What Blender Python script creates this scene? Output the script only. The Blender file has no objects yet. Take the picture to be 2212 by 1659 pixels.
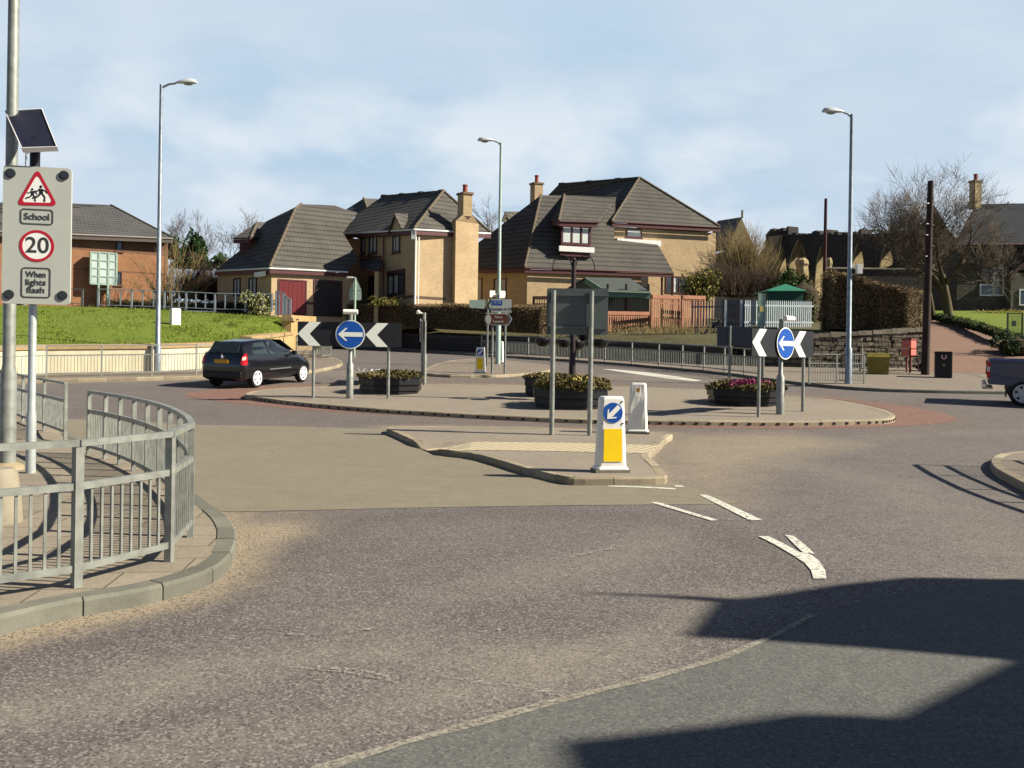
import bpy, bmesh, math, random
from mathutils import Vector as V, Matrix
from mathutils.geometry import tessellate_polygon
random.seed(7)
R = random.random
def U(a, b): return a + (b - a) * random.random()
SC = bpy.context.scene
COL = SC.collection
# ---------------------------------------------------------------- camera
W, H, F, HOR, ROLL = 2212.0, 1659.0, 1916.0, 775.0, 0.014
CAM = V((0, 0, 1.6))
cr, sr = math.cos(ROLL), math.sin(ROLL)
RX = V((cr, 0, sr)); UP = V((-sr, 0, cr)); FW = V((0, 1, 0))
cd = bpy.data.cameras.new('camera'); cam = bpy.data.objects.new('camera', cd); COL.objects.link(cam)
m = Matrix.Identity(4)
for i in range(3):
    m[i][0] = RX[i]; m[i][1] = UP[i]; m[i][2] = -FW[i]; m[i][3] = CAM[i]
cam.matrix_world = m
cd.sensor_width = 36; cd.lens = 36 * F / W; cd.shift_y = -(H / 2 - HOR) / W
cd.clip_start = .1; cd.clip_end = 6000
SC.camera = cam

def ray(x, y): return RX * ((x - W / 2) / F) - UP * ((y - HOR) / F) + FW
def P(x, y, d): return CAM + ray(x, y) * d
TK = [0.0]
for k in range(0, 80):
    s = min(1, max(0, (k + .5 - 15) / 6.0)) * .055
    TK.append(TK[-1] + s)
def T(y):
    if y <= 0: return 0.0
    k = min(int(y), 78); return TK[k] + (TK[k + 1] - TK[k]) * (y - k)
def G(x, y, off=0.0):
    r = ray(x, y); lo, hi = 1.5, 78.0
    for _ in range(60):
        d = (lo + hi) / 2
        if CAM.z + r.z * d > T(d) + off: lo = d
        else: hi = d
    return CAM + r * lo
def G2(x, y, off=0.0):
    p = G(x, y, off); return (p.x, p.y)

# ---------------------------------------------------------------- materials
def lin(c):
    c /= 255.0
    return c / 12.92 if c <= .04045 else ((c + .055) / 1.055) ** 2.4
def S(r, g, b, k=1.0): return (lin(r) * k, lin(g) * k, lin(b) * k)
MATS = {}
def newmat(name):
    m = bpy.data.materials.new(name); m.use_nodes = True
    nt = m.node_tree; b = nt.nodes['Principled BSDF']
    return m, nt, b
def N(nt, typ, **kw):
    n = nt.nodes.new(typ)
    for k, v in kw.items():
        if k.startswith('i_'): n.inputs[k[2:].replace('_', ' ')].default_value = v
        else: setattr(n, k, v)
    return n
def mixc(nt, fac, a, b, blend='MIX'):
    n = nt.nodes.new('ShaderNodeMix'); n.data_type = 'RGBA'; n.blend_type = blend
    for sock, v in ((n.inputs[0], fac), (n.inputs[6], a), (n.inputs[7], b)):
        if hasattr(v, 'is_linked') or isinstance(v, bpy.types.NodeSocket): nt.links.new(v, sock)
        elif isinstance(v, (int, float)): sock.default_value = v
        else: sock.default_value = (*v, 1)
    return n.outputs[2]
def noise(nt, vec, scale, detail=3, rough=.55):
    n = nt.nodes.new('ShaderNodeTexNoise'); n.inputs['Scale'].default_value = scale
    n.inputs['Detail'].default_value = detail; n.inputs['Roughness'].default_value = rough
    nt.links.new(vec, n.inputs['Vector']); return n.outputs[0]
def ramp(nt, fac, stops):
    n = nt.nodes.new('ShaderNodeValToRGB'); e = n.color_ramp.elements
    while len(e) < len(stops): e.new(.5)
    for el, (p, c) in zip(e, stops):
        el.position = p; el.color = (*c, 1) if not isinstance(c, (int, float)) else (c, c, c, 1)
    nt.links.new(fac, n.inputs[0]); return n.outputs[0]
def geo_pos(nt): return nt.nodes.new('ShaderNodeNewGeometry').outputs['Position']
def obj_co(nt): return nt.nodes.new('ShaderNodeTexCoord').outputs['Object']
def bump(nt, b, h, strength, dist=.01):
    n = nt.nodes.new('ShaderNodeBump'); n.inputs['Strength'].default_value = strength; n.inputs['Distance'].default_value = dist
    nt.links.new(h, n.inputs['Height']); nt.links.new(n.outputs[0], b.inputs['Normal'])
def M(name, col, rough=.75, var=.14, scale=6., metal=0., bmp=0., bscale=40., spec=.35, col2=None, vs=1.0, coat=0.):
    if name in MATS: return MATS[name]
    m, nt, b = newmat(name)
    co = geo_pos(nt)
    if vs != 1.0:
        mp = N(nt, 'ShaderNodeMapping'); mp.inputs['Scale'].default_value = (1, 1, vs); nt.links.new(co, mp.inputs[0]); co = mp.outputs[0]
    c2 = col2 or tuple(min(1, c * (1 + var)) for c in col); c1 = tuple(c * (1 - var) for c in col)
    f = noise(nt, co, scale, 5, .6)
    f = ramp(nt, f, [(.3, 0.), (.7, 1.)])
    nt.links.new(mixc(nt, f, c1, c2), b.inputs['Base Color'])
    b.inputs['Roughness'].default_value = rough; b.inputs['Metallic'].default_value = metal
    b.inputs['Specular IOR Level'].default_value = spec
    b.inputs['Coat Weight'].default_value = coat
    if bmp: bump(nt, b, noise(nt, co, bscale, 4, .6), bmp)
    MATS[name] = m; return m
def glass_mat(name, col, rough=.06):
    m, nt, b = newmat(name)
    f = noise(nt, geo_pos(nt), .7, 2)
    nt.links.new(mixc(nt, f, tuple(c * .6 for c in col), tuple(c * 1.5 for c in col)), b.inputs['Base Color'])
    b.inputs['Roughness'].default_value = rough; b.inputs['Specular IOR Level'].default_value = .8
    return m
def leaf_mat(name, stops, rough=.7, trans=0.):
    m, nt, b = newmat(name)
    at = N(nt, 'ShaderNodeAttribute'); at.attribute_name = 'rnd'
    f = noise(nt, geo_pos(nt), .9, 3)
    mx = nt.nodes.new('ShaderNodeMath'); mx.operation = 'ADD'; nt.links.new(at.outputs['Fac'], mx.inputs[0])
    sc = nt.nodes.new('ShaderNodeMath'); sc.operation = 'MULTIPLY_ADD'; nt.links.new(f, sc.inputs[0]); sc.inputs[1].default_value = 1.2; sc.inputs[2].default_value = -.6
    nt.links.new(sc.outputs[0], mx.inputs[1])
    nt.links.new(ramp(nt, mx.outputs[0], stops), b.inputs['Base Color'])
    b.inputs['Roughness'].default_value = rough; b.inputs['Specular IOR Level'].default_value = .2
    return m
def roof_mat(name, c1, c2, moss, period=.34):
    m, nt, b = newmat(name); co = geo_pos(nt)
    sep = N(nt, 'ShaderNodeSeparateXYZ'); nt.links.new(co, sep.inputs[0])
    nz = noise(nt, co, 1.3, 3)
    a = N(nt, 'ShaderNodeMath', operation='MULTIPLY_ADD'); nt.links.new(nz, a.inputs[0]); a.inputs[1].default_value = .035; nt.links.new(sep.outputs[2], a.inputs[2])
    fr = N(nt, 'ShaderNodeMath', operation='DIVIDE'); nt.links.new(a.outputs[0], fr.inputs[0]); fr.inputs[1].default_value = period
    fc = N(nt, 'ShaderNodeMath', operation='FRACT'); nt.links.new(fr.outputs[0], fc.inputs[0])
    course = ramp(nt, fc.outputs[0], [(0., .35), (.16, .55), (.3, 1.), (1., .85)])
    # pantile rolls across the slope
    ad = N(nt, 'ShaderNodeMath', operation='ADD'); nt.links.new(sep.outputs[0], ad.inputs[0])
    yy = N(nt, 'ShaderNodeMath', operation='MULTIPLY'); nt.links.new(sep.outputs[1], yy.inputs[0]); yy.inputs[1].default_value = .6
    nt.links.new(yy.outputs[0], ad.inputs[1])
    d2 = N(nt, 'ShaderNodeMath', operation='DIVIDE'); nt.links.new(ad.outputs[0], d2.inputs[0]); d2.inputs[1].default_value = .3
    f2 = N(nt, 'ShaderNodeMath', operation='FRACT'); nt.links.new(d2.outputs[0], f2.inputs[0])
    roll = ramp(nt, f2.outputs[0], [(0., .7), (.25, 1.), (.6, .95), (1., .7)])
    big = ramp(nt, noise(nt, co, .5, 4, .65), [(.35, 0.), (.7, 1.)])
    base = mixc(nt, big, c1, c2)
    base = mixc(nt, ramp(nt, noise(nt, co, 4., 4, .7), [(.55, 0.), (.75, .6)]), base, moss)
    x = mixc(nt, 1.0, base, course, 'MULTIPLY'); x = mixc(nt, .6, x, roll, 'MULTIPLY')
    nt.links.new(x, b.inputs['Base Color']); b.inputs['Roughness'].default_value = .85; b.inputs['Specular IOR Level'].default_value = .2
    bump(nt, b, course, .6, .03)
    return m
def brick_mat(name, c1, c2, mortar, sx=.225, sz=.075, bmp=.3):
    m, nt, b = newmat(name); co = geo_pos(nt)
    sep = N(nt, 'ShaderNodeSeparateXYZ'); nt.links.new(co, sep.inputs[0])
    ad = N(nt, 'ShaderNodeMath', operation='MULTIPLY_ADD'); nt.links.new(sep.outputs[1], ad.inputs[0]); ad.inputs[1].default_value = .83; nt.links.new(sep.outputs[0], ad.inputs[2])
    cb = N(nt, 'ShaderNodeCombineXYZ'); nt.links.new(ad.outputs[0], cb.inputs[0]); nt.links.new(sep.outputs[2], cb.inputs[1])
    br = N(nt, 'ShaderNodeTexBrick'); nt.links.new(cb.outputs[0], br.inputs['Vector'])
    br.inputs['Scale'].default_value = 1; br.inputs['Brick Width'].default_value = sx; br.inputs['Row Height'].default_value = sz
    br.inputs['Mortar Size'].default_value = .012 * sz / .075; br.inputs['Color1'].default_value = (*c1, 1); br.inputs['Color2'].default_value = (*c2, 1); br.inputs['Mortar'].default_value = (*mortar, 1)
    big = ramp(nt, noise(nt, co, .8, 5, .65), [(.3, .82), (.7, 1.08)])
    x = mixc(nt, 1.0, br.outputs[0], big, 'MULTIPLY')
    nt.links.new(x, b.inputs['Base Color']); b.inputs['Roughness'].default_value = .9; b.inputs['Specular IOR Level'].default_value = .15
    bump(nt, b, br.outputs[1], -bmp, .01)
    return m

# ---------------------------------------------------------------- mesh builder
class MB:
    def __init__(s): s.v = []; s.f = []; s.mi = []; s.rnd = []; s.use_rnd = False
    def add(s, vs, fs, mi=0, rnd=None):
        o = len(s.v); s.v += [tuple(v) for v in vs]
        for f in fs:
            s.f.append([i + o for i in f]); s.mi.append(mi); s.rnd.append(R() if rnd is None else rnd)
        return s
    def box(s, c, size, rz=0, mi=0, M3=None):
        c = V(c); hx, hy, hz = [q / 2 for q in size]
        rot = M3 or Matrix.Rotation(rz, 3, 'Z')
        vs = [c + rot @ V((x, y, z)) for x in (-hx, hx) for y in (-hy, hy) for z in (-hz, hz)]
        return s.add(vs, [(0, 1, 3, 2), (4, 6, 7, 5), (0, 4, 5, 1), (2, 3, 7, 6), (0, 2, 6, 4), (1, 5, 7, 3)], mi)
    def beam(s, a, b, w, h=None, mi=0, up=(0, 0, 1)):
        a = V(a); b = V(b); d = b - a; L = d.length
        if L < 1e-6: return s
        x = d / L; u = V(up); y = u.cross(x)
        if y.length < 1e-4: y = V((0, 1, 0)).cross(x)
        if y.length < 1e-4: y = V((1, 0, 0)).cross(x)
        y.normalize(); z = x.cross(y); h = h or w
        rot = Matrix((x, y, z)).transposed()
        return s.box((a + b) / 2, (L, w, h), M3=rot, mi=mi)
    def tube(s, pts, rs, n=8, cap=True, mi=0):
        pts = [V(p) for p in pts]
        if not isinstance(rs, (list, tuple)): rs = [rs] * len(pts)
        vs = []; prev = None
        for i, p in enumerate(pts):
            d = (pts[min(i + 1, len(pts) - 1)] - pts[max(i - 1, 0)])
            if d.length < 1e-9: d = V((0, 0, 1))
            d.normalize()
            if prev is None:
                a = V((1, 0, 0)) if abs(d.x) < .9 else V((0, 1, 0))
            else: a = prev
            a = a - d * a.dot(d)
            if a.length < 1e-6: a = V((0, 1, 0)) - d * d.y
            a.normalize(); prev = a; bb = d.cross(a)
            for k in range(n):
                t = 2 * math.pi * k / n; vs.append(p + (a * math.cos(t) + bb * math.sin(t)) * rs[i])
        fs = []
        for i in range(len(pts) - 1):
            for k in range(n):
                a0 = i * n + k; a1 = i * n + (k + 1) % n; fs.append((a0, a1, a1 + n, a0 + n))
        if cap:
            fs.append(tuple(range(n - 1, -1, -1))); o = (len(pts) - 1) * n; fs.append(tuple(range(o, o + n)))
        return s.add(vs, fs, mi)
    def lathe(s, c, prof, n=20, mi=0, sx=1, sy=1, rz=0):
        c = V(c); vs = []
        for (r, z) in prof:
            for k in range(n):
                t = 2 * math.pi * k / n; x, y = r * math.cos(t) * sx, r * math.sin(t) * sy
                vs.append(c + V((x * math.cos(rz) - y * math.sin(rz), x * math.sin(rz) + y * math.cos(rz), z)))
        fs = []
        for i in range(len(prof) - 1):
            for k in range(n):
                a0 = i * n + k; a1 = i * n + (k + 1) % n; fs.append((a0, a1, a1 + n, a0 + n))
        fs.append(tuple(range(n - 1, -1, -1))); o = (len(prof) - 1) * n; fs.append(tuple(range(o, o + n)))
        return s.add(vs, fs, mi)
    def face(s, pts, mi=0): return s.add(pts, [tuple(range(len(pts)))], mi)
    def tri(s, pts, mi=0):
        t = tessellate_polygon([[V(p) for p in pts]]); return s.add(pts, t, mi)
    def prism(s, xy, z0, z1, mi=0, cap=True):
        n = len(xy); z0s = z0 if isinstance(z0, list) else [z0] * n; z1s = z1 if isinstance(z1, list) else [z1] * n
        vs = [(p[0], p[1], z) for p, z in zip(xy, z0s)] + [(p[0], p[1], z) for p, z in zip(xy, z1s)]
        fs = [(i, (i + 1) % n, n + (i + 1) % n, n + i) for i in range(n)]
        if cap:
            for t in tessellate_polygon([[V((p[0], p[1], 0)) for p in xy]]):
                fs.append(tuple(t)); fs.append(tuple(n + i for i in t))
        return s.add(vs, fs, mi)
    def extr(s, poly, o, ux, uz, un, th, mi=0):
        """2-D outline (u,w) in the plane o,ux,uz, given thickness th along un"""
        o = V(o); n = len(poly)
        a = [o + ux * p[0] + uz * p[1] for p in poly]; b = [q + un * th for q in a]
        fs = [(i, (i + 1) % n, n + (i + 1) % n, n + i) for i in range(n)]
        for t in tessellate_polygon([[V((p[0], p[1], 0)) for p in poly]]):
            fs.append(tuple(t)); fs.append(tuple(n + i for i in t))
        return s.add(a + b, fs, mi)
    def leaf(s, p, size, mi=0, n=None):
        p = V(p)
        a = V((U(-1, 1), U(-1, 1), U(-1, 1))).normalized(); b = a.cross(V((U(-1, 1), U(-1, 1), U(-1, 1)))).normalized()
        l = size * U(.6, 1.3); w = l * U(.35, .6)
        return s.add([p - a * l, p + b * w, p + a * l, p - b * w], [(0, 1, 2, 3)], mi)
    def build(s, name, mats, parent=None, smooth=False, loc=None, normals=True):
        me = bpy.data.meshes.new(name)
        off = V((0, 0, 0)) if loc is None else V(loc)
        me.from_pydata([(v[0] - off.x, v[1] - off.y, v[2] - off.z) for v in s.v], [], s.f)
        if not isinstance(mats, (list, tuple)): mats = [mats]
        for q in mats: me.materials.append(q)
        if len(mats) > 1: me.polygons.foreach_set('material_index', s.mi)
        if s.use_rnd:
            at = me.attributes.new('rnd', 'FLOAT', 'FACE'); at.data.foreach_set('value', s.rnd)
        if normals:
            bm = bmesh.new(); bm.from_mesh(me); bmesh.ops.recalc_face_normals(bm, faces=bm.faces); bm.to_mesh(me); bm.free()
        if smooth:
            me.polygons.foreach_set('use_smooth', [True] * len(me.polygons))
            try: me.set_sharp_from_angle(angle=math.radians(40))
            except Exception: pass
        me.update()
        o = bpy.data.objects.new(name, me); COL.objects.link(o)
        if loc is not None and parent is None: o.location = off
        if parent is not None: o.parent = parent
        return o
def tag(o, label=None, cat=None, group=None, kind=None):
    if label: o['label'] = label
    if cat: o['category'] = cat
    if group: o['group'] = group
    if kind: o['kind'] = kind
    return o
def thing(name, label, cat, loc=(0, 0, 0), rz=0, group=None):
    o = bpy.data.objects.new(name, None); o.empty_display_size = .2; COL.objects.link(o)
    o.location = loc; o.rotation_euler = (0, 0, rz); return tag(o, label, cat, group)
def wpart(mb, name, mats, root, parent=None, **kw):
    """part whose mesh was built in world coordinates under an unrotated root"""
    o = mb.build(name, mats, parent or root, loc=root.location, **kw); return o
def dup(root, loc, rz, label, group=None):
    def cp(o, par):
        c = o.copy(); COL.objects.link(c)
        if par is not None: c.parent = par
        for ch in [q for q in bpy.data.objects if q.parent == o and q != c]: cp(ch, c)
        return c
    r = cp(root, None); r.location = loc; r.rotation_euler = (0, 0, rz); r['label'] = label
    if group: r['group'] = group
    return r
def text_mesh(body, size, name, mat, origin, ux, uz, parent=None, root=None, align='CENTER', width=None, th=.002):
    cu = bpy.data.curves.new('t', 'FONT'); cu.body = body; cu.size = size; cu.align_x = align; cu.align_y = 'CENTER'; cu.extrude = th
    cu.offset = size * .012
    to = bpy.data.objects.new('t', cu); COL.objects.link(to)
    dg = bpy.context.evaluated_depsgraph_get(); dg.update()
    me = bpy.data.meshes.new_from_object(to.evaluated_get(dg)); bpy.data.objects.remove(to); me.name = name
    un = ux.cross(uz)
    k = 1.0
    if width:
        w = max(v.co.x for v in me.vertices) - min(v.co.x for v in me.vertices); k = width / w
    off = V(origin) - (V(root.location) if root is not None else V((0, 0, 0)))
    for v in me.vertices:
        c = v.co.copy(); v.co = off + ux * (c.x * k) + uz * c.y + un * c.z
    me.materials.clear(); me.materials.append(mat)
    o = bpy.data.objects.new(name, me); COL.objects.link(o)
    if parent is not None: o.parent = parent
    return o

# ---------------------------------------------------------------- ground sheets
def densify(pts, step, closed):
    out = []; n = len(pts)
    for i in range(n if closed else n - 1):
        a = V((*pts[i], 0)); b = V((*pts[(i + 1) % n], 0)); k = max(1, int((b - a).length / step))
        for j in range(k): q = a.lerp(b, j / k); out.append((q.x, q.y))
    if not closed: out.append(pts[-1])
    return out
def smooth2(pts, closed, it=1):
    for _ in range(it):
        n = len(pts); out = []
        rng = range(n) if closed else range(n - 1)
        if not closed: out.append(pts[0])
        for i in rng:
            a = pts[i]; b = pts[(i + 1) % n]
            out.append((a[0] * .75 + b[0] * .25, a[1] * .75 + b[1] * .25)); out.append((a[0] * .25 + b[0] * .75, a[1] * .25 + b[1] * .75))
        if not closed: out.append(pts[-1])
        pts = out
    return pts
def area2(p): return sum(p[i][0] * p[(i + 1) % len(p)][1] - p[(i + 1) % len(p)][0] * p[i][1] for i in range(len(p)))
def inset(pts, d, closed):
    n = len(pts); out = []
    for i in range(n):
        a = pts[i - 1] if (closed or i > 0) else pts[i]; b = pts[(i + 1) % n] if (closed or i < n - 1) else pts[i]
        dx, dy = b[0] - a[0], b[1] - a[1]; L = math.hypot(dx, dy) or 1
        out.append((pts[i][0] - dy / L * d, pts[i][1] + dx / L * d))
    return out
def sheet(name, xy, mat, off=0., hf=None, parent=None, step=1.0):
    """flat patch that follows the terrain, off metres above it"""
    bm = bmesh.new(); vs = [bm.verts.new((p[0], p[1], 0)) for p in xy]
    for t in tessellate_polygon([[V((p[0], p[1], 0)) for p in xy]]):
        try: bm.faces.new([vs[i] for i in t])
        except ValueError: pass
    y0 = min(p[1] for p in xy); y1 = max(p[1] for p in xy); k = math.floor(y0) + 1
    while k < y1:
        if k >= 14: bmesh.ops.bisect_plane(bm, geom=bm.verts[:] + bm.edges[:] + bm.faces[:], plane_co=(0, k, 0), plane_no=(0, 1, 0), dist=1e-5)
        k += step
    if hf:
        x0 = min(p[0] for p in xy); x1 = max(p[0] for p in xy); k = x0 + .4
        while k < x1:
            bmesh.ops.bisect_plane(bm, geom=bm.verts[:] + bm.edges[:] + bm.faces[:], plane_co=(k, 0, 0), plane_no=(1, 0, 0), dist=1e-5); k += .4
    for v in bm.verts: v.co.z = T(v.co.y) + (hf(v.co.x, v.co.y) if hf else off)
    bmesh.ops.recalc_face_normals(bm, faces=bm.faces)
    for f in bm.faces:
        if f.normal.z < 0: f.normal_flip()
    me = bpy.data.meshes.new(name); bm.to_mesh(me); bm.free(); me.materials.append(mat)
    o = bpy.data.objects.new(name, me); COL.objects.link(o)
    if parent: o.parent = parent
    return o
def kerb(name, foot, mat, h=.12, w=.14, closed=True, hf=None, SL=.9):
    """kerb stones along a foot line, one block per SL metres with open joints; the inside is to the left"""
    mb = MB(); mb.use_rnd = True; a = foot + ([foot[0]] if closed else []); b = inset(foot, .018, closed); c = inset(foot, w, closed)
    if closed: b.append(b[0]); c.append(c[0])
    hh = lambda p: hf(*p) if hf else h
    def ring(A, B, C, dz):
        z = hh(A) + dz; return [(A[0], A[1], T(A[1]) - .05), (A[0], A[1], T(A[1]) + z * .82), (B[0], B[1], T(B[1]) + z + .004), (C[0], C[1], T(C[1]) + z + .004), (C[0], C[1], T(C[1]) - .05)]
    L2 = lambda p, q, t: (p[0] + (q[0] - p[0]) * t, p[1] + (q[1] - p[1]) * t)
    run = 0; rings = []; dz = U(-.004, .004)
    def flush(rings):
        if len(rings) < 2: return
        vs = [v for r_ in rings for v in r_]; n = len(rings); r0 = R()
        mb.add(vs, [(i * 5 + k, i * 5 + 5 + k, i * 5 + 6 + k, i * 5 + 1 + k) for i in range(n - 1) for k in range(4)] + [(0, 1, 2, 3, 4), tuple((n - 1) * 5 + k for k in range(5))], 0, r0)
    for i in range(len(a) - 1):
        L = math.hypot(a[i + 1][0] - a[i][0], a[i + 1][1] - a[i][1])
        if L < 1e-6: continue
        t = 0.
        if not rings: rings = [ring(a[i], b[i], c[i], dz)]
        while run + L * (1 - t) >= SL:
            t2 = t + (SL - run) / L; e = min(.3, .005 / L)
            rings.append(ring(L2(a[i], a[i + 1], t2 - e), L2(b[i], b[i + 1], t2 - e), L2(c[i], c[i + 1], t2 - e), dz)); flush(rings); dz = U(-.005, .005)
            rings = [ring(L2(a[i], a[i + 1], t2 + e), L2(b[i], b[i + 1], t2 + e), L2(c[i], c[i + 1], t2 + e), dz)]; run = 0; t = t2
        run += L * (1 - t)
        if t < .97: rings.append(ring(a[i + 1], b[i + 1], c[i + 1], dz))
    flush(rings); o = mb.build(name, mat, smooth=False)
    return tag(o, kind='structure')
Z = V((0, 0, 1))
# ---------------------------------------------------------------- light and sky
EL, AZ = math.radians(35), math.radians(-8)
SUN = V((math.cos(EL) * math.cos(AZ), math.cos(EL) * math.sin(AZ), math.sin(EL)))
sl = bpy.data.lights.new('sun', 'SUN'); sl.energy = 5.0; sl.angle = math.radians(.5); sl.color = (1, .915, .75)
so = bpy.data.objects.new('sun', sl); COL.objects.link(so)
so.rotation_euler = SUN.to_track_quat('Z', 'Y').to_euler()
wd = bpy.data.worlds.new('World'); SC.world = wd; wd.use_nodes = True
nt = wd.node_tree; bg = nt.nodes['Background']
sky = nt.nodes.new('ShaderNodeTexSky'); sky.sky_type = 'NISHITA'; sky.sun_disc = False
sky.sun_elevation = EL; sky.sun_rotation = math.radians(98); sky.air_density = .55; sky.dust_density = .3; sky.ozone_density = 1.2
tc = nt.nodes.new('ShaderNodeTexCoord')
sp = N(nt, 'ShaderNodeSeparateXYZ'); nt.links.new(tc.outputs['Generated'], sp.inputs[0])
zz = N(nt, 'ShaderNodeMath', operation='ADD'); nt.links.new(sp.outputs[2], zz.inputs[0]); zz.inputs[1].default_value = .16
zm = N(nt, 'ShaderNodeMath', operation='MAXIMUM'); nt.links.new(zz.outputs[0], zm.inputs[0]); zm.inputs[1].default_value = .05
dx = N(nt, 'ShaderNodeMath', operation='DIVIDE'); nt.links.new(sp.outputs[0], dx.inputs[0]); nt.links.new(zm.outputs[0], dx.inputs[1])
dy = N(nt, 'ShaderNodeMath', operation='DIVIDE'); nt.links.new(sp.outputs[1], dy.inputs[0]); nt.links.new(zm.outputs[0], dy.inputs[1])
cb = N(nt, 'ShaderNodeCombineXYZ'); nt.links.new(dx.outputs[0], cb.inputs[0]); nt.links.new(dy.outputs[0], cb.inputs[1])
mp = N(nt, 'ShaderNodeMapping'); mp.inputs['Scale'].default_value = (.55, 1.1, 1); mp.inputs['Location'].default_value = (3.1, 1.7, 0); nt.links.new(cb.outputs[0], mp.inputs[0])
thin = ramp(nt, noise(nt, mp.outputs[0], .8, 6, .6), [(.30, 0.), (.68, 1.)])
# low cumulus puffs near the skyline
mp2 = N(nt, 'ShaderNodeMapping'); mp2.inputs['Scale'].default_value = (3.4, 3.4, 6.5); mp2.inputs['Location'].default_value = (.5, .2, .62); nt.links.new(tc.outputs['Generated'], mp2.inputs[0])
puff = ramp(nt, noise(nt, mp2.outputs[0], 1.5, 6, .5), [(.43, 0.), (.62, 1.)])
band = ramp(nt, sp.outputs[2], [(.1, 0.), (.17, .8), (.25, .6), (.36, 0.)])
pm = N(nt, 'ShaderNodeMath', operation='MULTIPLY'); nt.links.new(puff, pm.inputs[0]); nt.links.new(band, pm.inputs[1])
veil = mixc(nt, thin, (5.2, 7.0, 8.7), (7.6, 8.4, 9.4))
veil = mixc(nt, pm.outputs[0], veil, (10.0, 10.3, 10.6))
# cloud veil only low and ahead; sky overhead and behind dimmed to deepen shadows
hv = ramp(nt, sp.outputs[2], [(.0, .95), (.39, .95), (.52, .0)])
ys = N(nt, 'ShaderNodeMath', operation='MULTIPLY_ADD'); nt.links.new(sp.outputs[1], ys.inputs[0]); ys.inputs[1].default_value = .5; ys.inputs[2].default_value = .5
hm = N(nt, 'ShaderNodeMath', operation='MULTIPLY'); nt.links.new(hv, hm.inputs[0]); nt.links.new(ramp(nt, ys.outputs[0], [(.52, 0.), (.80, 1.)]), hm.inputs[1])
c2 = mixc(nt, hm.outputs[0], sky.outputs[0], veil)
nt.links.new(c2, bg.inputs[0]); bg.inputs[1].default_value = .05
SC.cycles.diffuse_bounces = 2
SC.view_settings.view_transform = 'Standard'; SC.view_settings.look = 'None'; SC.view_settings.exposure = .92; SC.view_settings.gamma = 1

# ---------------------------------------------------------------- common materials
STEEL = M('galvanised_steel', S(178, 182, 174, .56), .5, .30, 7, .35, spec=.5)
STEELD = M('dull_steel', S(150, 155, 150, .6), .6, .25, 7, .3)
POLE = M('lamp_steel', S(165, 178, 190, .62), .45, .25, 5, .4, spec=.5)
WHITEP = M('white_paint', (.78, .79, .76), .5, .05, 5)
WHITEPL = M('white_plastic', (.80, .79, .72), .45, .06, 6)
SIGNW = M('sign_white', S(232, 236, 226, .9), .5, .03, 3)
SIGNG = M('sign_grey', S(186, 190, 182, .85), .6, .04, 4)
BLACK = M('black_paint', (.012, .013, .016), .45, .2, 6)
BLACKP = M('black_plastic', (.010, .010, .012), .4, .25, 8)
BLUE = M('sign_blue', (.008, .075, .36), .4, .05, 4)
RED = M('sign_red', (.42, .012, .03), .45, .06, 5)
YEL = M('sign_yellow', (.92, .62, .004), .45, .05, 5)
BROWN = M('sign_brown', (.10, .028, .012), .5, .1, 5)
GREYB = M('sign_back', (.085, .105, .105), .65, .12, 3)
MAROON = M('maroon_timber', (.085, .025, .028), .55, .2, 5)
CREAM = brick_mat('cream_brick', S(238, 208, 164, .62), S(224, 192, 148, .58), S(216, 194, 160, .60))
BAND = M('brick_band', (.10, .07, .045), .85, .2, 5)
RENDER = M('cream_render', S(236, 226, 194, .66), .85, .12, 2.5, bmp=.15, col2=S(244, 234, 200, .74), vs=.35)
COPE = M('sandstone_coping', S(196, 168, 124, .62), .85, .18, 4, bmp=.2)
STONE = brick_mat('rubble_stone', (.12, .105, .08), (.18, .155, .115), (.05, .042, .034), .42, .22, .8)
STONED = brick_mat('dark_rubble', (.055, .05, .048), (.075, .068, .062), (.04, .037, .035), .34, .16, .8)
PALEST = M('pale_sandstone', S(205, 185, 140, .6), .9, .2, 3, bmp=.2)
ROOF1 = roof_mat('roof_tiles', (.085, .080, .074), (.125, .117, .104), (.13, .122, .085))
ROOF2 = roof_mat('grey_slates', (.085, .085, .09), (.12, .115, .115), (.11, .105, .09), .22)
ROOF3 = roof_mat('dark_slates', (.020, .026, .036), (.030, .036, .046), (.035, .036, .034), .25)
HSTONE = brick_mat('house_stone', (.085, .075, .062), (.13, .115, .092), (.06, .054, .046), .45, .2, .6)
HIP = M('hip_tiles', S(138, 126, 106, .5), .85, .2, 6)
ORANGEB = brick_mat('orange_brick', S(206, 150, 112, .56), S(190, 134, 98, .54), S(184, 140, 108, .55))
BROWNB = brick_mat('brown_brick', S(158, 116, 92, .66), S(140, 102, 82, .66), S(130, 105, 90, .6))
GLASS = glass_mat('window_glass', (.045, .055, .065))
CURT = M('net_curtain', (.42, .42, .40), .9, .1, 6)
CURTW = M('bright_curtain', (.62, .66, .64), .9, .1, 6)
WOOD = M('orange_fence_wood', S(190, 134, 106, .55), .85, .22, 5, vs=.3)
DWOOD = M('dark_pole_wood', (.030, .018, .016), .85, .35, 6, vs=.2)
GREENSH = M('green_shed', (.012, .07, .045), .55, .2, 4)
BARK = M('bark', S(122, 112, 78, .5), .9, .35, 6, vs=.4, bmp=.4)
TWIG = M('twigs', S(132, 116, 98, .5), .9, .25, 3)
TWIGY = M('yellow_twigs', S(158, 138, 92, .55), .9, .3, 3)
TWIGD = M('dark_twigs', S(92, 70, 52, .45), .9, .3, 3)
TWIGP = M('pale_twigs', S(140, 138, 140, .55), .9, .15, 3)
CORE = M('hedge_core', (.045, .031, .016), 1, .3, 3)
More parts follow.
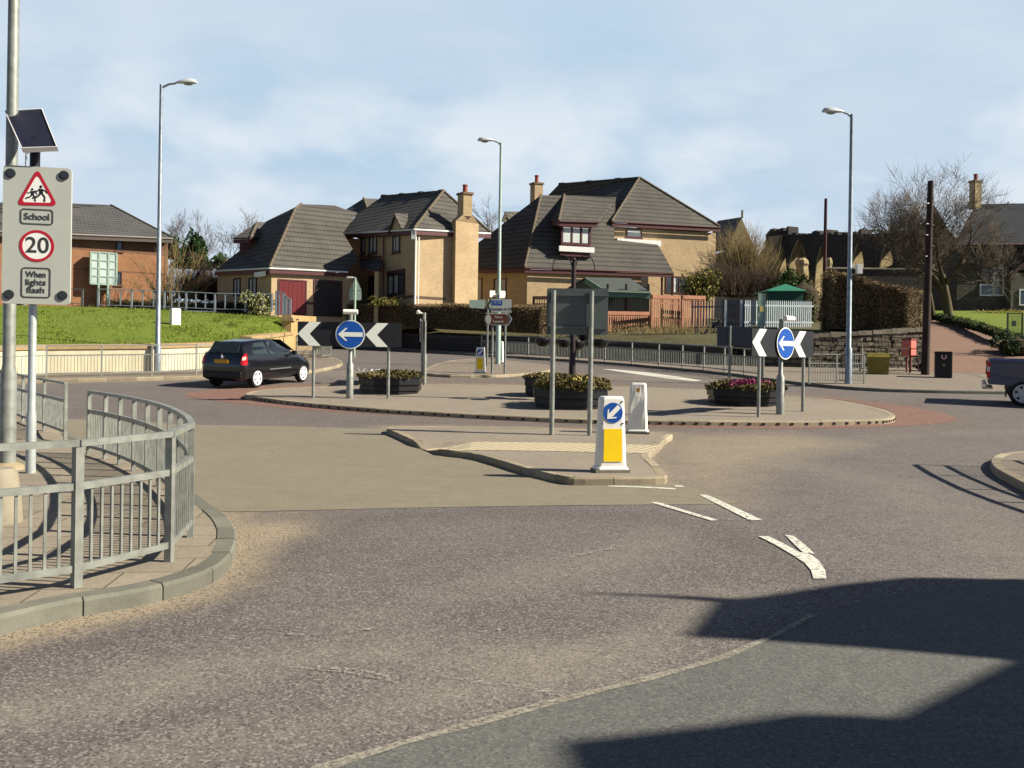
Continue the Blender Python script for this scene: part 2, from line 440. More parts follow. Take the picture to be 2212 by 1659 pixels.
HEDGEB = leaf_mat('brown_hedge', [(0., (.065, .048, .022)), (.35, (.145, .103, .048)), (.7, (.24, .17, .085)), (1., (.38, .28, .16))])
HEDGEG = leaf_mat('dull_hedge', [(0., (.02, .02, .008)), (.5, (.05, .05, .02)), (1., (.12, .11, .05))])
SHRUBP = leaf_mat('pale_shrub', [(0., (.05, .07, .02)), (.5, (.17, .19, .07)), (1., (.42, .42, .20))])
SHRUBY = leaf_mat('yellow_shrub', [(0., (.05, .055, .012)), (.5, (.16, .15, .03)), (1., (.36, .32, .08))])
CONIF = leaf_mat('conifer', [(0., (.008, .022, .010)), (.5, (.025, .06, .018)), (1., (.075, .12, .03))])
IVY = leaf_mat('ivy', [(0., (.008, .02, .005)), (.5, (.035, .07, .012)), (1., (.12, .17, .04))])
PLANT = leaf_mat('planter_plants', [(0., (.02, .022, .006)), (.45, (.075, .07, .018)), (.8, (.17, .13, .045)), (1., (.26, .2, .09))])
FLPINK = leaf_mat('pink_flowers', [(0., (.18, .02, .07)), (1., (.42, .07, .20))])
FLYEL = leaf_mat('yellow_flowers', [(0., (.32, .22, .03)), (1., (.55, .46, .16))])
FLWHT = leaf_mat('white_flowers', [(0., (.4, .4, .38)), (1., (.8, .8, .78))])
GRASSB = leaf_mat('grass_blades', [(0., (.075, .11, .010)), (.5, (.125, .175, .016)), (1., (.20, .24, .04))])

def surf(name, base, speck, patch, dustc=None, sp_scale=140., rough=.9, bmp=.5, sp_amt=.5, stain=None, holes=0, flags=False, soft=.06, hscale=26.):
    m, nt, b = newmat(name); co = geo_pos(nt)
    big = ramp(nt, noise(nt, co, .45, 5, .62), [(.32, 0.), (.7, 1.)])
    x = mixc(nt, big, base, patch)
    mid = ramp(nt, noise(nt, co, 3.2, 4, .7), [(.4, 0.), (.75, .35)]); x = mixc(nt, mid, x, tuple(c * 1.3 for c in patch))
    dk = ramp(nt, noise(nt, co, 1.7, 5, .7), [(.55, 0.), (.8, .35)]); x = mixc(nt, dk, x, tuple(c * .55 for c in base))
    if stain:
        mpp = N(nt, 'ShaderNodeMapping'); mpp.inputs['Scale'].default_value = (1.0, 5., 1.); mpp.inputs['Rotation'].default_value = (0, 0, .5); nt.links.new(co, mpp.inputs[0])
        x = mixc(nt, ramp(nt, noise(nt, mpp.outputs[0], .8, 5, .6), [(.5, 0.), (.72, .5)]), x, stain)
    if dustc:
        at = N(nt, 'ShaderNodeAttribute'); at.attribute_name = 'dust'
        ds = N(nt, 'ShaderNodeMath', operation='MULTIPLY_ADD'); nt.links.new(noise(nt, co, 2.2, 5, .7), ds.inputs[0]); ds.inputs[1].default_value = .7; ds.inputs[2].default_value = -.35
        aa = N(nt, 'ShaderNodeMath', operation='ADD'); nt.links.new(at.outputs['Fac'], aa.inputs[0])
        mm = N(nt, 'ShaderNodeMath', operation='MULTIPLY'); nt.links.new(ds.outputs[0], mm.inputs[0]); nt.links.new(ramp(nt, at.outputs['Fac'], [(0., 0.), (.15, 1.)]), mm.inputs[1])
        nt.links.new(mm.outputs[0], aa.inputs[1])
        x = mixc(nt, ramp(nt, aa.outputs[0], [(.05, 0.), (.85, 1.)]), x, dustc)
        a2 = N(nt, 'ShaderNodeAttribute'); a2.attribute_name = 'pink'
        x = mixc(nt, a2.outputs['Fac'], x, S(150, 118, 100, .45))
    vor = N(nt, 'ShaderNodeTexVoronoi'); vor.inputs['Scale'].default_value = sp_scale * .45; nt.links.new(co, vor.inputs['Vector'])
    sepc = N(nt, 'ShaderNodeSeparateColor'); nt.links.new(vor.outputs['Color'], sepc.inputs[0])
    fine = ramp(nt, sepc.outputs[0], [(.0, 0.), (.62, .0), (.9, sp_amt)])
    x = mixc(nt, fine, x, speck)
    dk2 = ramp(nt, sepc.outputs[1], [(.55, 0.), (.95, sp_amt)]); x = mixc(nt, dk2, x, tuple(c * .45 for c in base))
    if flags:
        mpf = N(nt, 'ShaderNodeMapping'); mpf.inputs['Rotation'].default_value = (0, 0, -.12); nt.links.new(co, mpf.inputs[0])
        bf = N(nt, 'ShaderNodeTexBrick'); nt.links.new(mpf.outputs[0], bf.inputs['Vector']); bf.inputs['Scale'].default_value = 1; bf.inputs['Brick Width'].default_value = .75; bf.inputs['Row Height'].default_value = .42; bf.inputs['Mortar Size'].default_value = .008
        bf.inputs['Color1'].default_value = (1, 1, 1, 1); bf.inputs['Color2'].default_value = (.86, .86, .86, 1); bf.inputs['Mortar'].default_value = (.42, .40, .38, 1); x = mixc(nt, 1., x, bf.outputs[0], 'MULTIPLY')
    if dustc:
        aw = N(nt, 'ShaderNodeAttribute'); aw.attribute_name = 'wear'
        up_ = N(nt, 'ShaderNodeMath', operation='MAXIMUM'); nt.links.new(aw.outputs['Fac'], up_.inputs[0]); up_.inputs[1].default_value = 0
        dn_ = N(nt, 'ShaderNodeMath', operation='MULTIPLY'); nt.links.new(aw.outputs['Fac'], dn_.inputs[0]); dn_.inputs[1].default_value = -1.; dn_.use_clamp = True
        brk = ramp(nt, noise(nt, co, 1.6, 6, .7), [(.3, .25), (.7, 1.)])
        for so_, colr in ((up_.outputs[0], (.245, .218, .18)), (dn_.outputs[0], (.058, .050, .052))):
            mu = N(nt, 'ShaderNodeMath', operation='MULTIPLY'); nt.links.new(so_, mu.inputs[0]); nt.links.new(brk, mu.inputs[1]); x = mixc(nt, mu.outputs[0], x, colr)
        x = mixc(nt, ramp(nt, sepc.outputs[0], [(.0, 0.), (.68, .0), (.92, .36)]), x, (.36, .33, .285)); x = mixc(nt, ramp(nt, sepc.outputs[1], [(.6, 0.), (.95, .55)]), x, (.055, .048, .046))
    if holes:
        al = ramp(nt, noise(nt, co, hscale, 6, .75), [(holes - soft, 0.), (holes + soft, 1.)]); nt.links.new(al, b.inputs['Alpha'])
    nt.links.new(x, b.inputs['Base Color']); b.inputs['Roughness'].default_value = rough; b.inputs['Specular IOR Level'].default_value = .22
    bump(nt, b, sepc.outputs[2], bmp, .006)
    return m
DUST = S(198, 180, 152, .54)
ROADM = surf('asphalt', (.098, .086, .089), (.22, .20, .18), (.136, .119, .118), DUST, 190, sp_amt=.6, bmp=.4, stain=(.158, .138, .124))
ROADG = surf('grey_asphalt', (.098, .099, .096), (.20, .20, .185), (.118, .118, .112), None, 190, sp_amt=.5, bmp=.4)
TANM = surf('buff_asphalt', (.188, .166, .124), (.26, .23, .18), (.215, .19, .145), None, 150, sp_amt=.3, stain=(.17, .155, .10))
PAVEM = surf('pavement_asphalt', (.215, .183, .15), (.31, .275, .225), (.255, .22, .175), None, 150, sp_amt=.35)
PAVEF = surf('far_pavement', (.185, .155, .13), (.27, .24, .19), (.215, .18, .145), None, 110, sp_amt=.3)
APRON = surf('red_apron', (.18, .085, .066), (.26, .16, .13), (.205, .108, .085), DUST, 120, sp_amt=.4)
PATHM = surf('red_path', (.19, .115, .085), (.26, .19, .15), (.22, .14, .105), None, 80, sp_amt=.3)
MARK = surf('road_paint', (.58, .57, .50), (.30, .27, .23), (.66, .65, .58), None, 120, sp_amt=.4, holes=.42)
MARKF = surf('worn_paint', (.34, .34, .30), (.16, .14, .12), (.42, .41, .36), None, 120, sp_amt=.5, holes=.56)
JOINT = surf('sand_joint', (.29, .27, .215), (.14, .125, .105), (.34, .315, .26), None, 90, sp_amt=.4, holes=.45, soft=.16, hscale=45.)
LAWN = surf('lawn', (.10, .148, .016), (.17, .21, .035), (.145, .185, .022), None, 30, sp_amt=.35, bmp=.5, stain=(.075, .12, .012))
EARTH = surf('earth', (.07, .065, .03), (.14, .12, .06), (.09, .085, .04), None, 20, sp_amt=.4)
def kerb_mat(name, c, seam):
    m, nt, b = newmat(name); co = geo_pos(nt)
    x = mixc(nt, ramp(nt, noise(nt, co, 3., 5, .7), [(.3, 0.), (.7, 1.)]), tuple(k * .75 for k in c), tuple(k * 1.12 for k in c))
    x = mixc(nt, ramp(nt, noise(nt, co, 30., 3, .7), [(.55, 0.), (.8, .4)]), x, seam)
    at = N(nt, 'ShaderNodeAttribute'); at.attribute_name = 'rnd'; x = mixc(nt, 1., x, ramp(nt, at.outputs['Fac'], [(0., .72), (1., 1.12)]), 'MULTIPLY')
    x = mixc(nt, ramp(nt, noise(nt, co, 1.1, 5, .7), [(.55, 0.), (.75, .45)]), x, tuple(k * .5 for k in c))
    nt.links.new(x, b.inputs['Base Color']); b.inputs['Roughness'].default_value = .85
    bump(nt, b, noise(nt, co, 25, 4, .6), .35); return m
KERB = kerb_mat('kerb_stone', S(206, 190, 160, .54), (.12, .10, .08))
KERBG = kerb_mat('green_kerb_stone', S(160, 159, 144, .44), (.10, .10, .08))

# ---------------------------------------------------------------- outlines (photo pixels carried onto the terrain)
RB = [(527,852),(533,849),(545,845),(570,841),(620,837.5),(680,835.5),(747,833.5),(830,831),(915,829.5),(1010,830),(1111,832),(1220,833),(1330,835),(1415,837.5),(1500,841),(1590,846),(1680,853),(1762,860),(1805,864),(1854,873),(1903,884),(1926,891),(1936,898),(1928,904),(1903,907),(1805,909.5),(1680,911),(1559,910),(1450,909),(1352,907),(1223,904),(1100,898.5),(966,891.5),(860,885.5),(774,880),(690,873),(620,866),(570,860),(540,856)]
def outline(px, off, closed=True, step=.5, sm=1):
    w = [G2(x, y, off) for x, y in px]
    if closed and area2(w) < 0: w.reverse()
    return densify(smooth2(w, closed, sm), step, closed)
rb = outline(RB, .11)
SPL = [(825,923),(865,938),(911,960),(962,973),(1025,979),(1080,994),(1128,1009),(1176,1020),(1223,1031),(1246,1032.5),(1320,1032),(1407,1031.5),(1446,1029.5),(1432,1012),(1418,998),(1402,987),(1406,978),(1422,965),(1438,947),(1456,938),(1445,935),(1400,933.5),(1300,929),(1200,925.5),(1080,922.5),(960,921),(880,921)]
spl = outline(SPL, .1, sm=1, step=.25)
cx0 = G2(935, 967, .05)
def splh(x, y):
    d = math.hypot(x - cx0[0], y - cx0[1]); return .10 - .085 * math.exp(-(d / .55) ** 4)
LPK = [(-500,1480),(-150,1410),(0,1373),(152,1335),(306,1310),(419,1280),(480,1249),(507,1215),(512,1180),(505,1160),(488,1137),(447,1106),(416,1081),(350,1040),(300,1012),(240,985),(190,962),(140,935),(80,912),(0,887),(-150,850),(-330,838)]
lpk = densify(smooth2([G2(x, y) for x, y in LPK], False, 2), .3, False)
cx1 = G2(170, 950)
def lph(x, y):
    d = math.hypot(x - cx1[0], y - cx1[1]); return .11 - .09 * math.exp(-(d / 1.0) ** 4)
LFK = [(-420,838),(-150,833),(0,829),(114,826.5),(339,822),(450,818),(560,813),(678,806),(704,800.6),(727,796),(742,790),(737,783),(716,776),(690,771),(655,766),(630,763),(600,758)]
lfk = densify(smooth2([G2(x, y) for x, y in LFK], False, 1), .5, False)
FRK = [(560,736),(650,743),(764,751),(860,756.5),(948,764),(1092,773),(1222,781),(1355,790.5),(1500,804),(1578,811.5),(1650,822),(1762,836.6),(1874,845.6),(1987,849),(2121,851.5),(2260,853),(2600,856)]
frk = densify(smooth2([G2(x, y) for x, y in FRK], False, 1), .5, False)
FSP = [(905,804),(930,790),(970,778),(1040,774),(1130,782),(1200,790),(1195,800),(1130,808),(1040,811),(950,810)]
fsp = outline(FSP, .1)
RPK = [(2700,930),(2400,960),(2260,984),(2180,990),(2150,997),(2137,1009),(2145,1025),(2173,1042),(2212,1063),(2300,1110),(2500,1230),(2760,1400)]
rpk = densify(smooth2([G2(x, y) for x, y in RPK], False, 1), .3, False)
def seg_d(p, a, b):
    ax, ay = a; bx, by = b; dx, dy = bx - ax, by - ay; L = dx * dx + dy * dy
    t = 0 if L == 0 else max(0, min(1, ((p[0] - ax) * dx + (p[1] - ay) * dy) / L)); return math.hypot(p[0] - ax - t * dx, p[1] - ay - t * dy)
def poly_d(p, pts, closed=False):
    return min(seg_d(p, pts[i], pts[(i + 1) % len(pts)]) for i in range(len(pts) - (0 if closed else 1)))
def inside(p, poly):
    c = False; n = len(poly); j = n - 1
    for i in range(n):
        if (poly[i][1] > p[1]) != (poly[j][1] > p[1]) and p[0] < (poly[j][0] - poly[i][0]) * (p[1] - poly[i][1]) / (poly[j][1] - poly[i][1]) + poly[i][0]: c = not c
        j = i
    return c
TAN = [(60,900),(143,905),(300,911),(425,918),(620,921),(825,927),(865,941),(911,963),(1025,983),(1128,1013),(1223,1036),(1320,1039),(1450,1038),(1500,1055),(1560,1075),(1600,1088),(1520,1090),(1380,1091),(1240,1092),(1100,1094),(870,1098),(700,1102),(560,1105),(447,1106),(416,1081),(350,1040),(300,1012),(240,985),(190,962),(140,935),(80,912)]
tan_w = [G2(x, y) for x, y in TAN]
DW = [G2(x, y) for x, y in [(1440,940),(1700,935),(1850,960),(1700,990),(1620,1020),(1590,1060),(1570,1090),(1500,1060),(1450,1035),(1425,1000),(1405,985)]]
# road: one sheet with a finer grid where it is near
xs = [-90, -70, -50, -40, -32, -27, -23] + [-20 + .25 * i for i in range(161)] + [23, 27, 32, 40, 50, 70, 90]
ys = [-12, -8, -4, -2, 0, 1, 2] + [2.25 + .25 * i for i in range(136)] + list(range(37, 61))
mb = MB(); dust = []; pink = []; wear = []
lk = smooth2([G2(x, y) for x, y in LPK], False, 1); rbc = [G2(x, y, .0) for x, y in RB]; lf = [G2(x, y) for x, y in LFK]; sp_ = [G2(x, y) for x, y in SPL]
CDX, CDY = G2(545, 1150)
LANES = [([G2(x, y) for x, y in px], w_, a_) for px, w_, a_ in (
    ([(-200,1600),(200,1500),(560,1430),(900,1410),(1250,1440),(1600,1300)], .28, .75), ([(300,1640),(700,1560),(1000,1500),(1300,1420)], .22, .6), ([(800,1330),(1100,1260),(1350,1200),(1500,1130)], .35, .45),
    ([(-100,1450),(200,1390),(480,1300),(640,1180),(760,1130)], .20, -.55), ([(560,1120),(900,1115),(1300,1110),(1500,1130),(1800,1250)], .28, -.55), ([(900,1300),(1200,1330),(1500,1340)], .3, -.3),
    ([(1700,1000),(1900,1040),(2100,1130),(2250,1230)], .6, .35), ([(1650,960),(1950,940),(2200,930)], .5, .3), ([(1500,950),(1750,970),(1900,1010)], .3, -.2))]
for y in ys:
    for x in xs:
        mb.v.append((x, y, T(y))); d = 0; pk = 0
        if -20 <= x <= 20 and 2 < y < 37:
            p = (x, y)
            a = poly_d(p, lk); d = max(d, 1.0 * math.exp(-(a / (.30 + .0 * y)) ** 3))
            if y < 12: d = max(d, .95 * math.exp(-(math.hypot(x - CDX, (y - CDY) * .55) / .55) ** 3))
            b = poly_d(p, rbc, True); d = max(d, .55 * math.exp(-(b / .8) ** 2)); pk = max(pk, .45 * math.exp(-(b / 2.2) ** 2))
            c = poly_d(p, lf); d = max(d, .5 * math.exp(-(c / .6) ** 2))
            e = poly_d(p, DW, True)
            if inside(p, DW): d = max(d, .35 + .35 * min(1, e / .7)); 
            else: d = max(d, .35 * math.exp(-(e / .5) ** 2))
            e = poly_d(p, sp_, True); d = max(d, .6 * math.exp(-(e / .35) ** 2))
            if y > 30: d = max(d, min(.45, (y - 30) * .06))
        wv_ = 0
        if -8 < x < 14 and 1.5 < y < 22:
            for (ln, wd_, am) in LANES: wv_ += am * math.exp(-(poly_d((x, y), ln) / wd_) ** 2)
        dust.append(d); pink.append(pk); wear.append(max(-.8, min(.9, wv_)))
nx = len(xs)
for j in range(len(ys) - 1):
    for i in range(nx - 1): mb.f.append([j * nx + i, j * nx + i + 1, (j + 1) * nx + i + 1, (j + 1) * nx + i]); mb.mi.append(0); mb.rnd.append(0)
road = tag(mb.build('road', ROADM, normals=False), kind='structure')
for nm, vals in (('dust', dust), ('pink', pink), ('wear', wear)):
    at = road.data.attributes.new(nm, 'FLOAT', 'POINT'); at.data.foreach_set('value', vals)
# horizon ground
mb = MB(); mb.face([(-4000, -4000, -.6), (4000, -4000, -.6), (4000, 4000, -.6), (-4000, 4000, -.6)])
tag(mb.build('ground', EARTH), kind='structure')
E = .004
tag(sheet('road_patch', tan_w, TANM, E), kind='structure')
GP = [(640,1700),(690,1665),(870,1608),(1040,1562),(1220,1515),(1400,1470),(1560,1425),(1650,1386),(1740,1342),(1900,1290),(2300,1235),(2900,1260),(3100,1900),(640,1900)]
tag(sheet('road_patch', [G2(x, y) for x, y in GP], ROADG, E), kind='structure')
def strip(name, px, w, mat, off, wob=0., kind='structure'):
    c = densify([G2(x, y) for x, y in px], .25, False); ws = [w * (1 + U(-wob, wob)) / 2 for _ in c]
    n = len(c); l = []; r = []
    for i in range(n):
        a = c[max(0, i - 1)]; b = c[min(n - 1, i + 1)]; dx, dy = b[0] - a[0], b[1] - a[1]; L = math.hypot(dx, dy)
        l.append((c[i][0] - dy / L * ws[i], c[i][1] + dx / L * ws[i])); r.append((c[i][0] + dy / L * ws[i], c[i][1] - dx / L * ws[i]))
    q = MB(); q.add([(p[0], p[1], T(p[1]) + off) for p in l + r], [(i, i + 1, n + i + 1, n + i) for i in range(n - 1)])
    return tag(q.build(name, mat), kind=kind)
strip('road_joint', [(640,1690),(690,1665),(870,1608),(1040,1562),(1220,1513),(1400,1468),(1480,1447),(1560,1423),(1650,1385),(1700,1362),(1755,1330)], .065, JOINT, 2 * E, .45)
# painted markings
def mark(px, mat=MARK, off=2 * E + .001): return tag(sheet('road_marking', [G2(x, y) for x, y in px], mat, off), kind='structure')
mark([(1510,1070),(1528,1070),(1647,1125),(1620,1126)])
mark([(1405,1086.5),(1421,1086),(1551,1125),(1537,1126.5)])
mark([(1313,1050),(1380,1051.5),(1460,1056),(1459,1059),(1380,1054.5),(1313,1052.3)])
mark([(1455,1049),(1474,1050.5),(1479,1053.5),(1460,1053)])
mark([(1440,1071),(1512,1075),(1511,1078),(1438,1073)], MARKF)
mark([(1567,1122.5),(1622,1123.5),(1622,1126),(1567,1125)], MARKF)
mark([(1638,1160),(1660,1160),(1695,1177),(1727,1194.5),(1752,1200),(1770,1214),(1783,1235),(1785,1252),(1757,1252),(1752,1234),(1738,1218),(1716,1203),(1684,1184),(1660,1171)])
mark([(1696,1157.5),(1713,1158.5),(1738,1178),(1760,1198.5),(1735,1196),(1716,1178)])
mark([(441,918),(446,918),(509,946.5),(504,947.5)], MARKF, 3 * E); mark([(545,963),(550,963),(622,985),(617,986)], MARKF, 3 * E)
mark([(735,930),(820,931),(825,935),(738,933)], MARKF, 3 * E)
mark([(1299,797.5),(1330,798.5),(1400,805),(1470,814.5),(1518,823),(1500,824),(1440,818),(1370,808)])
for q in ([(560,1368),(640,1370),(683,1373),(655,1376),(600,1373)], [(750,1369),(790,1360),(832,1352),(820,1359),(780,1369)], [(745,1322),(790,1317),(800,1320),(760,1325)], [(1245,1200),(1335,1183),(1337,1185),(1250,1203)], [(985,1463),(1060,1478),(1120,1482),(1060,1482)], [(1040,1365),(1080,1361),(1083,1364),(1045,1368)]):
    mark(q, MARKF)
# pavements, islands
def pavement(name, poly, mat, **k): return tag(sheet(name, poly, mat, **k), kind='structure')
kerb('kerb', rb, KERB, h=.11)
pavement('roundabout_island', inset(rb, .13, True), PAVEM, off=.11)
kerb('kerb', spl, KERB, hf=splh)
pavement('splitter_island', inset(spl, .13, True), PAVEM, hf=splh)
kerb("kerb", lpk, KERBG, hf=lph, closed=False, w=.15, SL=.5)
li = inset(lpk, .14, False)
PAVEN = surf('flag_paving', (.24, .205, .16), (.33, .29, .22), (.28, .24, .185), None, 150, sp_amt=.35, flags=True)
pavement('pavement', li + [(-30, li[-1][1]), (-30, li[0][1])], PAVEN, hf=lph)
for px in ([(950,1458),(1040,1478),(1130,1484),(1210,1508)], [(640,1440),(760,1452),(860,1470)], [(1230,1205),(1290,1192),(1345,1180)]): strip('road_crack', px, .05, MARKF, 2 * E, .8)
kerb('kerb', lfk, KERB, h=.11, closed=False)
WB = [(-420,827),(-200,821),(102,807),(325,802.5),(458,795),(540,785),(628,764)]      # foot of the cream wall
wb = [G2(x, y, .11) for x, y in WB]
lf_in = inset(lfk, .13, False)
pavement('pavement', lf_in + [G2(610, 752), G2(630, 757)] + list(reversed([(p[0], p[1] + .25) for p in wb])), PAVEF, off=.11)
kerb('kerb', frk, KERBG, h=.11, closed=False)
SW = [(560,733),(690,739),(764,743),(860,749.5),(948,757),(1100,763),(1250,771),(1400,779),(1500,785),(1575,789)]   # foot of the dark wall under the hedge
sw = [G2(x, y, .11) for x, y in SW]
RW = [(1575,789,43.4),(1650,791,42.0),(1740,793,41.3),(1860,797.5,41.6),(1993,803.5,42.4)]                                                     # foot of the rubble wall on the right
rw = [(P(x, y, d).x, d) for x, y, d in RW]
fr_in = inset(frk, .13, False)
pavement('pavement', fr_in + [(45, fr_in[-1][1] + 3), (45, 41), G2(2300, 806), G2(2060, 805)] + list(reversed([(p[0], p[1] + .3) for p in rw])) + list(reversed([(p[0], p[1] + .3) for p in sw[:-1]])), PAVEF, off=.11)
kerb('kerb', fsp, KERB, h=.1)
pavement('splitter_island', inset(fsp, .13, True), PAVEF, off=.1)
kerb('kerb', rpk, KERB, h=.11, closed=False)
rp_in = inset(rpk, .13, False)
pavement('pavement', rp_in + [(30, rp_in[-1][1]), (30, rp_in[0][1])], PAVEF, off=.11)
strip('pavement_edging', [(2010,812),(2060,806),(2110,816),(2180,838)], .12, KERB, .12)
# red surfacing round the ends of the roundabout
ap = outline([(397,853.5),(410,848),(470,841),(560,835),(640,831),(700,832.5),(620,838),(545,846),(530,853),(550,860),(620,869),(690,876),(774,884),(860,890),(966,897),(1000,900),(960,901.5),(860,896),(774,892),(700,888),(600,880),(500,870),(430,861)], 0, sm=0)
tag(sheet('red_apron', ap, APRON, E), kind='structure')
ap = outline([(1760,857),(1805,860),(1903,871),(1977,880),(2038,893),(2064,902),(2068,907),(2060,911),(2030,915),(1952,920),(1880,923),(1805,925),(1680,926),(1500,924),(1360,920),(1500,915),(1680,915),(1805,914),(1903,911),(1932,905),(1940,898),(1926,888),(1900,880),(1854,869)], 0, sm=0)
tag(sheet('red_apron', ap, APRON, E), kind='structure')
ct = [G2(x, y, .1) for x, y in [(915,961),(980,957),(1040,955),(1230,957),(1422,962.5),(1404,980),(1230,976),(1051,973),(985,974),(955,971.5)]]
TACT, nt_, b_ = newmat('tactile_paving')
co_ = geo_pos(nt_); wv = N(nt_, 'ShaderNodeTexWave'); wv.inputs['Scale'].default_value = 2.2; wv.inputs['Distortion'].default_value = .3
mpt = N(nt_, 'ShaderNodeMapping'); mpt.inputs['Rotation'].default_value = (0, 0, .5); nt_.links.new(co_, mpt.inputs[0]); nt_.links.new(mpt.outputs[0], wv.inputs[0])
nt_.links.new(mixc(nt_, ramp(nt_, wv.outputs['Fac'], [(.35, 0.), (.6, 1.)]), (.30, .25, .17), (.50, .43, .28)), b_.inputs['Base Color']); b_.inputs['Roughness'].default_value = .9
tag(sheet('tactile_paving', ct, TACT, hf=lambda x, y: splh(x, y) + .006), kind='structure')

# ---------------------------------------------------------------- guard railings
def railing(label, base, mid=.73, group='guard railings beside the road', posts=True, name='guard_railing', Hh=1.05, bars=.1, pw=.05, mat=STEEL, bw=.016):
    base = [V(p) for p in base]; root = thing(name, label, 'railing', base[0], 0, group)
    for i, p in enumerate(base):
        dd_ = (base[min(i + 1, len(base) - 1)] - base[max(0, i - 1)]); q = MB().box(p + V((0, 0, Hh / 2 - .02)), (pw * 1.1, pw, Hh), math.atan2(dd_.y, dd_.x)); wpart(q, 'post', mat, root)
    tr = MB(); mr = MB(); br = MB()
    for i in range(len(base) - 1):
        a, b = base[i], base[i + 1]; d = (b - a).normalized(); s0 = a + d * pw * .5; s1 = b - d * pw * .5; Z = V((0, 0, 1))
        tr.beam(a + Z * (Hh + .005), b + Z * (Hh + .005), pw + .004, .042)
        mr.beam(s0 + Z * mid, s1 + Z * mid, .038, .045); br.beam(s0 + Z * .12, s1 + Z * .12, .034, .045)
        n = max(2, int((s1 - s0).length / bars)); ba = MB()
        for k in range(1, n):
            p = s0.lerp(s1, k / n); ba.beam(p + Z * .14, p + Z * (mid - .02), bw, bw * 1.2, up=d)
        wpart(ba, 'bar_panel', mat, root)
    wpart(tr, 'top_rail', mat, root); wpart(mr, 'middle_rail', mat, root); wpart(br, 'bottom_rail', mat, root)
    return root
front = [G(-150, 1318, .11), G(165, 1268, .11), G(365, 1213, .11), G(411, 1160, .11)]
back = [G(411, 1160, .11), G(191, 981, .11)]
a, b = back; mids = []
for k in range(1, 9):
    t = k / 9; p = a.lerp(b, t); n_ = V((-(b - a).y, (b - a).x, 0)).normalized(); mids.append(p - n_ * (.30 * math.sin(math.pi * t) ** .8))
railing('curved grey steel guard railing round the near pavement corner on the left', front + mids + [b], pw=.05, bw=.0145, bars=.076, Hh=.91, mid=.64)
railing('short grey guard railing behind the school sign poles, left of the crossing gap', [G(141, 947, .11), G(95, 929, .11), G(49, 912, .11), G(0, 893, .11), G(-60, 871, .11)], pw=.052, bw=.018, Hh=.95, mid=.66)
lr = [G(x, y, .11) for x, y in [(-130,826),(-10,819.5),(100,815),(219,812.5),(328,810),(424,807.5),(505,803),(575,794)]]
railing('long grey guard railing in front of the cream wall on the far left', lr)
railing('grey guard railing on the pavement corner behind the dark car', [G(x, y, .11) for x, y in [(640,771),(694,774),(712,772),(716,768)]], bars=.06)
fr = [G(x, y, .11) for x, y in [(1040,763.5),(1141,769.5),(1195,773.5),(1250,777),(1307,781.5),(1365,786),(1423,791),(1474,795),(1520.5,799.5),(1565,804),(1607,809.5),(1646,814)]]
railing('long far guard railing along the pavement under the dark stone wall', fr, group='guard railings beside the road')
railing('guard railing standing against the rubble wall on the far right', [G(x, y, .11) for x, y in [(1663,789.5),(1727,790),(1792,792),(1862,796.5)]])
railing('guard railing panel at the foot of the tall lamp post on the right', [G(x, y, .11) for x, y in [(1748,829),(1807,829),(1866,829)]])
railing('brown rusty guard railing beside the black litter bin', [G(x, y, .11) for x, y in [(1858,802),(1915,806),(1965,806),(2002,809)]], mat=M('rusty_steel', S(122, 96, 78, .5), .8, .3, 6), bars=.5)
sx, sy = SUN.x / SUN.z, SUN.y / SUN.z
rr = []
for x, y in [(1977,1003.7),(2013,1026),(2075,1056),(2148,1084),(2260,1122),(2420,1170)]:
    g = G2(x, y); rr.append(V((g[0] + sx * 1.16, g[1] + sy * 1.16, .11)))
railing('grey guard railing end at the right edge of the picture', rr)

# ---------------------------------------------------------------- cream wall with coping on the left
root = thing('garden_wall', 'low cream rendered wall with sandstone coping below the grass bank', 'wall', (wb[2][0], wb[2][1], T(wb[2][1])))
wm = MB(); cp_ = MB()
WH = 1.10
def wall_run(pts, h, th, mbw, mbc, ov=.05, ch=.16):
    for i in range(len(pts) - 1):
        a, b = V((*pts[i], 0)), V((*pts[i + 1], 0)); d = (b - a).normalized(); n_ = V((-d.y, d.x, 0))
        za, zb = T(a.y) + .02, T(b.y) + .02
        q = [a, b, b + n_ * th, a + n_ * th]
        mbw.prism([(p.x, p.y) for p in q], [za, zb, zb, za], [za + h - ch] * 1 + [zb + h - ch, zb + h - ch, za + h - ch])
        q = [a - n_ * ov, b - n_ * ov, b + n_ * (th + ov), a + n_ * (th + ov)]
        mbc.prism([(p.x, p.y) for p in q], [za + h - ch + .002, zb + h - ch + .002, zb + h - ch + .002, za + h - ch + .002], [za + h, zb + h, zb + h + .03, za + h + .03])
wall_run(wb[:-1], WH, .3, wm, cp_)
wpart(wm, 'wall_face', RENDER, root); wpart(cp_, 'coping', COPE, root)
# raised end section with pillar
e0 = G(560, 781, .11); e1 = G(632, 764, .11)
root = thing('gate_wall', 'stepped cream wall end with sandstone pillar beside the driveway', 'wall', e1)
wm = MB(); cp_ = MB(); wall_run([wb[-2], (e1.x, e1.y)], 1.25, .35, wm, cp_)
pz = P(625, 694, e1.y).z
wm.box((e1.x - .25, e1.y - .1, (pz + T(e1.y)) / 2), (.5, .5, pz - T(e1.y)))
cp_.box((e1.x - .25, e1.y - .1, pz + .09), (.72, .72, .18)); cp_.box((e1.x - .25, e1.y - .1, pz + .26), (.5, .5, .16))
wpart(wm, 'wall_face', M('gold_stone', S(214, 182, 128, .62), .85, .15, 3), root); wpart(cp_, 'coping', COPE, root)
pa = P(634, 681, 52.3); pb = P(680, 681, 53.5)
q = MB(); q.prism([(pa.x, pa.y), (pb.x, pb.y), (pb.x, pb.y + .4), (pa.x, pa.y + .4)], 1.6, pa.z)
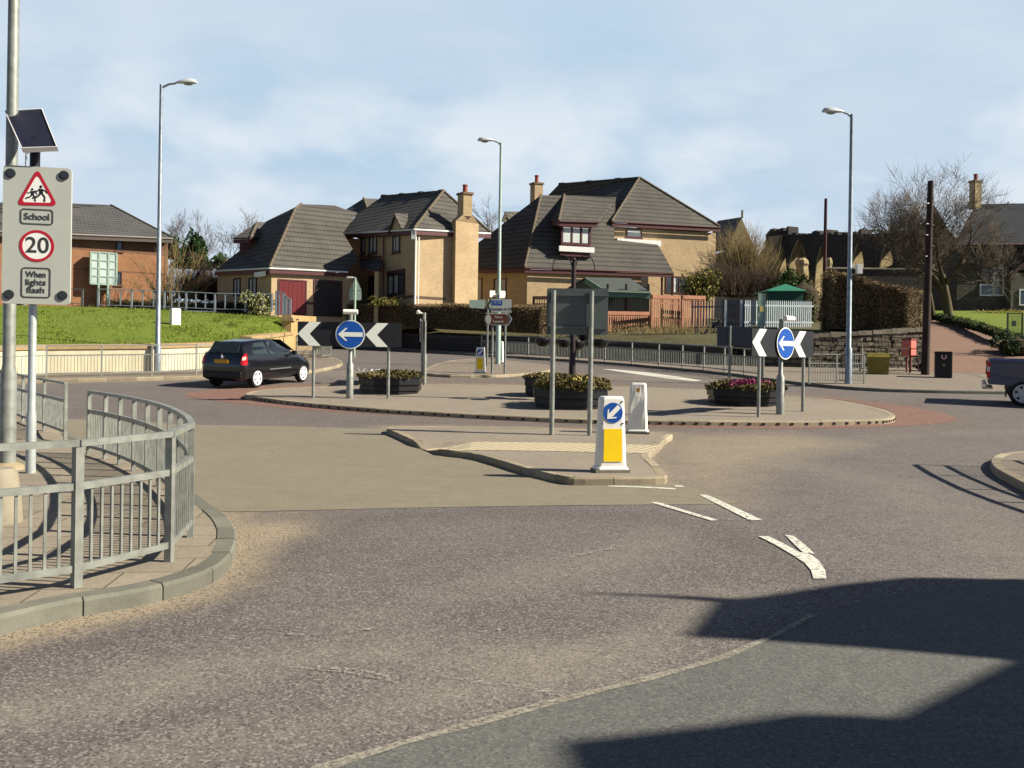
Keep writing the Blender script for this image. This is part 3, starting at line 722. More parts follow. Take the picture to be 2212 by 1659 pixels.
tag(q.build('drive_wall', M('gold_stone', S(214, 182, 128, .62)), loc=(pa.x, pa.y, 1.6)), 'plain sandstone drive wall under the garage doors, behind the sign with chevrons', 'wall')

# ---------------------------------------------------------------- grass bank and gardens
TOP = [(-420,652),(-200,655),(0,659),(150,662),(300,667),(420,674),(520,681),(632,688)]
bm_ = MB(); nrow = 9; cols = 40; pts = []
def lerp_poly(p, t):
    k = t * (len(p) - 1); i = min(int(k), len(p) - 2); f = k - i; return tuple(p[i][j] * (1 - f) + p[i + 1][j] * f for j in range(len(p[0])))
wbt = [(p[0], p[1] + .3, T(p[1]) + WH - .05) for p in wb]
def resamp(poly, n, key):
    out = []
    for i in range(n + 1):
        out.append(lerp_poly(poly, i / n))
    return out
topw = []
for (x, y) in TOP:
    p = P(x, y, 53.5 if x < 500 else 51); topw.append(tuple(p))
A_ = resamp(wbt, cols, 0); B_ = resamp(topw, cols, 0)
for j in range(nrow + 1):
    for i in range(cols + 1):
        t = j / nrow; p = V(A_[i]).lerp(V(B_[i]), t); p.z += .35 * math.sin(math.pi * t) + U(-.03, .03) * (0 < j < nrow); bm_.v.append(tuple(p))
for j in range(nrow):
    for i in range(cols):
        bm_.f.append([j * (cols + 1) + i, j * (cols + 1) + i + 1, (j + 1) * (cols + 1) + i + 1, (j + 1) * (cols + 1) + i]); bm_.mi.append(0); bm_.rnd.append(0)
bank = bm_.build('grass_bank', LAWN, smooth=True); tag(bank, kind='structure')
gb = MB(); gb.use_rnd = True
def blades(mb, f, n, h):
    for _ in range(n):
        p = f(); a = U(0, 6.28); w = .018
        mb.add([p + V((math.cos(a) * w, math.sin(a) * w, 0)), p - V((math.cos(a) * w, math.sin(a) * w, 0)), p + V((U(-.05, .05), U(-.05, .05), h * U(.5, 1.2)))], [(0, 1, 2)])
def onbank():
    i = U(0, cols); j = R() ** 1.5; a = V(lerp_poly(A_, i / cols)); b = V(lerp_poly(B_, i / cols)); p = a.lerp(b, j); p.z += .35 * math.sin(math.pi * j) - .02; return p
blades(gb, onbank, 42000, .07)
def edge_():
    i = U(0, cols); a = V(lerp_poly(A_, i / cols)); b = V(lerp_poly(B_, i / cols)); p = a.lerp(b, U(0, .02)); p.z += -.02; return p
blades(gb, edge_, 5000, .17)
def clump_():
    p = onbank(); return p
for _ in range(500):
    c_ = onbank(); blades(gb, lambda: c_ + V((U(-.2, .2), U(-.1, .1), 0)), 9, .13)
tag(gb.build('grass', GRASSB, normals=False), 'short bright green grass on the bank above the cream wall', 'grass', kind='stuff')
# garden plateau behind the walls
gm = MB(); cols2 = []
line = [(p[0], p[1] + .3, T(p[1]) + 1.0) for p in sw] + [(p[0], p[1] + .35, T(p[1]) + 1.35) for p in rw[1:]]
rows = []
rows.append(line)
rows.append([(p[0] * 1.03, p[1] + 1.6, p[2] + .35) for p in line])
rows.append([(p[0] * 1.12, 56.5, 4.3) for p in line]); rows.append([(p[0] * 1.3, 68, 4.9) for p in line]); rows.append([(p[0] * 2, 110, 6.0) for p in line]); rows.append([(p[0] * 10, 700, 4.0) for p in line])
n = len(line)
for r in rows: gm.v += r
for j in range(len(rows) - 1):
    for i in range(n - 1): gm.f.append([j * n + i, j * n + i + 1, (j + 1) * n + i + 1, (j + 1) * n + i]); gm.mi.append(0); gm.rnd.append(0)
tag(gm.build('garden_ground', EARTH), kind='structure')
gm = MB()   # left plateau behind the bank
tl = topw; rows = [tl, [(p[0], p[1] + 4, p[2] + .05) for p in tl], [(p[0] * 1.5, 75, 4.9) for p in tl], [(p[0] * 3, 140, 5.5) for p in tl], [(p[0] * 12, 700, 4.0) for p in tl]]
n = len(tl)
for r in rows: gm.v += r
for j in range(len(rows) - 1):
    for i in range(n - 1): gm.f.append([j * n + i, j * n + i + 1, (j + 1) * n + i + 1, (j + 1) * n + i]); gm.mi.append(0); gm.rnd.append(0)
a = tl[-1]; b = line[0]
gm.face([a, (a[0], 75, 4.3), (b[0] * 1.3 + 3, 75, 4.3), (b[0] + 3.5, 54.5, 3.75)])
tag(gm.build('garden_ground', M('drive_paving', (.16, .13, .10), .9, .15, 3)), kind='structure')

# dark wall under the hedge, rubble wall on the right
root = thing('stone_wall', 'low dark stone wall below the long brown hedge', 'wall', (sw[4][0], sw[4][1], T(sw[4][1])))
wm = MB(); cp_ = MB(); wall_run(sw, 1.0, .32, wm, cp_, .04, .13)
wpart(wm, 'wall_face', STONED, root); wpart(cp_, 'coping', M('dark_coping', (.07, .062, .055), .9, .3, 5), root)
root = thing('stone_wall', 'rubble stone retaining wall with rounded copes beside the red path', 'wall', (rw[2][0], rw[2][1], T(rw[2][1])))
wm = MB(); cp_ = MB(); hs = [P(x, y, p[1]).z - T(p[1]) for (x, y), p in zip(((1575, 742), (1650, 738), (1740, 731), (1860, 724), (1993, 716)), rw)]
for i in range(len(rw) - 1):
    a, b = V((*rw[i], 0)), V((*rw[i + 1], 0)); d = (b - a).normalized(); n_ = V((-d.y, d.x, 0)); L = (b - a).length
    q = [a, b, b + n_ * .45, a + n_ * .45]
    wm.prism([(p.x, p.y) for p in q], T(a.y), [T(a.y) + hs[i], T(b.y) + hs[i + 1], T(b.y) + hs[i + 1], T(a.y) + hs[i]])
    x = 0
    while x < L:
        w = U(.3, .6); t = min(1, (x + w / 2) / L); p = a.lerp(b, t) + n_ * .2
        z = T(a.y) + hs[i] + (T(b.y) + hs[i + 1] - T(a.y) - hs[i]) * t
        cp_.box((p.x, p.y, z + .1), (w * .95, .55, U(.18, .26)), math.atan2(d.y, d.x) + U(-.05, .05)); x += w
# projecting stones for a rough face
for _ in range(420):
    i = random.choice([0, 1, 2, 3, 3, 2]); t = R(); a, b = V((*rw[i], 0)), V((*rw[i + 1], 0)); d = (b - a).normalized(); n_ = V((-d.y, d.x, 0)); p = a.lerp(b, t) - n_ * .0
    wm.box((p.x, p.y, T(p.y) + U(.05, hs[i] - .1)), (U(.2, .5), U(.06, .16), U(.12, .22)), math.atan2(d.y, d.x))
wpart(wm, 'wall_face', STONE, root); wpart(cp_, 'coping', M('cope_stone', (.16, .14, .11), .9, .35, 4), root)

# path and lawn on the right
def rowsheet(name, rws, mat):
    q = MB(); n = len(rws[0])
    for r in rws: q.v += [tuple(p) for p in r]
    for j in range(len(rws) - 1):
        for i in range(n - 1): q.f.append([j * n + i, j * n + i + 1, (j + 1) * n + i + 1, (j + 1) * n + i]); q.mi.append(0); q.rnd.append(0)
    return tag(q.build(name, mat), kind='structure')
def prow(l, r, d0, d1, k=5): return [P(l[0] + (r[0] - l[0]) * i / k, l[1] + (r[1] - l[1]) * i / k, d0 + (d1 - d0) * i / k) for i in range(k + 1)]
g0 = G(1990, 803, .115); g1 = G(2330, 812, .115)
rowsheet('path', [[g0.lerp(g1, i / 5) for i in range(6)], prow((2002, 770), (2330, 772), 43.5, 43.5), prow((2006, 750), (2230, 748), 46, 46), prow((2008, 728), (2150, 728), 49.5, 49.5), prow((2010, 708), (2080, 707), 53.5, 53.5), prow((2012, 692), (2030, 691), 59, 59)], PATHM)
rowsheet('lawn', [prow((2030, 691), (2330, 790), 59, 41, 8), prow((2028, 684), (2330, 742), 60, 45.5, 8), prow((2022, 676), (2330, 690), 62.5, 60, 8), prow((2010, 671), (2330, 672), 67, 67, 8)], LAWN)
rowsheet('garden_ground', [prow((1760, 690), (2012, 692), 58, 59), prow((1760, 672), (2010, 671), 67, 67), prow((1700, 668), (2600, 671), 120, 120)], EARTH)

mark([(1100,810.5),(1134,809.5),(1136,813.5),(1102,814.5)], APRON)
# ---------------------------------------------------------------- houses
def on_plane(x, y, A, B, C):
    """where the photo pixel's ray meets the plane of three points"""
    n = (B - A).cross(C - A); r = ray(x, y); return CAM + r * ((A - CAM).dot(n) / r.dot(n))
class Wall:
    """vertical plane through two plan points; carries photo pixels onto itself"""
    def __init__(s, a, b):
        s.a = V((a[0], a[1], 0)); s.b = V((b[0], b[1], 0)); s.d = (s.b - s.a).normalized(); s.n = V((s.d.y, -s.d.x, 0))
        if s.n.dot(-s.a) < 0: s.n = -s.n
    def hit(s, x, y):
        r = ray(x, y); o = CAM - s.a; t = -o.dot(s.n) / r.dot(s.n); return CAM + r * t
    def rect(s, x0, y0, x1, y1):
        ym, xm = (y0 + y1) / 2, (x0 + x1) / 2
        u0 = (s.hit(x0, ym) - s.a).dot(s.d); u1 = (s.hit(x1, ym) - s.a).dot(s.d)
        return min(u0, u1), max(u0, u1), s.hit(xm, y1).z, s.hit(xm, y0).z
    def pt(s, u, z, off): q = s.a + s.d * u + s.n * off; return V((q.x, q.y, z))
    def slab(s, mb, u0, u1, z0, z1, o0, o1, mi=0):
        vs = [s.pt(u, z, o) for u in (u0, u1) for z in (z0, z1) for o in (o0, o1)]
        mb.add(vs, [(0, 1, 3, 2), (4, 6, 7, 5), (0, 4, 5, 1), (2, 3, 7, 6), (0, 2, 6, 4), (1, 5, 7, 3)], mi)
def window(root, wall, px, frame=MAROON, vert=(), horiz=(), curtain=(), fw=.07, glass=GLASS, cmat=None, name='window', sill=None):
    u0, u1, z0, z1 = wall.rect(*px); q = MB()
    wall.slab(q, u0, u1, z0, z0 + fw, .0, .06); wall.slab(q, u0, u1, z1 - fw, z1, .0, .06)
    wall.slab(q, u0, u0 + fw, z0 + fw, z1 - fw, .0, .06); wall.slab(q, u1 - fw, u1, z0 + fw, z1 - fw, .0, .06)
    for v in vert: c = u0 + (u1 - u0) * v; wall.slab(q, c - fw * .4, c + fw * .4, z0 + fw, z1 - fw, .0, .055)
    for v in horiz: c = z0 + (z1 - z0) * v; wall.slab(q, u0 + fw, u1 - fw, c - fw * .4, c + fw * .4, .0, .05)
    fo = wpart(q, name, frame, root)
    q = MB(); wall.slab(q, u0 + fw, u1 - fw, z0 + fw, z1 - fw, .004, .018); wpart(q, 'pane', glass, root, fo)
    if curtain:
        q = MB()
        for (a, b) in curtain: wall.slab(q, u0 + fw + (u1 - u0 - 2 * fw) * a, u0 + fw + (u1 - u0 - 2 * fw) * b, z0 + fw * 1.3, z1 - fw * 1.3, .018, .022)
        wpart(q, 'curtain', cmat or CURT, root, fo)
    if sill:
        q = MB(); wall.slab(q, u0 - .08, u1 + .08, z0 - .12, z0 - .002, .0, .1); wpart(q, 'sill', sill, root, fo)
    return fo
def door(root, wall, px, mat, frame=MAROON, fw=.08, panels=0, name='door'):
    u0, u1, z0, z1 = wall.rect(*px); q = MB()
    wall.slab(q, u0, u0 + fw, z0, z1, .0, .05); wall.slab(q, u1 - fw, u1, z0, z1, .0, .05); wall.slab(q, u0 + fw, u1 - fw, z1 - fw, z1, .0, .05)
    d = MB(); wall.slab(d, u0 + fw, u1 - fw, z0, z1 - fw, .003, .02)
    for k in range(panels): c = u0 + fw + (u1 - u0 - 2 * fw) * (k + .5) / panels; wall.slab(d, c - (u1 - u0) / panels * .38, c + (u1 - u0) / panels * .38, z0 + .06, z1 - fw - .08, .02, .032)
    o = wpart(d, name, mat, root); wpart(q, 'door_frame', frame, root, o); return o
def roof(root, faces, mat=ROOF1, hips=(), eaves=(), fascia=MAROON, hr=.10, gutter=None, under=.10):
    q = MB()
    for f in faces: q.tri(f)
    o = wpart(q, 'roof', mat, root)
    md = o.modifiers.new('thick', 'SOLIDIFY'); md.thickness = under; md.offset = -1; md.use_even_offset = False
    for f in o.data.polygons:
        if f.normal.z < 0: f.flip()
    if hips:
        h = MB()
        for (a, b) in hips:
            a, b = V(a), V(b); k = max(2, int((b - a).length / .38))
            for i in range(k): h.tube([a.lerp(b, i / k) + V((0, 0, .03)), a.lerp(b, (i + .96) / k) + V((0, 0, .03))], [hr, hr * .88], 7)
        wpart(h, 'hip_tiles', HIP, root, o)
    if eaves:
        h = MB(); g = MB()
        for (a, b) in eaves:
            a, b = V(a), V(b); h.beam(a + V((0, 0, -.24)), b + V((0, 0, -.24)), .05, .24)
            g.tube([a + V((0, -.06, -.06)), b + V((0, -.06, -.06))], .055, 6)
        wpart(h, 'fascia', fascia, root, o); wpart(g, 'gutter', gutter or MAROON, root, o)
    return o
def chimney(root, x0, x1, xm, ytop, ybot, d, pot, cap=True, mat=CREAM):
    """x0 shaded left edge, xm front corner, x1 right edge"""
    f = P(xm, ytop, d); r = P(x1, ytop, d + .25); l = P(x0, ytop, d + .55)
    bk = r + (l - f); zb = P(xm, ybot, d).z
    xy = [(p.x, p.y) for p in (f, r, bk, l)]
    q = MB(); q.prism(xy, zb, f.z); o = wpart(q, 'chimney', mat, root)
    c = sum((V((*p, 0)) for p in xy), V((0, 0, 0))) / 4
    q = MB(); q.prism([(c.x + (p[0] - c.x) * 1.2, c.y + (p[1] - c.y) * 1.2) for p in xy], f.z, f.z + .14); wpart(q, 'chimney_cap', M('cap_stone', S(150, 120, 88, .55)), root, o)
    q = MB()
    q.lathe((c.x, c.y, f.z + .13), [(.17, 0), (.15, .1), (.14, pot * .8), (.17, pot * .85), (.17, pot)], 10); wpart(q, 'chimney_pot', M('terracotta', S(176, 84, 62, .6)), root, o, smooth=True)
    return o
def pipe(root, x, y0, y1, d, mat, r=.045):
    a = P(x, y0, d); b = P(x, y1, d); q = MB(); q.tube([(a.x, a.y, a.z), (a.x, a.y, b.z)], r, 8); wpart(q, 'downpipe', mat, root, smooth=True)

# --- right house
hr_ = P(1136, 660, 60.3); root = thing('house', 'cream brick house with front dormer and chimney, right of the middle lamp post', 'house', (hr_.x, hr_.y, 4.2))
L1 = P(1133.3, 577.6, 60); L0 = P(958.7, 580.6, 66); L2 = P(1455, 588.3, 63.2); T2 = P(1421.3, 528.6, 65.2); T1 = P(1326.3, 518, 64.5); T1 = on_plane(1326.3, 518, L1, L2, P(1168.5, 421.3, 64.2)); T2 = on_plane(1421.3, 528.6, L1, L2, P(1168.5, 421.3, 64.2)); Vv = on_plane(1330, 426, L1, L2, P(1168.5, 421.3, 64.2)); print('T1', T1.y, 'T2', T2.y, 'V', Vv.y); P1 = P(1168.5, 421.3, 64.2)
L0b = V((L0.x + 4, L0.y + 9, L0.z)); P1b = V((P1.x + 3, 71.5, P1.z))
roof(root, [[L0, L1, P1], [L1, L2, T2, T1, Vv, P1], [L0, P1, P1b, L0b]], ROOF1, hips=[(L1, P1)], eaves=[(L0, L1), (L1, L2)])
R1 = P(1381.4, 384, 68.5); R0 = P(1208.3, 398.4, 74.5); E0 = P(1321.7, 478, 64.2); E1 = P(1556, 490.3, 67); E2 = P(1165, 440, 76.5); E3 = P(1260, 440, 84); E1b = V((E1.x - 1.5, 77, E1.z))
roof(root, [[R0, R1, E0, E2], [R1, E0, E1], [R0, E2, E3], [R0, R1, E1, E1b, E3]], ROOF1, hips=[(E0, R1), (R1, E1)], eaves=[(E0, E1), (E2, E0)], under=.08)
rt = MB()
for k in range(14): a = R0.lerp(R1, k / 14); b = R0.lerp(R1, (k + .97) / 14); rt.tube([a, b], .1 if k % 5 else .15, 6)
wpart(rt, 'ridge_tiles', ROOF1, root)
w1 = P(1139, 590, 60.4); w0 = P(975, 590, 66.0); w2 = P(1385, 595, 62.9); h0 = P(1327, 500, 64.7); h1 = P(1546.5, 500, 67.35)
zl = L1.z - .3
q = MB(); q.prism([(w0.x, w0.y), (w1.x, w1.y), (w2.x, w2.y), (w2.x - .3, w2.y + 2.4), (w2.x - 1, 74), (w0.x + 3, 74)], 3.4, [L0.z - .3, zl, L2.z - .35, L2.z - .3, zl, L0.z - .3]); wpart(q, 'wall', CREAM, root)
zh = E0.z - .3
q = MB(); q.prism([(h0.x, h0.y), (h1.x, h1.y), (h1.x - 2.5, 77), (h0.x - 4, 77)], 3.4, zh); wpart(q, 'wall', CREAM, root)
WA = Wall((w1.x, w1.y), (w2.x, w2.y)); WBl = Wall((w0.x, w0.y), (w1.x, w1.y)); WH_ = Wall((h0.x, h0.y), (h1.x, h1.y))
window(root, WBl, (1016, 601.5, 1042, 658), vert=(.5,), curtain=((.08, .42), (.6, .95)), cmat=CURT)
window(root, WBl, (1067, 601.5, 1094, 658), vert=(.5,), curtain=((.1, .4), (.6, .95)), cmat=CURT)
window(root, WH_, (1353, 494.5, 1386, 513.5), sill=MAROON, glass=CURTW)
q = MB(); u0, u1, z0, z1 = WH_.rect(1327, 519, 1421, 528.5); WH_.slab(q, u0, u1, z0 - .1, z1, .01, .5); wpart(q, 'lead_flashing', WHITEP, root)
window(root, WH_, (1438, 597, 1490, 634), vert=(.3, .55), curtain=((.32, .40),), cmat=CURTW)
q = MB(); u0, u1, z0, z1 = WH_.rect(1362, 596, 1400, 636); WH_.slab(q, u0, u1, z0, z1, .005, .02); wpart(q, 'porch_recess_shade', M('dark_door_and_recess', (.02, .012, .01)), root)  # dark slab painted in for the shade of the porch recess
q = MB()
for xx in (1430, 1452):
    a = P(xx, 592, 63.2); q.box((a.x, a.y, (a.z + 3.9) / 2), (.14, .14, a.z - 3.9))
wpart(q, 'porch_post', MAROON, root)
# front dormer
F0 = P(1207, 477, 60.7); F1 = P(1291, 479.5, 61.5); Rr = P(1329, 426.5, 67); Rl = P(1219, 421.3, 64.9); Bk = P(1174.6, 473.4, 64.5); Bt = P(1176, 425, 65.2); F1b = P(1299, 476, 65.5)
dm = roof(root, [[F0, F1, Rr, Rl], [F0, Rl, Bt, Bk], [F1, Rr, F1b]], ROOF1, hips=[(F0, Rl)], eaves=[(F0, F1), (Bk, F0)])
d0 = P(1211.5, 486, 61.0); d1 = P(1276, 486, 61.65); zb = P(1240, 541, 62).z
q = MB(); q.prism([(d0.x, d0.y), (d1.x, d1.y), (d1.x + .3, d1.y + 4), (d0.x + .3, d0.y + 4)], zb - .5, F0.z - .18); dw = wpart(q, 'dormer_wall', MAROON, root)
WD = Wall((d0.x, d0.y), (d1.x, d1.y))
window(root, WD, (1212, 486, 1276, 530), vert=(.36, .68), curtain=((.0, .3), (.33, .64), (.72, .97)), cmat=CURTW, fw=.14)
q = MB(); u0, u1, z0, z1 = WD.rect(1207, 533, 1283, 543); WD.slab(q, u0, u1, z0 - .05, z1, -.1, .12); wpart(q, 'lead_flashing', WHITEP, root)
chimney(root, 1145.5, 1173, 1155.5, 397, 440, 70, .62)
# little gable behind
ga = P(1091, 457, 76); gb_ = P(1120, 457, 79); gl = P(1083, 478, 75.5); gr = P(1100, 478, 76.5)
roof(root, [[ga, gl, V((gl.x + 3, gl.y + 6, gl.z)), gb_], [ga, gr, V((gr.x + 3, gr.y + 6, gr.z)), gb_]], ROOF1)
q = MB(); q.tri([ga + V((0, .2, 0)), gl + V((0, .2, 0)), gr + V((0, .2, 0))]); q.prism([(gl.x + .2, gl.y + .3), (gr.x - .1, gr.y + .3), (gr.x + 2, gr.y + 6), (gl.x + 2, gl.y + 6)], 4, gl.z); wpart(q, 'gable', MAROON, root)

# --- middle house
k0 = P(898, 500, 54.4); k1 = P(965, 503, 55.7); kL = P(733, 508, 64.6)
root = thing('house', 'two storey cream brick house with tall gable chimney and dark tiled roof, in the middle', 'house', (k0.x, k0.y, 4.2))
R1 = P(958, 413.2, 59.5); R0 = P(825.3, 424.4, 66.5); E0 = P(894.8, 493.9, 53.9); E1 = P(1060, 503, 57.9); EL = P(738, 504, 63.5); Va = P(774, 461, 66)
Eb = V((E1.x - 4.2, E1.y + 3.0, E1.z)); ELb = V((EL.x + 3, 74, EL.z))
roof(root, [[R0, R1, E0, EL, Va], [R1, E0, E1], [R0, R1, E1, Eb, ELb], [R0, Va, EL, ELb]], ROOF1, hips=[(E0, R1), (R1, E1)], eaves=[(EL, E0), (E0, E1)], gutter=WHITEP)
rt = MB()
for k in range(16): a = R0.lerp(R1, k / 16); b = R0.lerp(R1, (k + .97) / 16); rt.tube([a, b], .09 if k % 5 else .15, 6)
wpart(rt, 'ridge_tiles', ROOF1, root)
n_ = V((k1.x - k0.x, k1.y - k0.y, 0)).normalized(); kE = V((k0.x, k0.y, 0)) + n_ * 4.55; pr = V((n_.y, -n_.x, 0)); zt = E0.z - .3
q = MB(); q.prism([(k0.x, k0.y), (kE.x, kE.y), (kE.x - 4.2, kE.y + 2.8), (kL.x + 2.5, 72), (kL.x, kL.y)], 3.4, [zt, E1.z - .3, zt, EL.z - .3, EL.z - .32]); wpart(q, 'wall', CREAM, root)
WB2 = Wall((kL.x, kL.y), (k0.x, k0.y)); WA2 = Wall((k0.x, k0.y), (kE.x, kE.y))
q = MB()
for w in (WA2, WB2):
    u0, u1, z0, z1 = w.rect(900, 641, 963, 647) if w is WA2 else w.rect(838, 640, 896, 646)
    w.slab(q, u0, u1, z0, z1, .0, .012)
wpart(q, 'brick_band', BAND, root)
for px, vt, cu in (((780, 512, 789, 548), (), ((.5, 1.),)), ((798, 510, 815, 547), (.5,), ((.1, .42), (.6, .95))), ((849, 508, 865, 545), (.45,), ((.1, .8),)), ((838, 592, 875, 636), (.33, .66), ((.05, .28), (.4, .6)))):
    window(root, WB2, px, M('dark_frame', (.022, .010, .010)), vt, curtain=cu, cmat=CURT, sill=BAND)
q = MB(); u0, u1, z0, z1 = WB2.rect(838, 584, 876, 592); WB2.slab(q, u0, u1, z0, z1, 0, .09); wpart(q, 'lintel', MAROON, root)
door(root, WB2, (796, 595, 816, 650), M('dark_door_and_recess', (.02, .012, .01)))
# porch roof
pz1 = WB2.hit(776, 559); pz2 = WB2.hit(824, 559); o1 = P(780, 583, 58.5); o2 = P(819, 588, 56)
roof(root, [[pz1, pz2, o2, o1]], ROOF1); q = MB(); q.beam(o1, o2, .1, .2); q.beam(pz1 + V((0, -.1, .1)), pz2 + V((0, -.1, .1)), .1, .12); wpart(q, 'porch_beam', MAROON, root)
q = MB(); q.box((o2.x - .1, o2.y + .2, (o2.z + 3.6) / 2), (.25, 1.2, o2.z - 3.6)); wpart(q, 'porch_pier', CREAM, root)
# small gablet over the upstairs window
ga = P(794, 0, 58); g0 = P(792, 463.5, 59.6); g1_ = P(828, 470, 62.2)
gp = P(852, 461, 55.6); gbk = P(890, 461.5, 59.5); gl = P(837, 503, 56.6); gr = P(867, 493, 55.1)
roof(root, [[gp, gl, V((gl.x + 1.2, gl.y + 2.5, gl.z)), gbk], [gp, gr, V((gr.x + .6, gr.y + 2.2, gr.z + .5)), gbk]], ROOF1, under=.06)
q = MB(); q.tri([gp + V((.05, .25, -.05)), gl + V((.1, .25, 0)), gr + V((-.05, .25, 0))]); wpart(q, 'gable', CREAM, root)
pipe(root, 898, 512, 657, 54.2, WHITEP, .06); pipe(root, 905, 512, 657, 54.3, WHITEP, .04); pipe(root, 829, 508, 650, 57.9, MAROON)
q = MB(); a = P(894, 508, 54); q.box(a, (.28, .2, .5)); wpart(q, 'alarm_box', WHITEP, root)
# chimney breast on the gable
bk0 = WA2.hit(974, 500); b0 = P(984.6, 500, bk0.y - .42); b1 = P(1033.7, 500, bk0.y + .75); bk1 = V((b1.x + bk0.x - b0.x, b1.y + bk0.y - b0.y, 0))
zs = P(990, 477, b0.y).z
q = MB(); q.prism([(b0.x, b0.y), (b1.x, b1.y), (bk1.x, bk1.y + .3), (bk0.x, bk0.y + .3)], 3.4, zs)
tb = [V((b0.x, b0.y, zs)), V((b1.x, b1.y, zs)), V((bk1.x, bk1.y, zs)), V((bk0.x, bk0.y, zs))]
zt2 = P(1003, 462, 55.6).z
c0 = P(1001.5, 470, 55.65); c1 = P(1020.4, 470, 56.0); c2 = c1 + V((-.35, .8, 0)); c3 = P(988.7, 470, 56.3)
tt = [V((p.x, p.y, zt2)) for p in (c0, c1, c2, c3)]
q.add(tb + tt, [(0, 1, 5, 4), (1, 2, 6, 5), (2, 3, 7, 6), (3, 0, 4, 7), (4, 5, 6, 7)])
wpart(q, 'chimney_breast', CREAM, root)
chimney(root, 988.7, 1020.4, 1001.5, 419, 466, 55.65, .52)
# roof piece behind on the left
a0 = P(785.5, 428.5, 74); a1 = P(815, 429.5, 78); a2 = P(732, 462, 74); a3 = P(800, 470, 70)
roof(root, [[a0, a2, a3], [a0, a3, P(840, 470, 74), a1]], ROOF1, hips=[(a0, a3)])

# --- garage house
c_ = P(588, 600, 54.4); root = thing('house', 'cream brick house with steep tiled garage roof and two garage doors, one red', 'house', (c_.x, c_.y, 4.1))
G1 = P(582.8, 577.6, 54); Gt = P(638, 452, 58.2); Gb = P(752, 585.8, 57); Gr = on_plane(772.5, 459.2, G1, Gb, Gt); Gw = on_plane(741, 503, G1, Gb, Gt); Gv = on_plane(776, 561, G1, Gb, Gt); G0 = P(464.3, 583.7, 60); Bl = P(651, 440.8, 59.6); Br = P(723.7, 443.8, Gr.y + .8); Bd = P(745, 452, Gr.y + .9); Lf = P(576, 477.5, 61.6); Le = P(518, 541, 62)
roof(root, [[G1, Gb, Gv, Gw, Gr, Gt], [G0, G1, Gt, Bl, Lf, Le], [Gt, Gr, Bd, Br, Bl], [G0, Le, Lf, Bl, V((Bl.x + 2, 72, Bl.z - 1)), V((G0.x + 4, 74, G0.z))]], ROOF1, hips=[(G1, Gt), (Gt, Bl)], eaves=[(G1, Gb), (G0, G1)], gutter=WHITEP)
g1 = P(586.5, 590, 54.3); g2 = P(762, 592, 57.4); g0 = P(470, 590, 60.2); zt = G1.z - .3
q = MB(); q.prism([(g0.x, g0.y), (g1.x, g1.y), (g2.x, g2.y), (g2.x + 1, 66), (g0.x + 3, 72)], 3.0, [G0.z - .3, zt, Gb.z - .3, Gb.z - .3, G0.z - .3]); wpart(q, 'wall', CREAM, root)
WG = Wall((g1.x, g1.y), (g2.x, g2.y)); WGl = Wall((g0.x, g0.y), (g1.x, g1.y))
door(root, WG, (600, 604, 662, 681), M('red_garage_door', (.13, .012, .014), .45, .12, 4), panels=6, name='garage_door')
door(root, WG, (677, 605, 739, 684), M('dark_garage_door', (.018, .010, .010), .5, .2, 4), panels=6, name='garage_door')
q = MB(); u0, u1, z0, z1 = WG.rect(587, 654, 600, 659); WG.slab(q, u0, u1, z0, z1, 0, .012); u0, u1, z0, z1 = WG.rect(662, 652, 677, 658); WG.slab(q, u0, u1, z0, z1, 0, .012); wpart(q, 'brick_band', BAND, root)
window(root, WGl, (505, 601, 520, 640), M('dark_frame', (.022, .010, .010)), (.5,), curtain=((.1, .4), (.6, .9)))
window(root, WGl, (538, 600, 555, 640), M('dark_frame', (.022, .010, .010)), (.5,), curtain=((.1, .4), (.6, .9)))
q = MB(); u0, u1, z0, z1 = WGl.rect(561, 588, 584, 598.5); WGl.slab(q, u0, u1, z0, z1, .3, .36); wpart(q, 'name_plate', WHITEP, root)
s0 = P(505, 514, 60); s1 = P(564, 510.5, 60.5); st = P(556, 479.6, 63); st2 = P(580, 479.6, 65); sb = P(540, 511, 60)
roof(root, [[s0, P(541, 513.5, 59.3), st], [P(541, 513.5, 59.3), s1, st2, st], [s0, st, st2, P(560, 500, 66)]], ROOF1, hips=[(P(541, 513.5, 59.3), st)], hr=.07, eaves=[(s0, P(541, 513.5, 59.3))])
a = P(518, 516, 60.6); b = P(560, 516, 60.6); q = MB(); q.prism([(a.x, a.y), (b.x, b.y - .4), (b.x + 1, b.y + 4), (a.x + 1, a.y + 4)], P(530, 556, 60.6).z, a.z - .05); wpart(q, 'dormer_wall', MAROON, root)

# --- brick flats on the far left
n0 = P(-260, 520, 54); n1 = P(363, 520, 63); root = thing('house', 'orange and brown brick block with grey slate roof behind the school sign', 'house', (P(200, 660, 61.5).x, 61.5, 4))
e0 = P(-280, 486, 53.6); e1 = P(374, 514, 62.6); r0 = P(20, 434, 60); r1 = P(239, 442.7, 66.5); eb0 = V((e0.x - 6, 68, e0.z)); eb1 = V((e1.x * 73 / 62.6 - .3, 73, e1.z))
rm = P(158.9, 439.4, 66)
roof(root, [[e0, e1, r1, r0], [e1, eb1, r1], [r0, r1, eb1, eb0], [e0, r0, eb0]], ROOF2, hips=[(e1, r1)], eaves=[(e0, e1)], fascia=M('grey_fascia', S(110, 100, 96, .6)), gutter=M('pale_gutter', S(190, 180, 170, .6)), hr=.06)
zm = P(300, 550, 62.3).z; zt = e1.z - .3
xy = [(n0.x, n0.y), (n1.x, n1.y), (n1.x * 73 / 63 - .2, 73), (n0.x - 6, 67)]
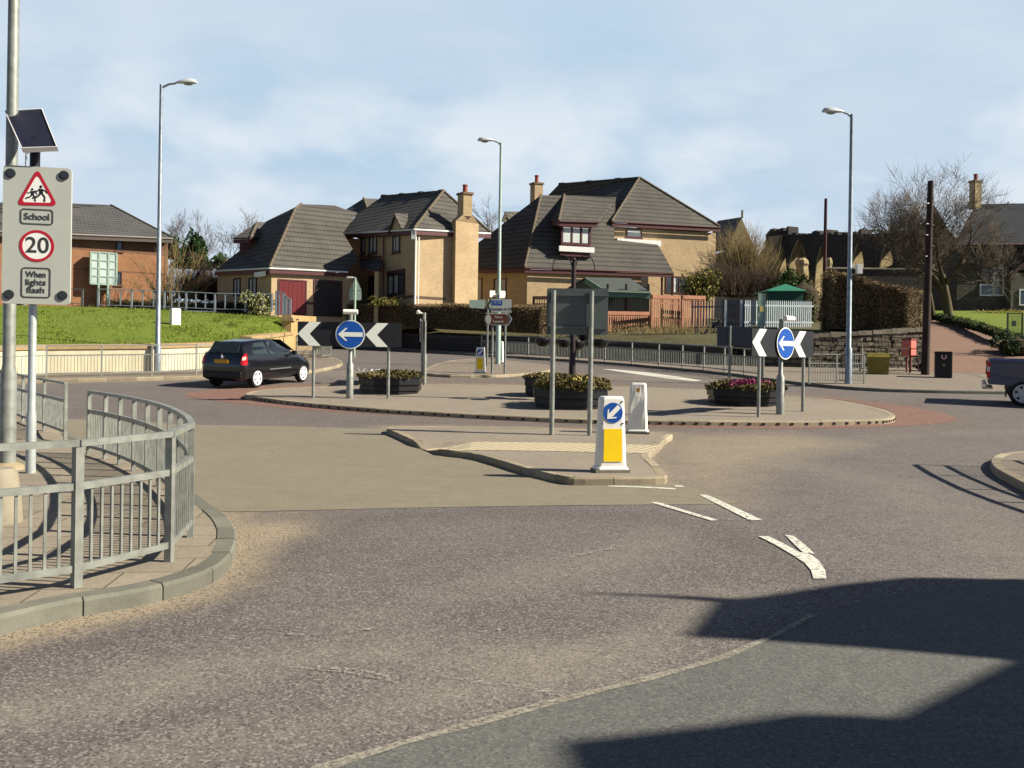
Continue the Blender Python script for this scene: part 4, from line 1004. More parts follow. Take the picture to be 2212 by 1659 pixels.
q = MB(); q.prism(xy, 3.2, zm); wpart(q, 'lower_wall', ORANGEB, root); q = MB(); q.prism(xy, zm, [e0.z - .3, zt, zt, e0.z - .3]); wpart(q, 'upper_wall', BROWNB, root)
WN = Wall((n0.x, n0.y), (n1.x, n1.y))
q = MB(); u0, u1, z0, z1 = WN.rect(120, 584, 362, 586.5); WN.slab(q, u0, u1, z0, z1, 0, .01); wpart(q, 'brick_band', BROWNB, root)
window(root, WN, (251, 518, 265, 542), M('dark_frame', (.022, .010, .010)), sill=BROWNB); window(root, WN, (249, 588, 263, 615), M('dark_frame', (.022, .010, .010)), sill=BROWNB)
gm_ = M('pale_green_frame', S(172, 196, 180, .7), .5, .06, 4); gg = glass_mat('green_glass', (.40, .48, .46))
u0, u1, z0, z1 = WN.rect(193, 548, 248, 616); bq = MB(); gq = MB(); um = u0 + (u1 - u0) * .68
WN.slab(gq, u0 + .05, u1 - .05, z0 + .05, z1 - .05, .35, .75)
for uu in (u0, u0 + .5, um, u1): WN.slab(bq, uu - .06, uu + .06, z0 - (1.6 if uu in (u0 + .5, um) else 0), z1, .3, .8)
for k in (0, 1, 2, 3, 4): zz_ = z0 + (z1 - z0) * k / 4; WN.slab(bq, u0, u1, zz_ - .04, zz_ + .04, .32, .79)
o = wpart(gq, 'stair_window', gg, root); wpart(bq, 'frame', gm_, root, o)
pipe(root, 357, 520, 660, 62.6, BROWNB)
q = MB(); a = P(212, 489, 63.6); q.lathe(a, [(.12, -.1), (.06, .0), (.06, .45), (.14, .5), (.1, .6)], 8); wpart(q, 'roof_vent', WHITEP, root)

# --- stone house on the far right
root = thing('house', 'dark stone house with slate roof and stone chimney behind the bare tree', 'house', (P(2150, 672, 68).x, 68, 5))
e0 = P(2060, 527, 67.5); e1 = P(2500, 524, 67.5); r0 = P(2108, 441, 72.5); r1 = P(2500, 434, 72.5); b0 = P(2085, 540, 79); b1 = P(2500, 530, 79)
roof(root, [[e0, e1, r1, r0], [r0, r1, b1, b0]], ROOF3, under=.1, eaves=[(e0, e1)], fascia=M('dark_frame', (.022, .010, .010)))
s0 = P(2068, 560, 68); q = MB(); q.prism([(s0.x, s0.y), (P(2500, 560, 68).x, 68), (P(2500, 560, 68).x, 79), (s0.x + .5, 79)], 3.8, e0.z - .1)
q.tri([V((s0.x + .1, 68.1, e0.z - .1)), V((s0.x + .3, 72.5, r0.z - .1)), V((s0.x + .5, 79, e0.z - .1))]); wpart(q, 'wall', HSTONE, root)
chimney(root, 2094, 2121, 2107, 392, 450, 71.8, .55, mat=PALEST)
WS = Wall((s0.x, 68), (P(2500, 560, 68).x, 68))
window(root, WS, (2145, 578, 2168, 639), WHITEP, (), (.55,), fw=.09); window(root, WS, (2116, 614, 2146, 639), WHITEP, (), (), fw=.09); window(root, WS, (2118, 580, 2140, 607), M('brown_frame', (.12, .08, .05)), (.6,), fw=.07)
p0 = P(2183, 588, 66.9); p1 = P(2310, 588, 66.9); pt = P(2255, 530, 66.9)
q = MB(); q.prism([(p0.x + .2, 67.2), (p1.x, 67.2), (p1.x, 68), (p0.x + .2, 68)], 3.8, p0.z + .2); q.tri([V((p0.x + .2, 67.2, p0.z)), V((p1.x, 67.2, p0.z)), V((pt.x, 67.2, pt.z))]); wpart(q, 'porch_wall', M('porch_stone', (.12, .11, .09), .9, .25, 2), root)
roof(root, [[p0, pt, V((pt.x, 69, pt.z)), V((p0.x, 69, p0.z))], [p1, pt, V((pt.x, 69, pt.z)), V((p1.x, 69, p1.z))]], ROOF3, eaves=[(p0, pt)], fascia=M('dark_frame', (.022, .010, .010)))
window(root, Wall((p0.x + .2, 67.2), (p1.x, 67.2)), (2201, 625, 2230, 660), WHITEP, fw=.08)

# --- church gable far away
root = thing('church', 'distant stone church gable and roof behind the bare yellow shrubs', 'church', (P(1600, 560, 90).x, 90, 5))
a = P(1601, 469, 90); l = P(1572, 540, 90); r = P(1632, 540, 90); bk = P(1550, 477, 100); bl = P(1520, 545, 100)
roof(root, [[a, l, bl, bk]], ROOF2, under=.1); q = MB(); q.tri([a, l, r]); q.prism([(l.x, l.y), (r.x, r.y), (r.x - 4, 100), (bl.x, 100)], 3, l.z); wpart(q, 'gable_wall', PALEST, root)
q = MB(); q.box(a + V((.1, 0, .3)), (.15, .3, .8)); wpart(q, 'finial', PALEST, root)

# --- ruined church wall with pointed arches: it runs away to the left, so its face is shaded and the far jambs catch the sun
qa = P(1655, 580, 92); qb = P(2040, 580, 72); WR = Wall((qa.x, qa.y), (qb.x, qb.y))
root = thing('ruined_wall', 'dark ruined church wall with pointed arches and sunlit jambs', 'ruin', (qa.x, qa.y, 5))
def wu(x, y): h_ = WR.hit(x, y); return (h_ - WR.a).dot(WR.d), h_.z
def arch(x0, x1, yb, yt):
    ua, ub, ut = wu(x0, yb)[0], wu(x1, yb)[0], wu((x0 + x1) / 2, yt)[0]; zt_ = wu((x0 + x1) / 2, yt)[1]; zs_ = 7.2; zs_ = 5 + (zt_ - 5) * .5; um = (ua + ub) / 2; n_ = 7; pts = [(ua, 4.0), (ua, zs_)]
    for k in range(1, n_): s_ = k / n_; pts.append((ua + (um - ua) * (1 - math.cos(s_ * 1.2)) / (1 - math.cos(1.2)), zs_ + (zt_ - zs_) * math.sin(s_ * 1.2) / math.sin(1.2)))
    pts.append((um, zt_))
    for k in range(n_ - 1, 0, -1): s_ = k / n_; pts.append((ub + (um - ub) * (1 - math.cos(s_ * 1.2)) / (1 - math.cos(1.2)), zs_ + (zt_ - zs_) * math.sin(s_ * 1.2) / math.sin(1.2)))
    return pts + [(ub, zs_), (ub, 4.0)]
uend = wu(2040, 580)[0]; out = [(-.2, 4.0)]
for x, y in ((1656, 562), (1653, 548), (1656, 536), (1650, 524), (1655, 516), (1653, 508), (1657, 503)): out.append(wu(x, y))
random.seed(12); x = 1664
while x < 2030: u_, z_ = wu(x, 503 + (x > 1840) * (x - 1840) * .02); zz_ = z_ + U(-.2, .3) + (.35 if x < 1700 else 0); out.append((u_, zz_)); x += U(4, 10); out.append((wu(x - .6, 503)[0], zz_ + U(-.05, .05)))
out += [wu(2038, 507), (uend, 4.0)]
holes = [arch(1683, 1700, 578, 534), arch(1703, 1748, 578, 518), arch(1762, 1788, 578, 534), arch(1840, 1868, 578, 526), arch(1900, 1932, 578, 526)]
poly = list(out)
for hpts in reversed(holes): poly += list(reversed(hpts))
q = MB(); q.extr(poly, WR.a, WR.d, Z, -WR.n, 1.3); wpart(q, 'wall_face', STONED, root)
q = MB()
for hpts in holes:   # pale lining only on the sunlit jambs: sunlight put into the colour
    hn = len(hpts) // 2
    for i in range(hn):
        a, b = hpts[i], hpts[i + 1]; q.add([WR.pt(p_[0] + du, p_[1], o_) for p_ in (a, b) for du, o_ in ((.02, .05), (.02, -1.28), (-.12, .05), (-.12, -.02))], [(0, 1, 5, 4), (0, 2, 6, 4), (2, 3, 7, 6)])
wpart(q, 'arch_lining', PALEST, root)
q = MB(); cu, cz = wu(1728, 556)
for x, y in ((1710, 538), (1716, 529), (1724, 524), (1735, 526), (1743, 534)): u_, z_ = wu(x, y); q.beam(WR.pt(cu, cz, -.6), WR.pt(u_, z_, -.6), .34, .9, up=tuple(WR.d))
q.beam(WR.pt(cu, cz, -.6), WR.pt(wu(1727, 579)[0], 4.5, -.6), .4, .8, up=tuple(WR.d)); wpart(q, 'tracery', PALEST, root)
q = MB()
for x in (1669,):
    u_, z_ = wu(x, 512); u2, z2 = wu(1655, 572)
    vs = [WR.pt(u_, z_, .02), WR.pt(u_ + 1.6, z_, .02), WR.pt(u2 + 1.6, z2 - 1, .02), WR.pt(u2 + .3, z2 - 1, .02), WR.pt(u_, z_, .5), WR.pt(u_ + 1.6, z_, .3), WR.pt(u2 + 1.6, z2 - 1, 2.0), WR.pt(u2 + .3, z2 - 1, 2.2)]
    q.add(vs, [(0, 1, 2, 3), (4, 5, 6, 7), (0, 1, 5, 4), (1, 2, 6, 5), (2, 3, 7, 6), (3, 0, 4, 7)])
wpart(q, 'buttress', PALEST, root)
q = MB(); WR.slab(q, -3, uend + 4, 3, wu(1750, 520)[1] - .3, -9, -8); wpart(q, 'rear_wall', STONED, root)
for lab, x0, x1, y0, y1, d in (('grey stone table tomb below the fan window of the ruin', 1718, 1746, 558, 590, 76), ('tan domed stone monument beside the dark red pole', 1783, 1798, 557, 585, 74)):
    a = P(x0, y1, d); b = P(x1, y0, d); w = (b.x - a.x); cx_ = (a.x + b.x) / 2; rt_ = thing('stone_monument', lab, 'monument', (cx_, d, a.z), 0, 'monuments in the churchyard')
    q = MB(); q.lathe((cx_, d, a.z - 1), [(w * .5, 0), (w * .5, 1.3), (w * .46, 1.32), (w * .44, b.z - a.z + .3), (w * .56, b.z - a.z + .5), (w * .5, b.z - a.z + .8), (w * .3, b.z - a.z + 1.0)], 8); wpart(q, 'drum', PALEST, rt_)
    q = MB(); q.box((cx_, d, a.z - .85), (w * 1.3, w * 1.3, .4)); wpart(q, 'plinth', PALEST, rt_)
# graveyard boundary wall with pale coping
a = P(1786, 577, 66); b = P(2004, 582, 66); root = thing('churchyard_wall', 'dark churchyard wall with thin pale coping behind the clipped hedge', 'wall', (a.x, 66, 4))
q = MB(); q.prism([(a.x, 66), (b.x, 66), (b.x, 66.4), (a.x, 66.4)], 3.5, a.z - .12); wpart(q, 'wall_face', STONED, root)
q = MB(); q.prism([(a.x - .05, 65.9), (b.x + .05, 65.9), (b.x + .05, 66.5), (a.x - .05, 66.5)], a.z - .117, a.z); wpart(q, 'coping', M('pale_coping', S(205, 200, 180, .62)), root)
# ---------------------------------------------------------------- signs
Z = V((0, 0, 1))
def arrow_poly(L, w, hw, hl):  # points left, centred
    return [(-L / 2, 0), (-L / 2 + hl, hw), (-L / 2 + hl + .28 * hl, hw), (-L / 2 + hl * .72, w), (L / 2, w), (L / 2, -w), (-L / 2 + hl * .72, -w), (-L / 2 + hl * 1.28, -hw), (-L / 2 + hl, -hw)]
def disc(mb, c, r, ux, un, th, n=36, r0=0.):
    mb.extr([(r * math.cos(2 * math.pi * k / n), r * math.sin(2 * math.pi * k / n)) for k in range(n)], c, ux, Z, un, th)
def chevron_sign(label, base, th, kb=1.0, lit=SIGNW):
    base = V(base); ux = V((math.cos(th), math.sin(th), 0)); un = V((math.sin(th), -math.cos(th), 0))
    root = thing('chevron_sign', label, 'road sign', base, 0, 'chevron boards on the roundabout')
    o = lambda u, z, d=0: base + ux * u + Z * z + un * d
    def grd(u): p = base + ux * u; return T(p.y) + .1
    q = MB(); q.extr([(-1.41, 1.42), (1.39, 1.42), (1.39, 2.08), (-1.41, 2.08)], base, ux, Z, -un, .03); wpart(q, 'sign_board', BLACK, root)
    for cx in (-1.41, .40):
        q = MB(); q.extr([(cx + .005, 1.75), (cx + .31, 2.075), (cx + .62, 2.075), (cx + .32, 1.75), (cx + .62, 1.425), (cx + .31, 1.425)], o(0, 0, .003), ux, Z, un, .003); wpart(q, 'chevron', lit, root)
    for u in (-.98, 1.04):
        q = MB(); p = o(u, 0, -.075); q.tube([(p.x, p.y, grd(u)), (p.x, p.y, base.z + 2.02)], .042, 10); wpart(q, 'post', STEEL, root, smooth=True)
    p = o(0, 0, -.09); q = MB(); q.tube([(p.x, p.y, grd(0)), (p.x, p.y, base.z + .93), (p.x, p.y, base.z + 1.0), (p.x, p.y, base.z + 2.35)], [.098, .098, .055, .055], 14); wpart(q, 'post', STEEL, root, smooth=True)
    q = MB(); disc(q, o(0, 1.75, .03), .395, ux, un, .012); dd = wpart(q, 'disc_sign', lit, root)
    q = MB(); disc(q, o(0, 1.75, .044), .365, ux, un, .004); wpart(q, 'disc_face', BLUE, root, dd)
    q = MB(); q.extr(arrow_poly(.66, .06, .175, .20), o(0, 1.75, .05), ux, Z, un, .004); wpart(q, 'arrow', lit, root, dd)
    q = MB(); a = o(-.19, 2.36, .12); b = o(.19, 2.36, .12); q.tube([a - ux * .01, a, b, b + ux * .01], [.05, .068, .068, .05], 12); q.beam(o(0, 2.31, -.09), o(0, 2.36, .1), .05); wpart(q, 'sign_light', WHITEPL, root, smooth=True)
    return root
chevron_sign('black chevron board with round blue arrow sign facing us, beside the dark car', G(755, 861, .11), 0.13)
chevron_sign('narrow looking sunlit chevron board with blue arrow sign at the right planter', G(1692, 895.5, .11), math.radians(42))
chevron_sign('chevron board seen edge on with lamp behind the left planter', G(909, 826, .11), math.radians(-82))

def bollard(label, p, rz, sticker=False):
    p = V(p); root = thing('traffic_bollard', label, 'bollard', p, rz, 'white keep left bollards on the islands')
    q = MB()
    def ring(z, w, d, c=.04): return [(-w + c, -d, z), (w - c, -d, z), (w, -d + c, z), (w, d - c, z), (w - c, d, z), (-w + c, d, z), (-w, d - c, z), (-w, -d + c, z)]
    rings = [ring(.0, .225, .14), ring(.06, .225, .14), ring(.085, .20, .12), ring(.98, .165, .095), ring(1.015, .145, .08)]
    vs = [v for r_ in rings for v in r_]; fs = [(i * 8 + k, i * 8 + (k + 1) % 8, i * 8 + 8 + (k + 1) % 8, i * 8 + 8 + k) for i in range(4) for k in range(8)] + [tuple(range(32, 40))]
    if sticker:
        for i in range(len(vs)):
            pass
    q.add(vs, fs); o = q.build('body', WHITEPL, root)
    md = o.modifiers.new('bev', 'BEVEL'); md.width = .008; md.segments = 2
    un = V((0, -1, .036)).normalized(); ux = V((1, 0, 0)); uz = ux.cross(un) * -1; uz = V((0, .036, 1)).normalized()
    yf = lambda z: -(.12 - .025 * (z - .085) / .895)
    q = MB(); n = 28; c = V((0, yf(.80) - .004, .80)); q.extr([(.135 * math.cos(2 * math.pi * k / n), .135 * math.sin(2 * math.pi * k / n)) for k in range(n)], c, ux, uz, un, .004); d_ = q.build('disc', BLUE, root)
    ar = [(x * .707 - y * -.707 * -1, x * .707 + y * .707) for x, y in arrow_poly(.235, .03, .078, .09)]
    q = MB(); q.extr(ar, c + un * .005, ux, uz, un, .003); q.build('arrow', WHITEPL, d_)
    q = MB(); q.extr([(-.128, -.21), (.128, -.21), (.122, .225), (-.122, .225)], V((0, yf(.36) - .004, .36)), ux, uz, un, .004); q.build('yellow_panel', YEL, root)
    q = MB()
    for (sx_, sz_) in ((-.13, .95), (.13, .95), (-.14, .66), (.14, .66)): q.lathe((sx_, yf(sz_) - .002, sz_), [(.012, -.01), (.012, .01)], 8)
    q.build('bolt', STEELD, root)
    if sticker:
        q = MB(); q.extr([(-.03, -.04), (.03, -.04), (.03, .04), (-.03, .04)], V((0, .12 - .022 + .014, .87)), V((-1, 0, 0)), V((0, -.028, 1)), V((0, 1, .0)), .003); q.build('sticker', M('orange_sticker', (.55, .25, .02)), root)
        # dents in the crumpled shell
        me = o.data
        bm = bmesh.new(); bm.from_mesh(me); bmesh.ops.subdivide_edges(bm, edges=bm.edges[:], cuts=3, use_grid_fill=True)
        for v in bm.verts:
            if .15 < v.co.z < .8: v.co.y += .014 * math.sin(v.co.z * 9 + v.co.x * 14) * (1 if v.co.y > 0 else .4); v.co.x += .006 * math.sin(v.co.z * 13 + 1)
        bm.to_mesh(me); bm.free()
    q = MB(); q.box((0, 0, .02), (.47, .30, .04)); q.build('base', M('dirty_base', (.18, .17, .13), .9, .3, 12), root)
    return root
bollard('white bollard with blue arrow disc and yellow panel at the near island tip', G(1318, 1019, .1), math.radians(9))
bollard('crumpled white bollard seen from behind with a small orange sticker', G(1377, 936, .1), math.radians(172), True)
bollard('small distant white bollard with blue disc and yellow panel beside the direction signs', G(1037.5, 806, .1), math.radians(-8))
bollard('distant blank white bollard back between the direction sign posts', G(1079, 784.5, .1), math.radians(168))

# grey back of the map sign on the near island
a = P(1191.5, 940, 17.3); b = P(1273.5, 941, 17.3); a.z = b.z = T(17.3) + .1; root = thing('road_sign', 'large grey sign seen from behind on two steel posts in front of the central planter', 'road sign', a)
ux = V((b.x - a.x, b.y - a.y, 0)).normalized(); un = V((ux.y, -ux.x, 0)); zt = P(1191, 626, a.y).z
L = (b - a).dot(ux); k = F / a.y
zb0 = P(1191, 722, a.y).z; zt0 = P(1191, 622, a.y).z; ul = -(1191 - 1177) / k; ur = L + (1310 - 1273) / k
def rrect(u0, u1, z0, z1, r, n=4):
    pts = []
    for cx, cz, a0 in ((u1 - r, z0 + r, -90), (u1 - r, z1 - r, 0), (u0 + r, z1 - r, 90), (u0 + r, z0 + r, 180)):
        for i in range(n + 1): t = math.radians(a0 + 90 * i / n); pts.append((cx + r * math.cos(t), cz + r * math.sin(t)))
    return pts
q = MB(); q.extr(rrect(ul, ur, zb0 - a.z, zt0 - a.z, .04), a - un * .06, ux, Z, -un, .012); o = wpart(q, 'sign_panel', GREYB, root)
q = MB()
for zz_ in (zb0 + .14, zt0 - .12): q.beam(a + ux * ul - un * .045 + Z * (zz_ - a.z), a + ux * ur - un * .045 + Z * (zz_ - a.z), .03, .05)
wpart(q, 'rail', GREYB, root)
q = MB(); q.beam(a + ux * (ul + .03) - un * .05 + Z * (zb0 - a.z + .15), a + ux * (ul + .10) - un * .05 + Z * (zb0 - a.z + .15), .02, .06); wpart(q, 'sticker', WHITEP, root)
for p in (a, b):
    q = MB(); q.tube([p - Z * .05, (p.x, p.y, zt0 - .05)], .048, 12); wpart(q, 'post', STEEL, root, smooth=True)
# second grey back on the far right
a = G(1575.6, 813, .1); b = G(1648, 815, .1); root = thing('road_sign', 'wide grey sign seen from behind, left of the narrow chevron board', 'road sign', a)
ux = V((b.x - a.x, b.y - a.y, 0)).normalized(); un = V((ux.y, -ux.x, 0)); k = F / a.y
z0, z1 = P(1575, 747, a.y).z - a.z, P(1575, 706, a.y).z - a.z
q = MB(); q.extr([(-27 / k, z0), (98 / k, z0), (98 / k, z1), (-27 / k, z1)], a - un * .06, ux, Z, -un, .012); wpart(q, 'sign_panel', M('slate_back', (.05, .065, .078), .6, .1, 3), root)
for p in (a, b):
    q = MB(); q.tube([p - Z * .05, (p.x, p.y, a.z + z1 + .05)], .05, 10); wpart(q, 'post', STEELD, root, smooth=True)

# direction signs on the far island
a = G(1062.5, 807, .1); b = G(1090, 807, .1); root = thing('direction_sign', 'white and brown direction signs on two posts beside the small far bollard', 'road sign', a)
d = a.y - .06; k = F / d; ux = V((1, 0, 0)); un = V((0, -1, 0))
def pz(y): return P(1075, y, d).z - a.z
def px_(x): return (x - 1062.5) / k
q = MB(); q.extr([(px_(1049), pz(660.5)), (px_(1056), pz(675)), (px_(1103), pz(675)), (px_(1103), pz(646)), (px_(1056), pz(646))], (a.x, d, a.z), ux, Z, -un, .015); s1 = wpart(q, 'sign_panel', SIGNG, root)
q = MB(); q.extr([(px_(1049.5), pz(660.5)), (px_(1056), pz(674)), (px_(1060), pz(674)), (px_(1053.5), pz(660.5)), (px_(1060), pz(647)), (px_(1056), pz(647))], (a.x, d - .003, a.z), ux, Z, un, .004); wpart(q, 'arrow_head', BLACK, root, s1)
q = MB(); q.extr([(px_(1060.5), pz(659)), (px_(1083), pz(659)), (px_(1083), pz(649)), (px_(1060.5), pz(649))], (a.x, d - .003, a.z), ux, Z, un, .004); wpart(q, 'blue_patch', BLUE, root, s1)
text_mesh('M 74', .13, 'lettering', SIGNG, (a.x + px_(1072), d - .009, a.z + pz(654)), ux, Z, s1, root)
text_mesh('Carluke A 73', .14, 'lettering', BLACK, (a.x + px_(1081), d - .006, a.z + pz(667.5)), ux, Z, s1, root, width=.82)
q = MB(); q.extr([(px_(1045), pz(689)), (px_(1048), pz(702.5)), (px_(1097), pz(702.5)), (px_(1105), pz(689)), (px_(1097), pz(676.5)), (px_(1048), pz(676.5))], (a.x, d, a.z), ux, Z, -un, .015); s1 = wpart(q, 'sign_panel', SIGNG, root)
q = MB(); q.extr([(px_(1047.5), pz(700.5)), (px_(1092), pz(700.5)), (px_(1097), pz(689)), (px_(1092), pz(678.5)), (px_(1047.5), pz(678.5))], (a.x, d - .003, a.z), ux, Z, un, .004); wpart(q, 'brown_panel', BROWN, root, s1)
q = MB(); q.extr([(px_(1094), pz(700)), (px_(1097), pz(700)), (px_(1102), pz(689)), (px_(1097), pz(679)), (px_(1094), pz(679)), (px_(1099), pz(689))], (a.x, d - .003, a.z), ux, Z, un, .004); wpart(q, 'arrow_head', BLACK, root, s1)
q = MB(); n = 16; q.extr([(px_(1053.5) + .11 * math.cos(6.283 * i / n), pz(690) + .19 * math.sin(6.283 * i / n)) for i in range(n)], (a.x, d - .008, a.z), ux, Z, un, .004); wpart(q, 'symbol', SIGNG, root, s1)
text_mesh('New', .15, 'lettering', SIGNG, (a.x + px_(1075), d - .009, a.z + pz(685)), ux, Z, s1, root); text_mesh('Lanark', .15, 'lettering', SIGNG, (a.x + px_(1075), d - .009, a.z + pz(694.5)), ux, Z, s1, root, width=.42)
for p in (a, b):
    q = MB(); q.tube([p - Z * .05, (p.x, p.y, a.z + pz(648))], .045, 10); wpart(q, 'post', STEELD, root, smooth=True)
# pale sign back further left, white lit sign backs on the column, triangle sign back
a = G(1052, 790, .1); root = thing('road_sign', 'pale sign back on one post just left of the direction signs', 'road sign', a); k = F / a.y
q = MB(); q.extr([(-39 / k, P(1030, 665, a.y).z - a.z), (-7 / k, P(1030, 667, a.y).z - a.z), (-5 / k, P(1030, 647, a.y).z - a.z), (-40 / k, P(1030, 649, a.y).z - a.z)], a - V((0, .1, 0)), ux, Z, V((0, 1, 0)), .012); wpart(q, 'sign_panel', M('pale_green_back', S(176, 198, 184, .8)), root)
q = MB(); q.tube([a, (a.x, a.y, P(1052, 646, a.y).z)], .045, 8); q.beam((a.x - .6, a.y - .05, P(1052, 655, a.y).z), (a.x, a.y - .05, P(1052, 655, a.y).z), .04); wpart(q, 'post', STEELD, root, smooth=True)
a = G(765, 772, .11); root = thing('road_sign', 'triangular warning sign seen from behind with a small lamp, above the blue arrow disc', 'road sign', a); k = F / a.y
zt = P(765, 600, a.y).z
q = MB(); q.tube([a, (a.x, a.y, zt)], .055, 10); wpart(q, 'post', M('green_steel', S(180, 205, 190, .7), .5), root, smooth=True)
q = MB(); y_ = a.y - .09
def z_(y): return P(765, y, a.y).z - a.z
sg = M('pale_green_back', S(176, 198, 184, .8))
q = MB(); q.extr([(-13 / k, z_(627)), (13 / k, z_(627)), (3 / k, z_(605)), (-3 / k, z_(605))], a + V((0, .07, 0)), ux, Z, V((0, 1, 0)), .015); wpart(q, 'triangle_panel', sg, root)
q = MB(); q.extr(rrect(-13 / k, 13 / k, z_(648), z_(628), .05), a + V((0, .07, 0)), ux, Z, V((0, 1, 0)), .015); wpart(q, 'plate', sg, root)
q = MB(); q.beam((a.x, a.y, zt), (a.x - .3, a.y, zt + .05), .06, .05); q.box((a.x - .28, a.y, zt + .02), (.26, .12, .08)); wpart(q, 'sign_light', WHITEPL, root)

# ---------------------------------------------------------------- lamp posts
def lamp(label, base, ztop, side, rb, rt, collar, arm=.55, col=POLE):
    base = V(base); root = thing('lamp_post', label, 'lamp post', base, 0, 'tall street lamps'); h = ztop - base.z
    q = MB(); q.tube([(0, 0, -.1), (0, 0, collar), (0, 0, collar + .06), (0, 0, h)], [rb, rb, rb * .72, rt], 16); q.build('pole', col, root, smooth=True)
    q = MB(); q.tube([(0, 0, h - .12), (side * arm * .5, 0, h + .02), (side * arm, 0, h + .06)], [.045, .04, .035], 8); q.build('arm', col, root, smooth=True)
    q = MB(); x = side * arm
    n = 12; rings = []
    prof = [(-.02, .03, .02), (.1, .08, .06), (.3, .14, .11), (.52, .15, .13), (.7, .11, .10), (.78, .02, .02)]
    for (u, w, t) in prof: rings.append([(x + side * u, w * math.cos(6.2832 * k / n), h + .09 + (max(0, math.sin(6.2832 * k / n)) * t * 1.25 + min(0, math.sin(6.2832 * k / n)) * .035)) for k in range(n)])
    vs = [v for r_ in rings for v in r_]; fs = [(i * n + k, i * n + (k + 1) % n, i * n + n + (k + 1) % n, i * n + n + k) for i in range(len(prof) - 1) for k in range(n)] + [tuple(range(n)), tuple(range(len(vs) - n, len(vs)))]
    q.add(vs, fs); hd = q.build('lamp_head', M('pale_grey_lamp', S(214, 218, 222, .8), .4, .05), root, smooth=True)
    q = MB(); q.lathe((x + side * .45, 0, h + .075), [(.02, -.09), (.10, -.06), (.13, 0)], 12, sx=1.5, sy=.9); q.build('lamp_glass', M('lamp_bowl', S(170, 176, 170, .7), .2), hd, smooth=True)
    return root
p = G(340, 803, .11); lamp('tall lamp post in front of the cream wall on the left', p, P(350, 183, p.y).z, 1, .125, .062, .95)
p = G(1832, 829, .11); lamp('tall lamp post on the right with a small white box halfway up', p, P(1842, 247, p.y).z, -1, .125, .062, 1.25, .3)
lp_ = p
q = MB(); zc = P(1852, 581, p.y).z; q.box((p.x + .33, p.y - .02, zc), (.18, .2, .34)); q.beam((p.x, p.y, zc + .12), (p.x + .3, p.y, zc + .12), .04)
tag(q.build('junction_box', WHITEP, loc=(p.x + .3, p.y, zc)), 'small white box fixed halfway up the right lamp post', 'box')
p = G(1075.5, 786, .11); lamp('tall lamp post rising between the two cream brick houses', p, P(1078.5, 308, p.y).z, -1, .12, .055, 2.0, .3, M('green_lamp_steel', S(176, 198, 190, .72), .45, .2))
p = V((P(52, 660, 58).x, 58, 4.6)); lamp('distant lamp post mostly hidden behind the school sign', p, P(52, 329, 58).z, 1, .12, .06, 1.2, .35)
# white lit plates on the middle column
a = G(1075.5, 786, .11)
for lab, x0, x1, y0, y1 in (('square white plate edged red on the left of the lamp column above the signs', 1058, 1070.5, 627.5, 642), ('white angular plate on the right of the lamp column above the signs', 1079, 1092, 628, 644)):
    l = P(x0, y1, a.y - .2); r = P(x1, y0, a.y - .2)
    q = MB(); q.extr([(0, .0), (r.x - l.x, .02), (r.x - l.x + (.0 if x0 < 1060 else .03), (r.z - l.z) * .6), (r.x - l.x, r.z - l.z), (0, r.z - l.z)], l, V((.93, .36, 0)), Z, V((.36, -.93, 0)), -.02)
    q.beam((l.x, a.y - .15, (l.z + r.z) / 2), (a.x, a.y, (l.z + r.z) / 2), .04)
    tag(q.build('sign_plate', WHITEP, loc=(l.x, a.y, l.z)), lab, 'sign', 'plates on the lamp column')

# ---------------------------------------------------------------- school sign and big pole, near left
p = G(16, 1014, .11); root = thing('lamp_post', 'thick galvanised lamp post at the left edge behind the school sign', 'lamp post', p)
q = MB(); tp = P(31, 0, p.y); zc = P(16, 800, p.y).z - p.z; q.tube([(0, 0, -.05), (0, 0, zc - .06), (0, 0, zc + .08), (0, 0, 4.2), (0, 0, 7.8)], [.094, .094, .074, .070, .058], 24); q.build('pole', STEEL, root, smooth=True)
q = MB(); q.tube([(0, 0, 7.7), (.3, 0, 7.9), (.7, 0, 7.95)], [.05, .05, .04], 8); q.lathe((.95, 0, 7.95), [(.05, -.08), (.2, -.03), (.16, .08), (.04, .12)], 10, sx=1.6); q.build('lamp_head', POLE, root, smooth=True)
q = MB(); q.lathe((0, 0, 0), [(.2, -.02), (.19, .05), (.11, .09)], 20); q.build('base_collar', M('concrete', S(190, 172, 140, .6)), root, smooth=True)
p = G(66, 1022, .11); d = p.y; root = thing('school_sign', 'pale grey school speed limit sign with solar panel on a steel pole at the left', 'road sign', p)
k = F / d
q = MB(); ztop = P(72, 340, d).z - p.z; zc = P(66, 892, d).z - p.z; q.tube([(0, 0, -.05), (0, 0, zc - .03), (0, 0, zc + .03), (0, 0, ztop)], [.058, .058, .046, .046], 18); q.build('post', M('bright_galvanised', S(196, 204, 204, .75), .4, .15, 8, .3), root, smooth=True)
th = math.radians(14); ux = V((math.cos(th), math.sin(th), 0)); un = V((math.sin(th), -math.cos(th), 0))
c = P(78, 508, d - .10); oc = c - p
def sp2(x, y):   # photo pixel on the sign plane -> (u, w)
    r = ray(x, y); t = (c - CAM).dot(un) / r.dot(un); h = CAM + r * t - c; return h.dot(ux), h.z
u0 = sp2(5, 500)[0]; u1 = sp2(153, 510)[0]; z0 = sp2(76, 657)[1]; z1 = sp2(80, 360)[1]
q = MB(); q.extr(rrect(u0, u1, z0, z1, .05), oc, ux, Z, -un, .05); sgn = q.build('sign_panel', SIGNG, root)
def onsign(name, poly, mat, off=.002, th_=.002, par=None): q_ = MB(); q_.extr(poly, oc + un * off, ux, Z, un, th_); return q_.build(name, mat, par or sgn)
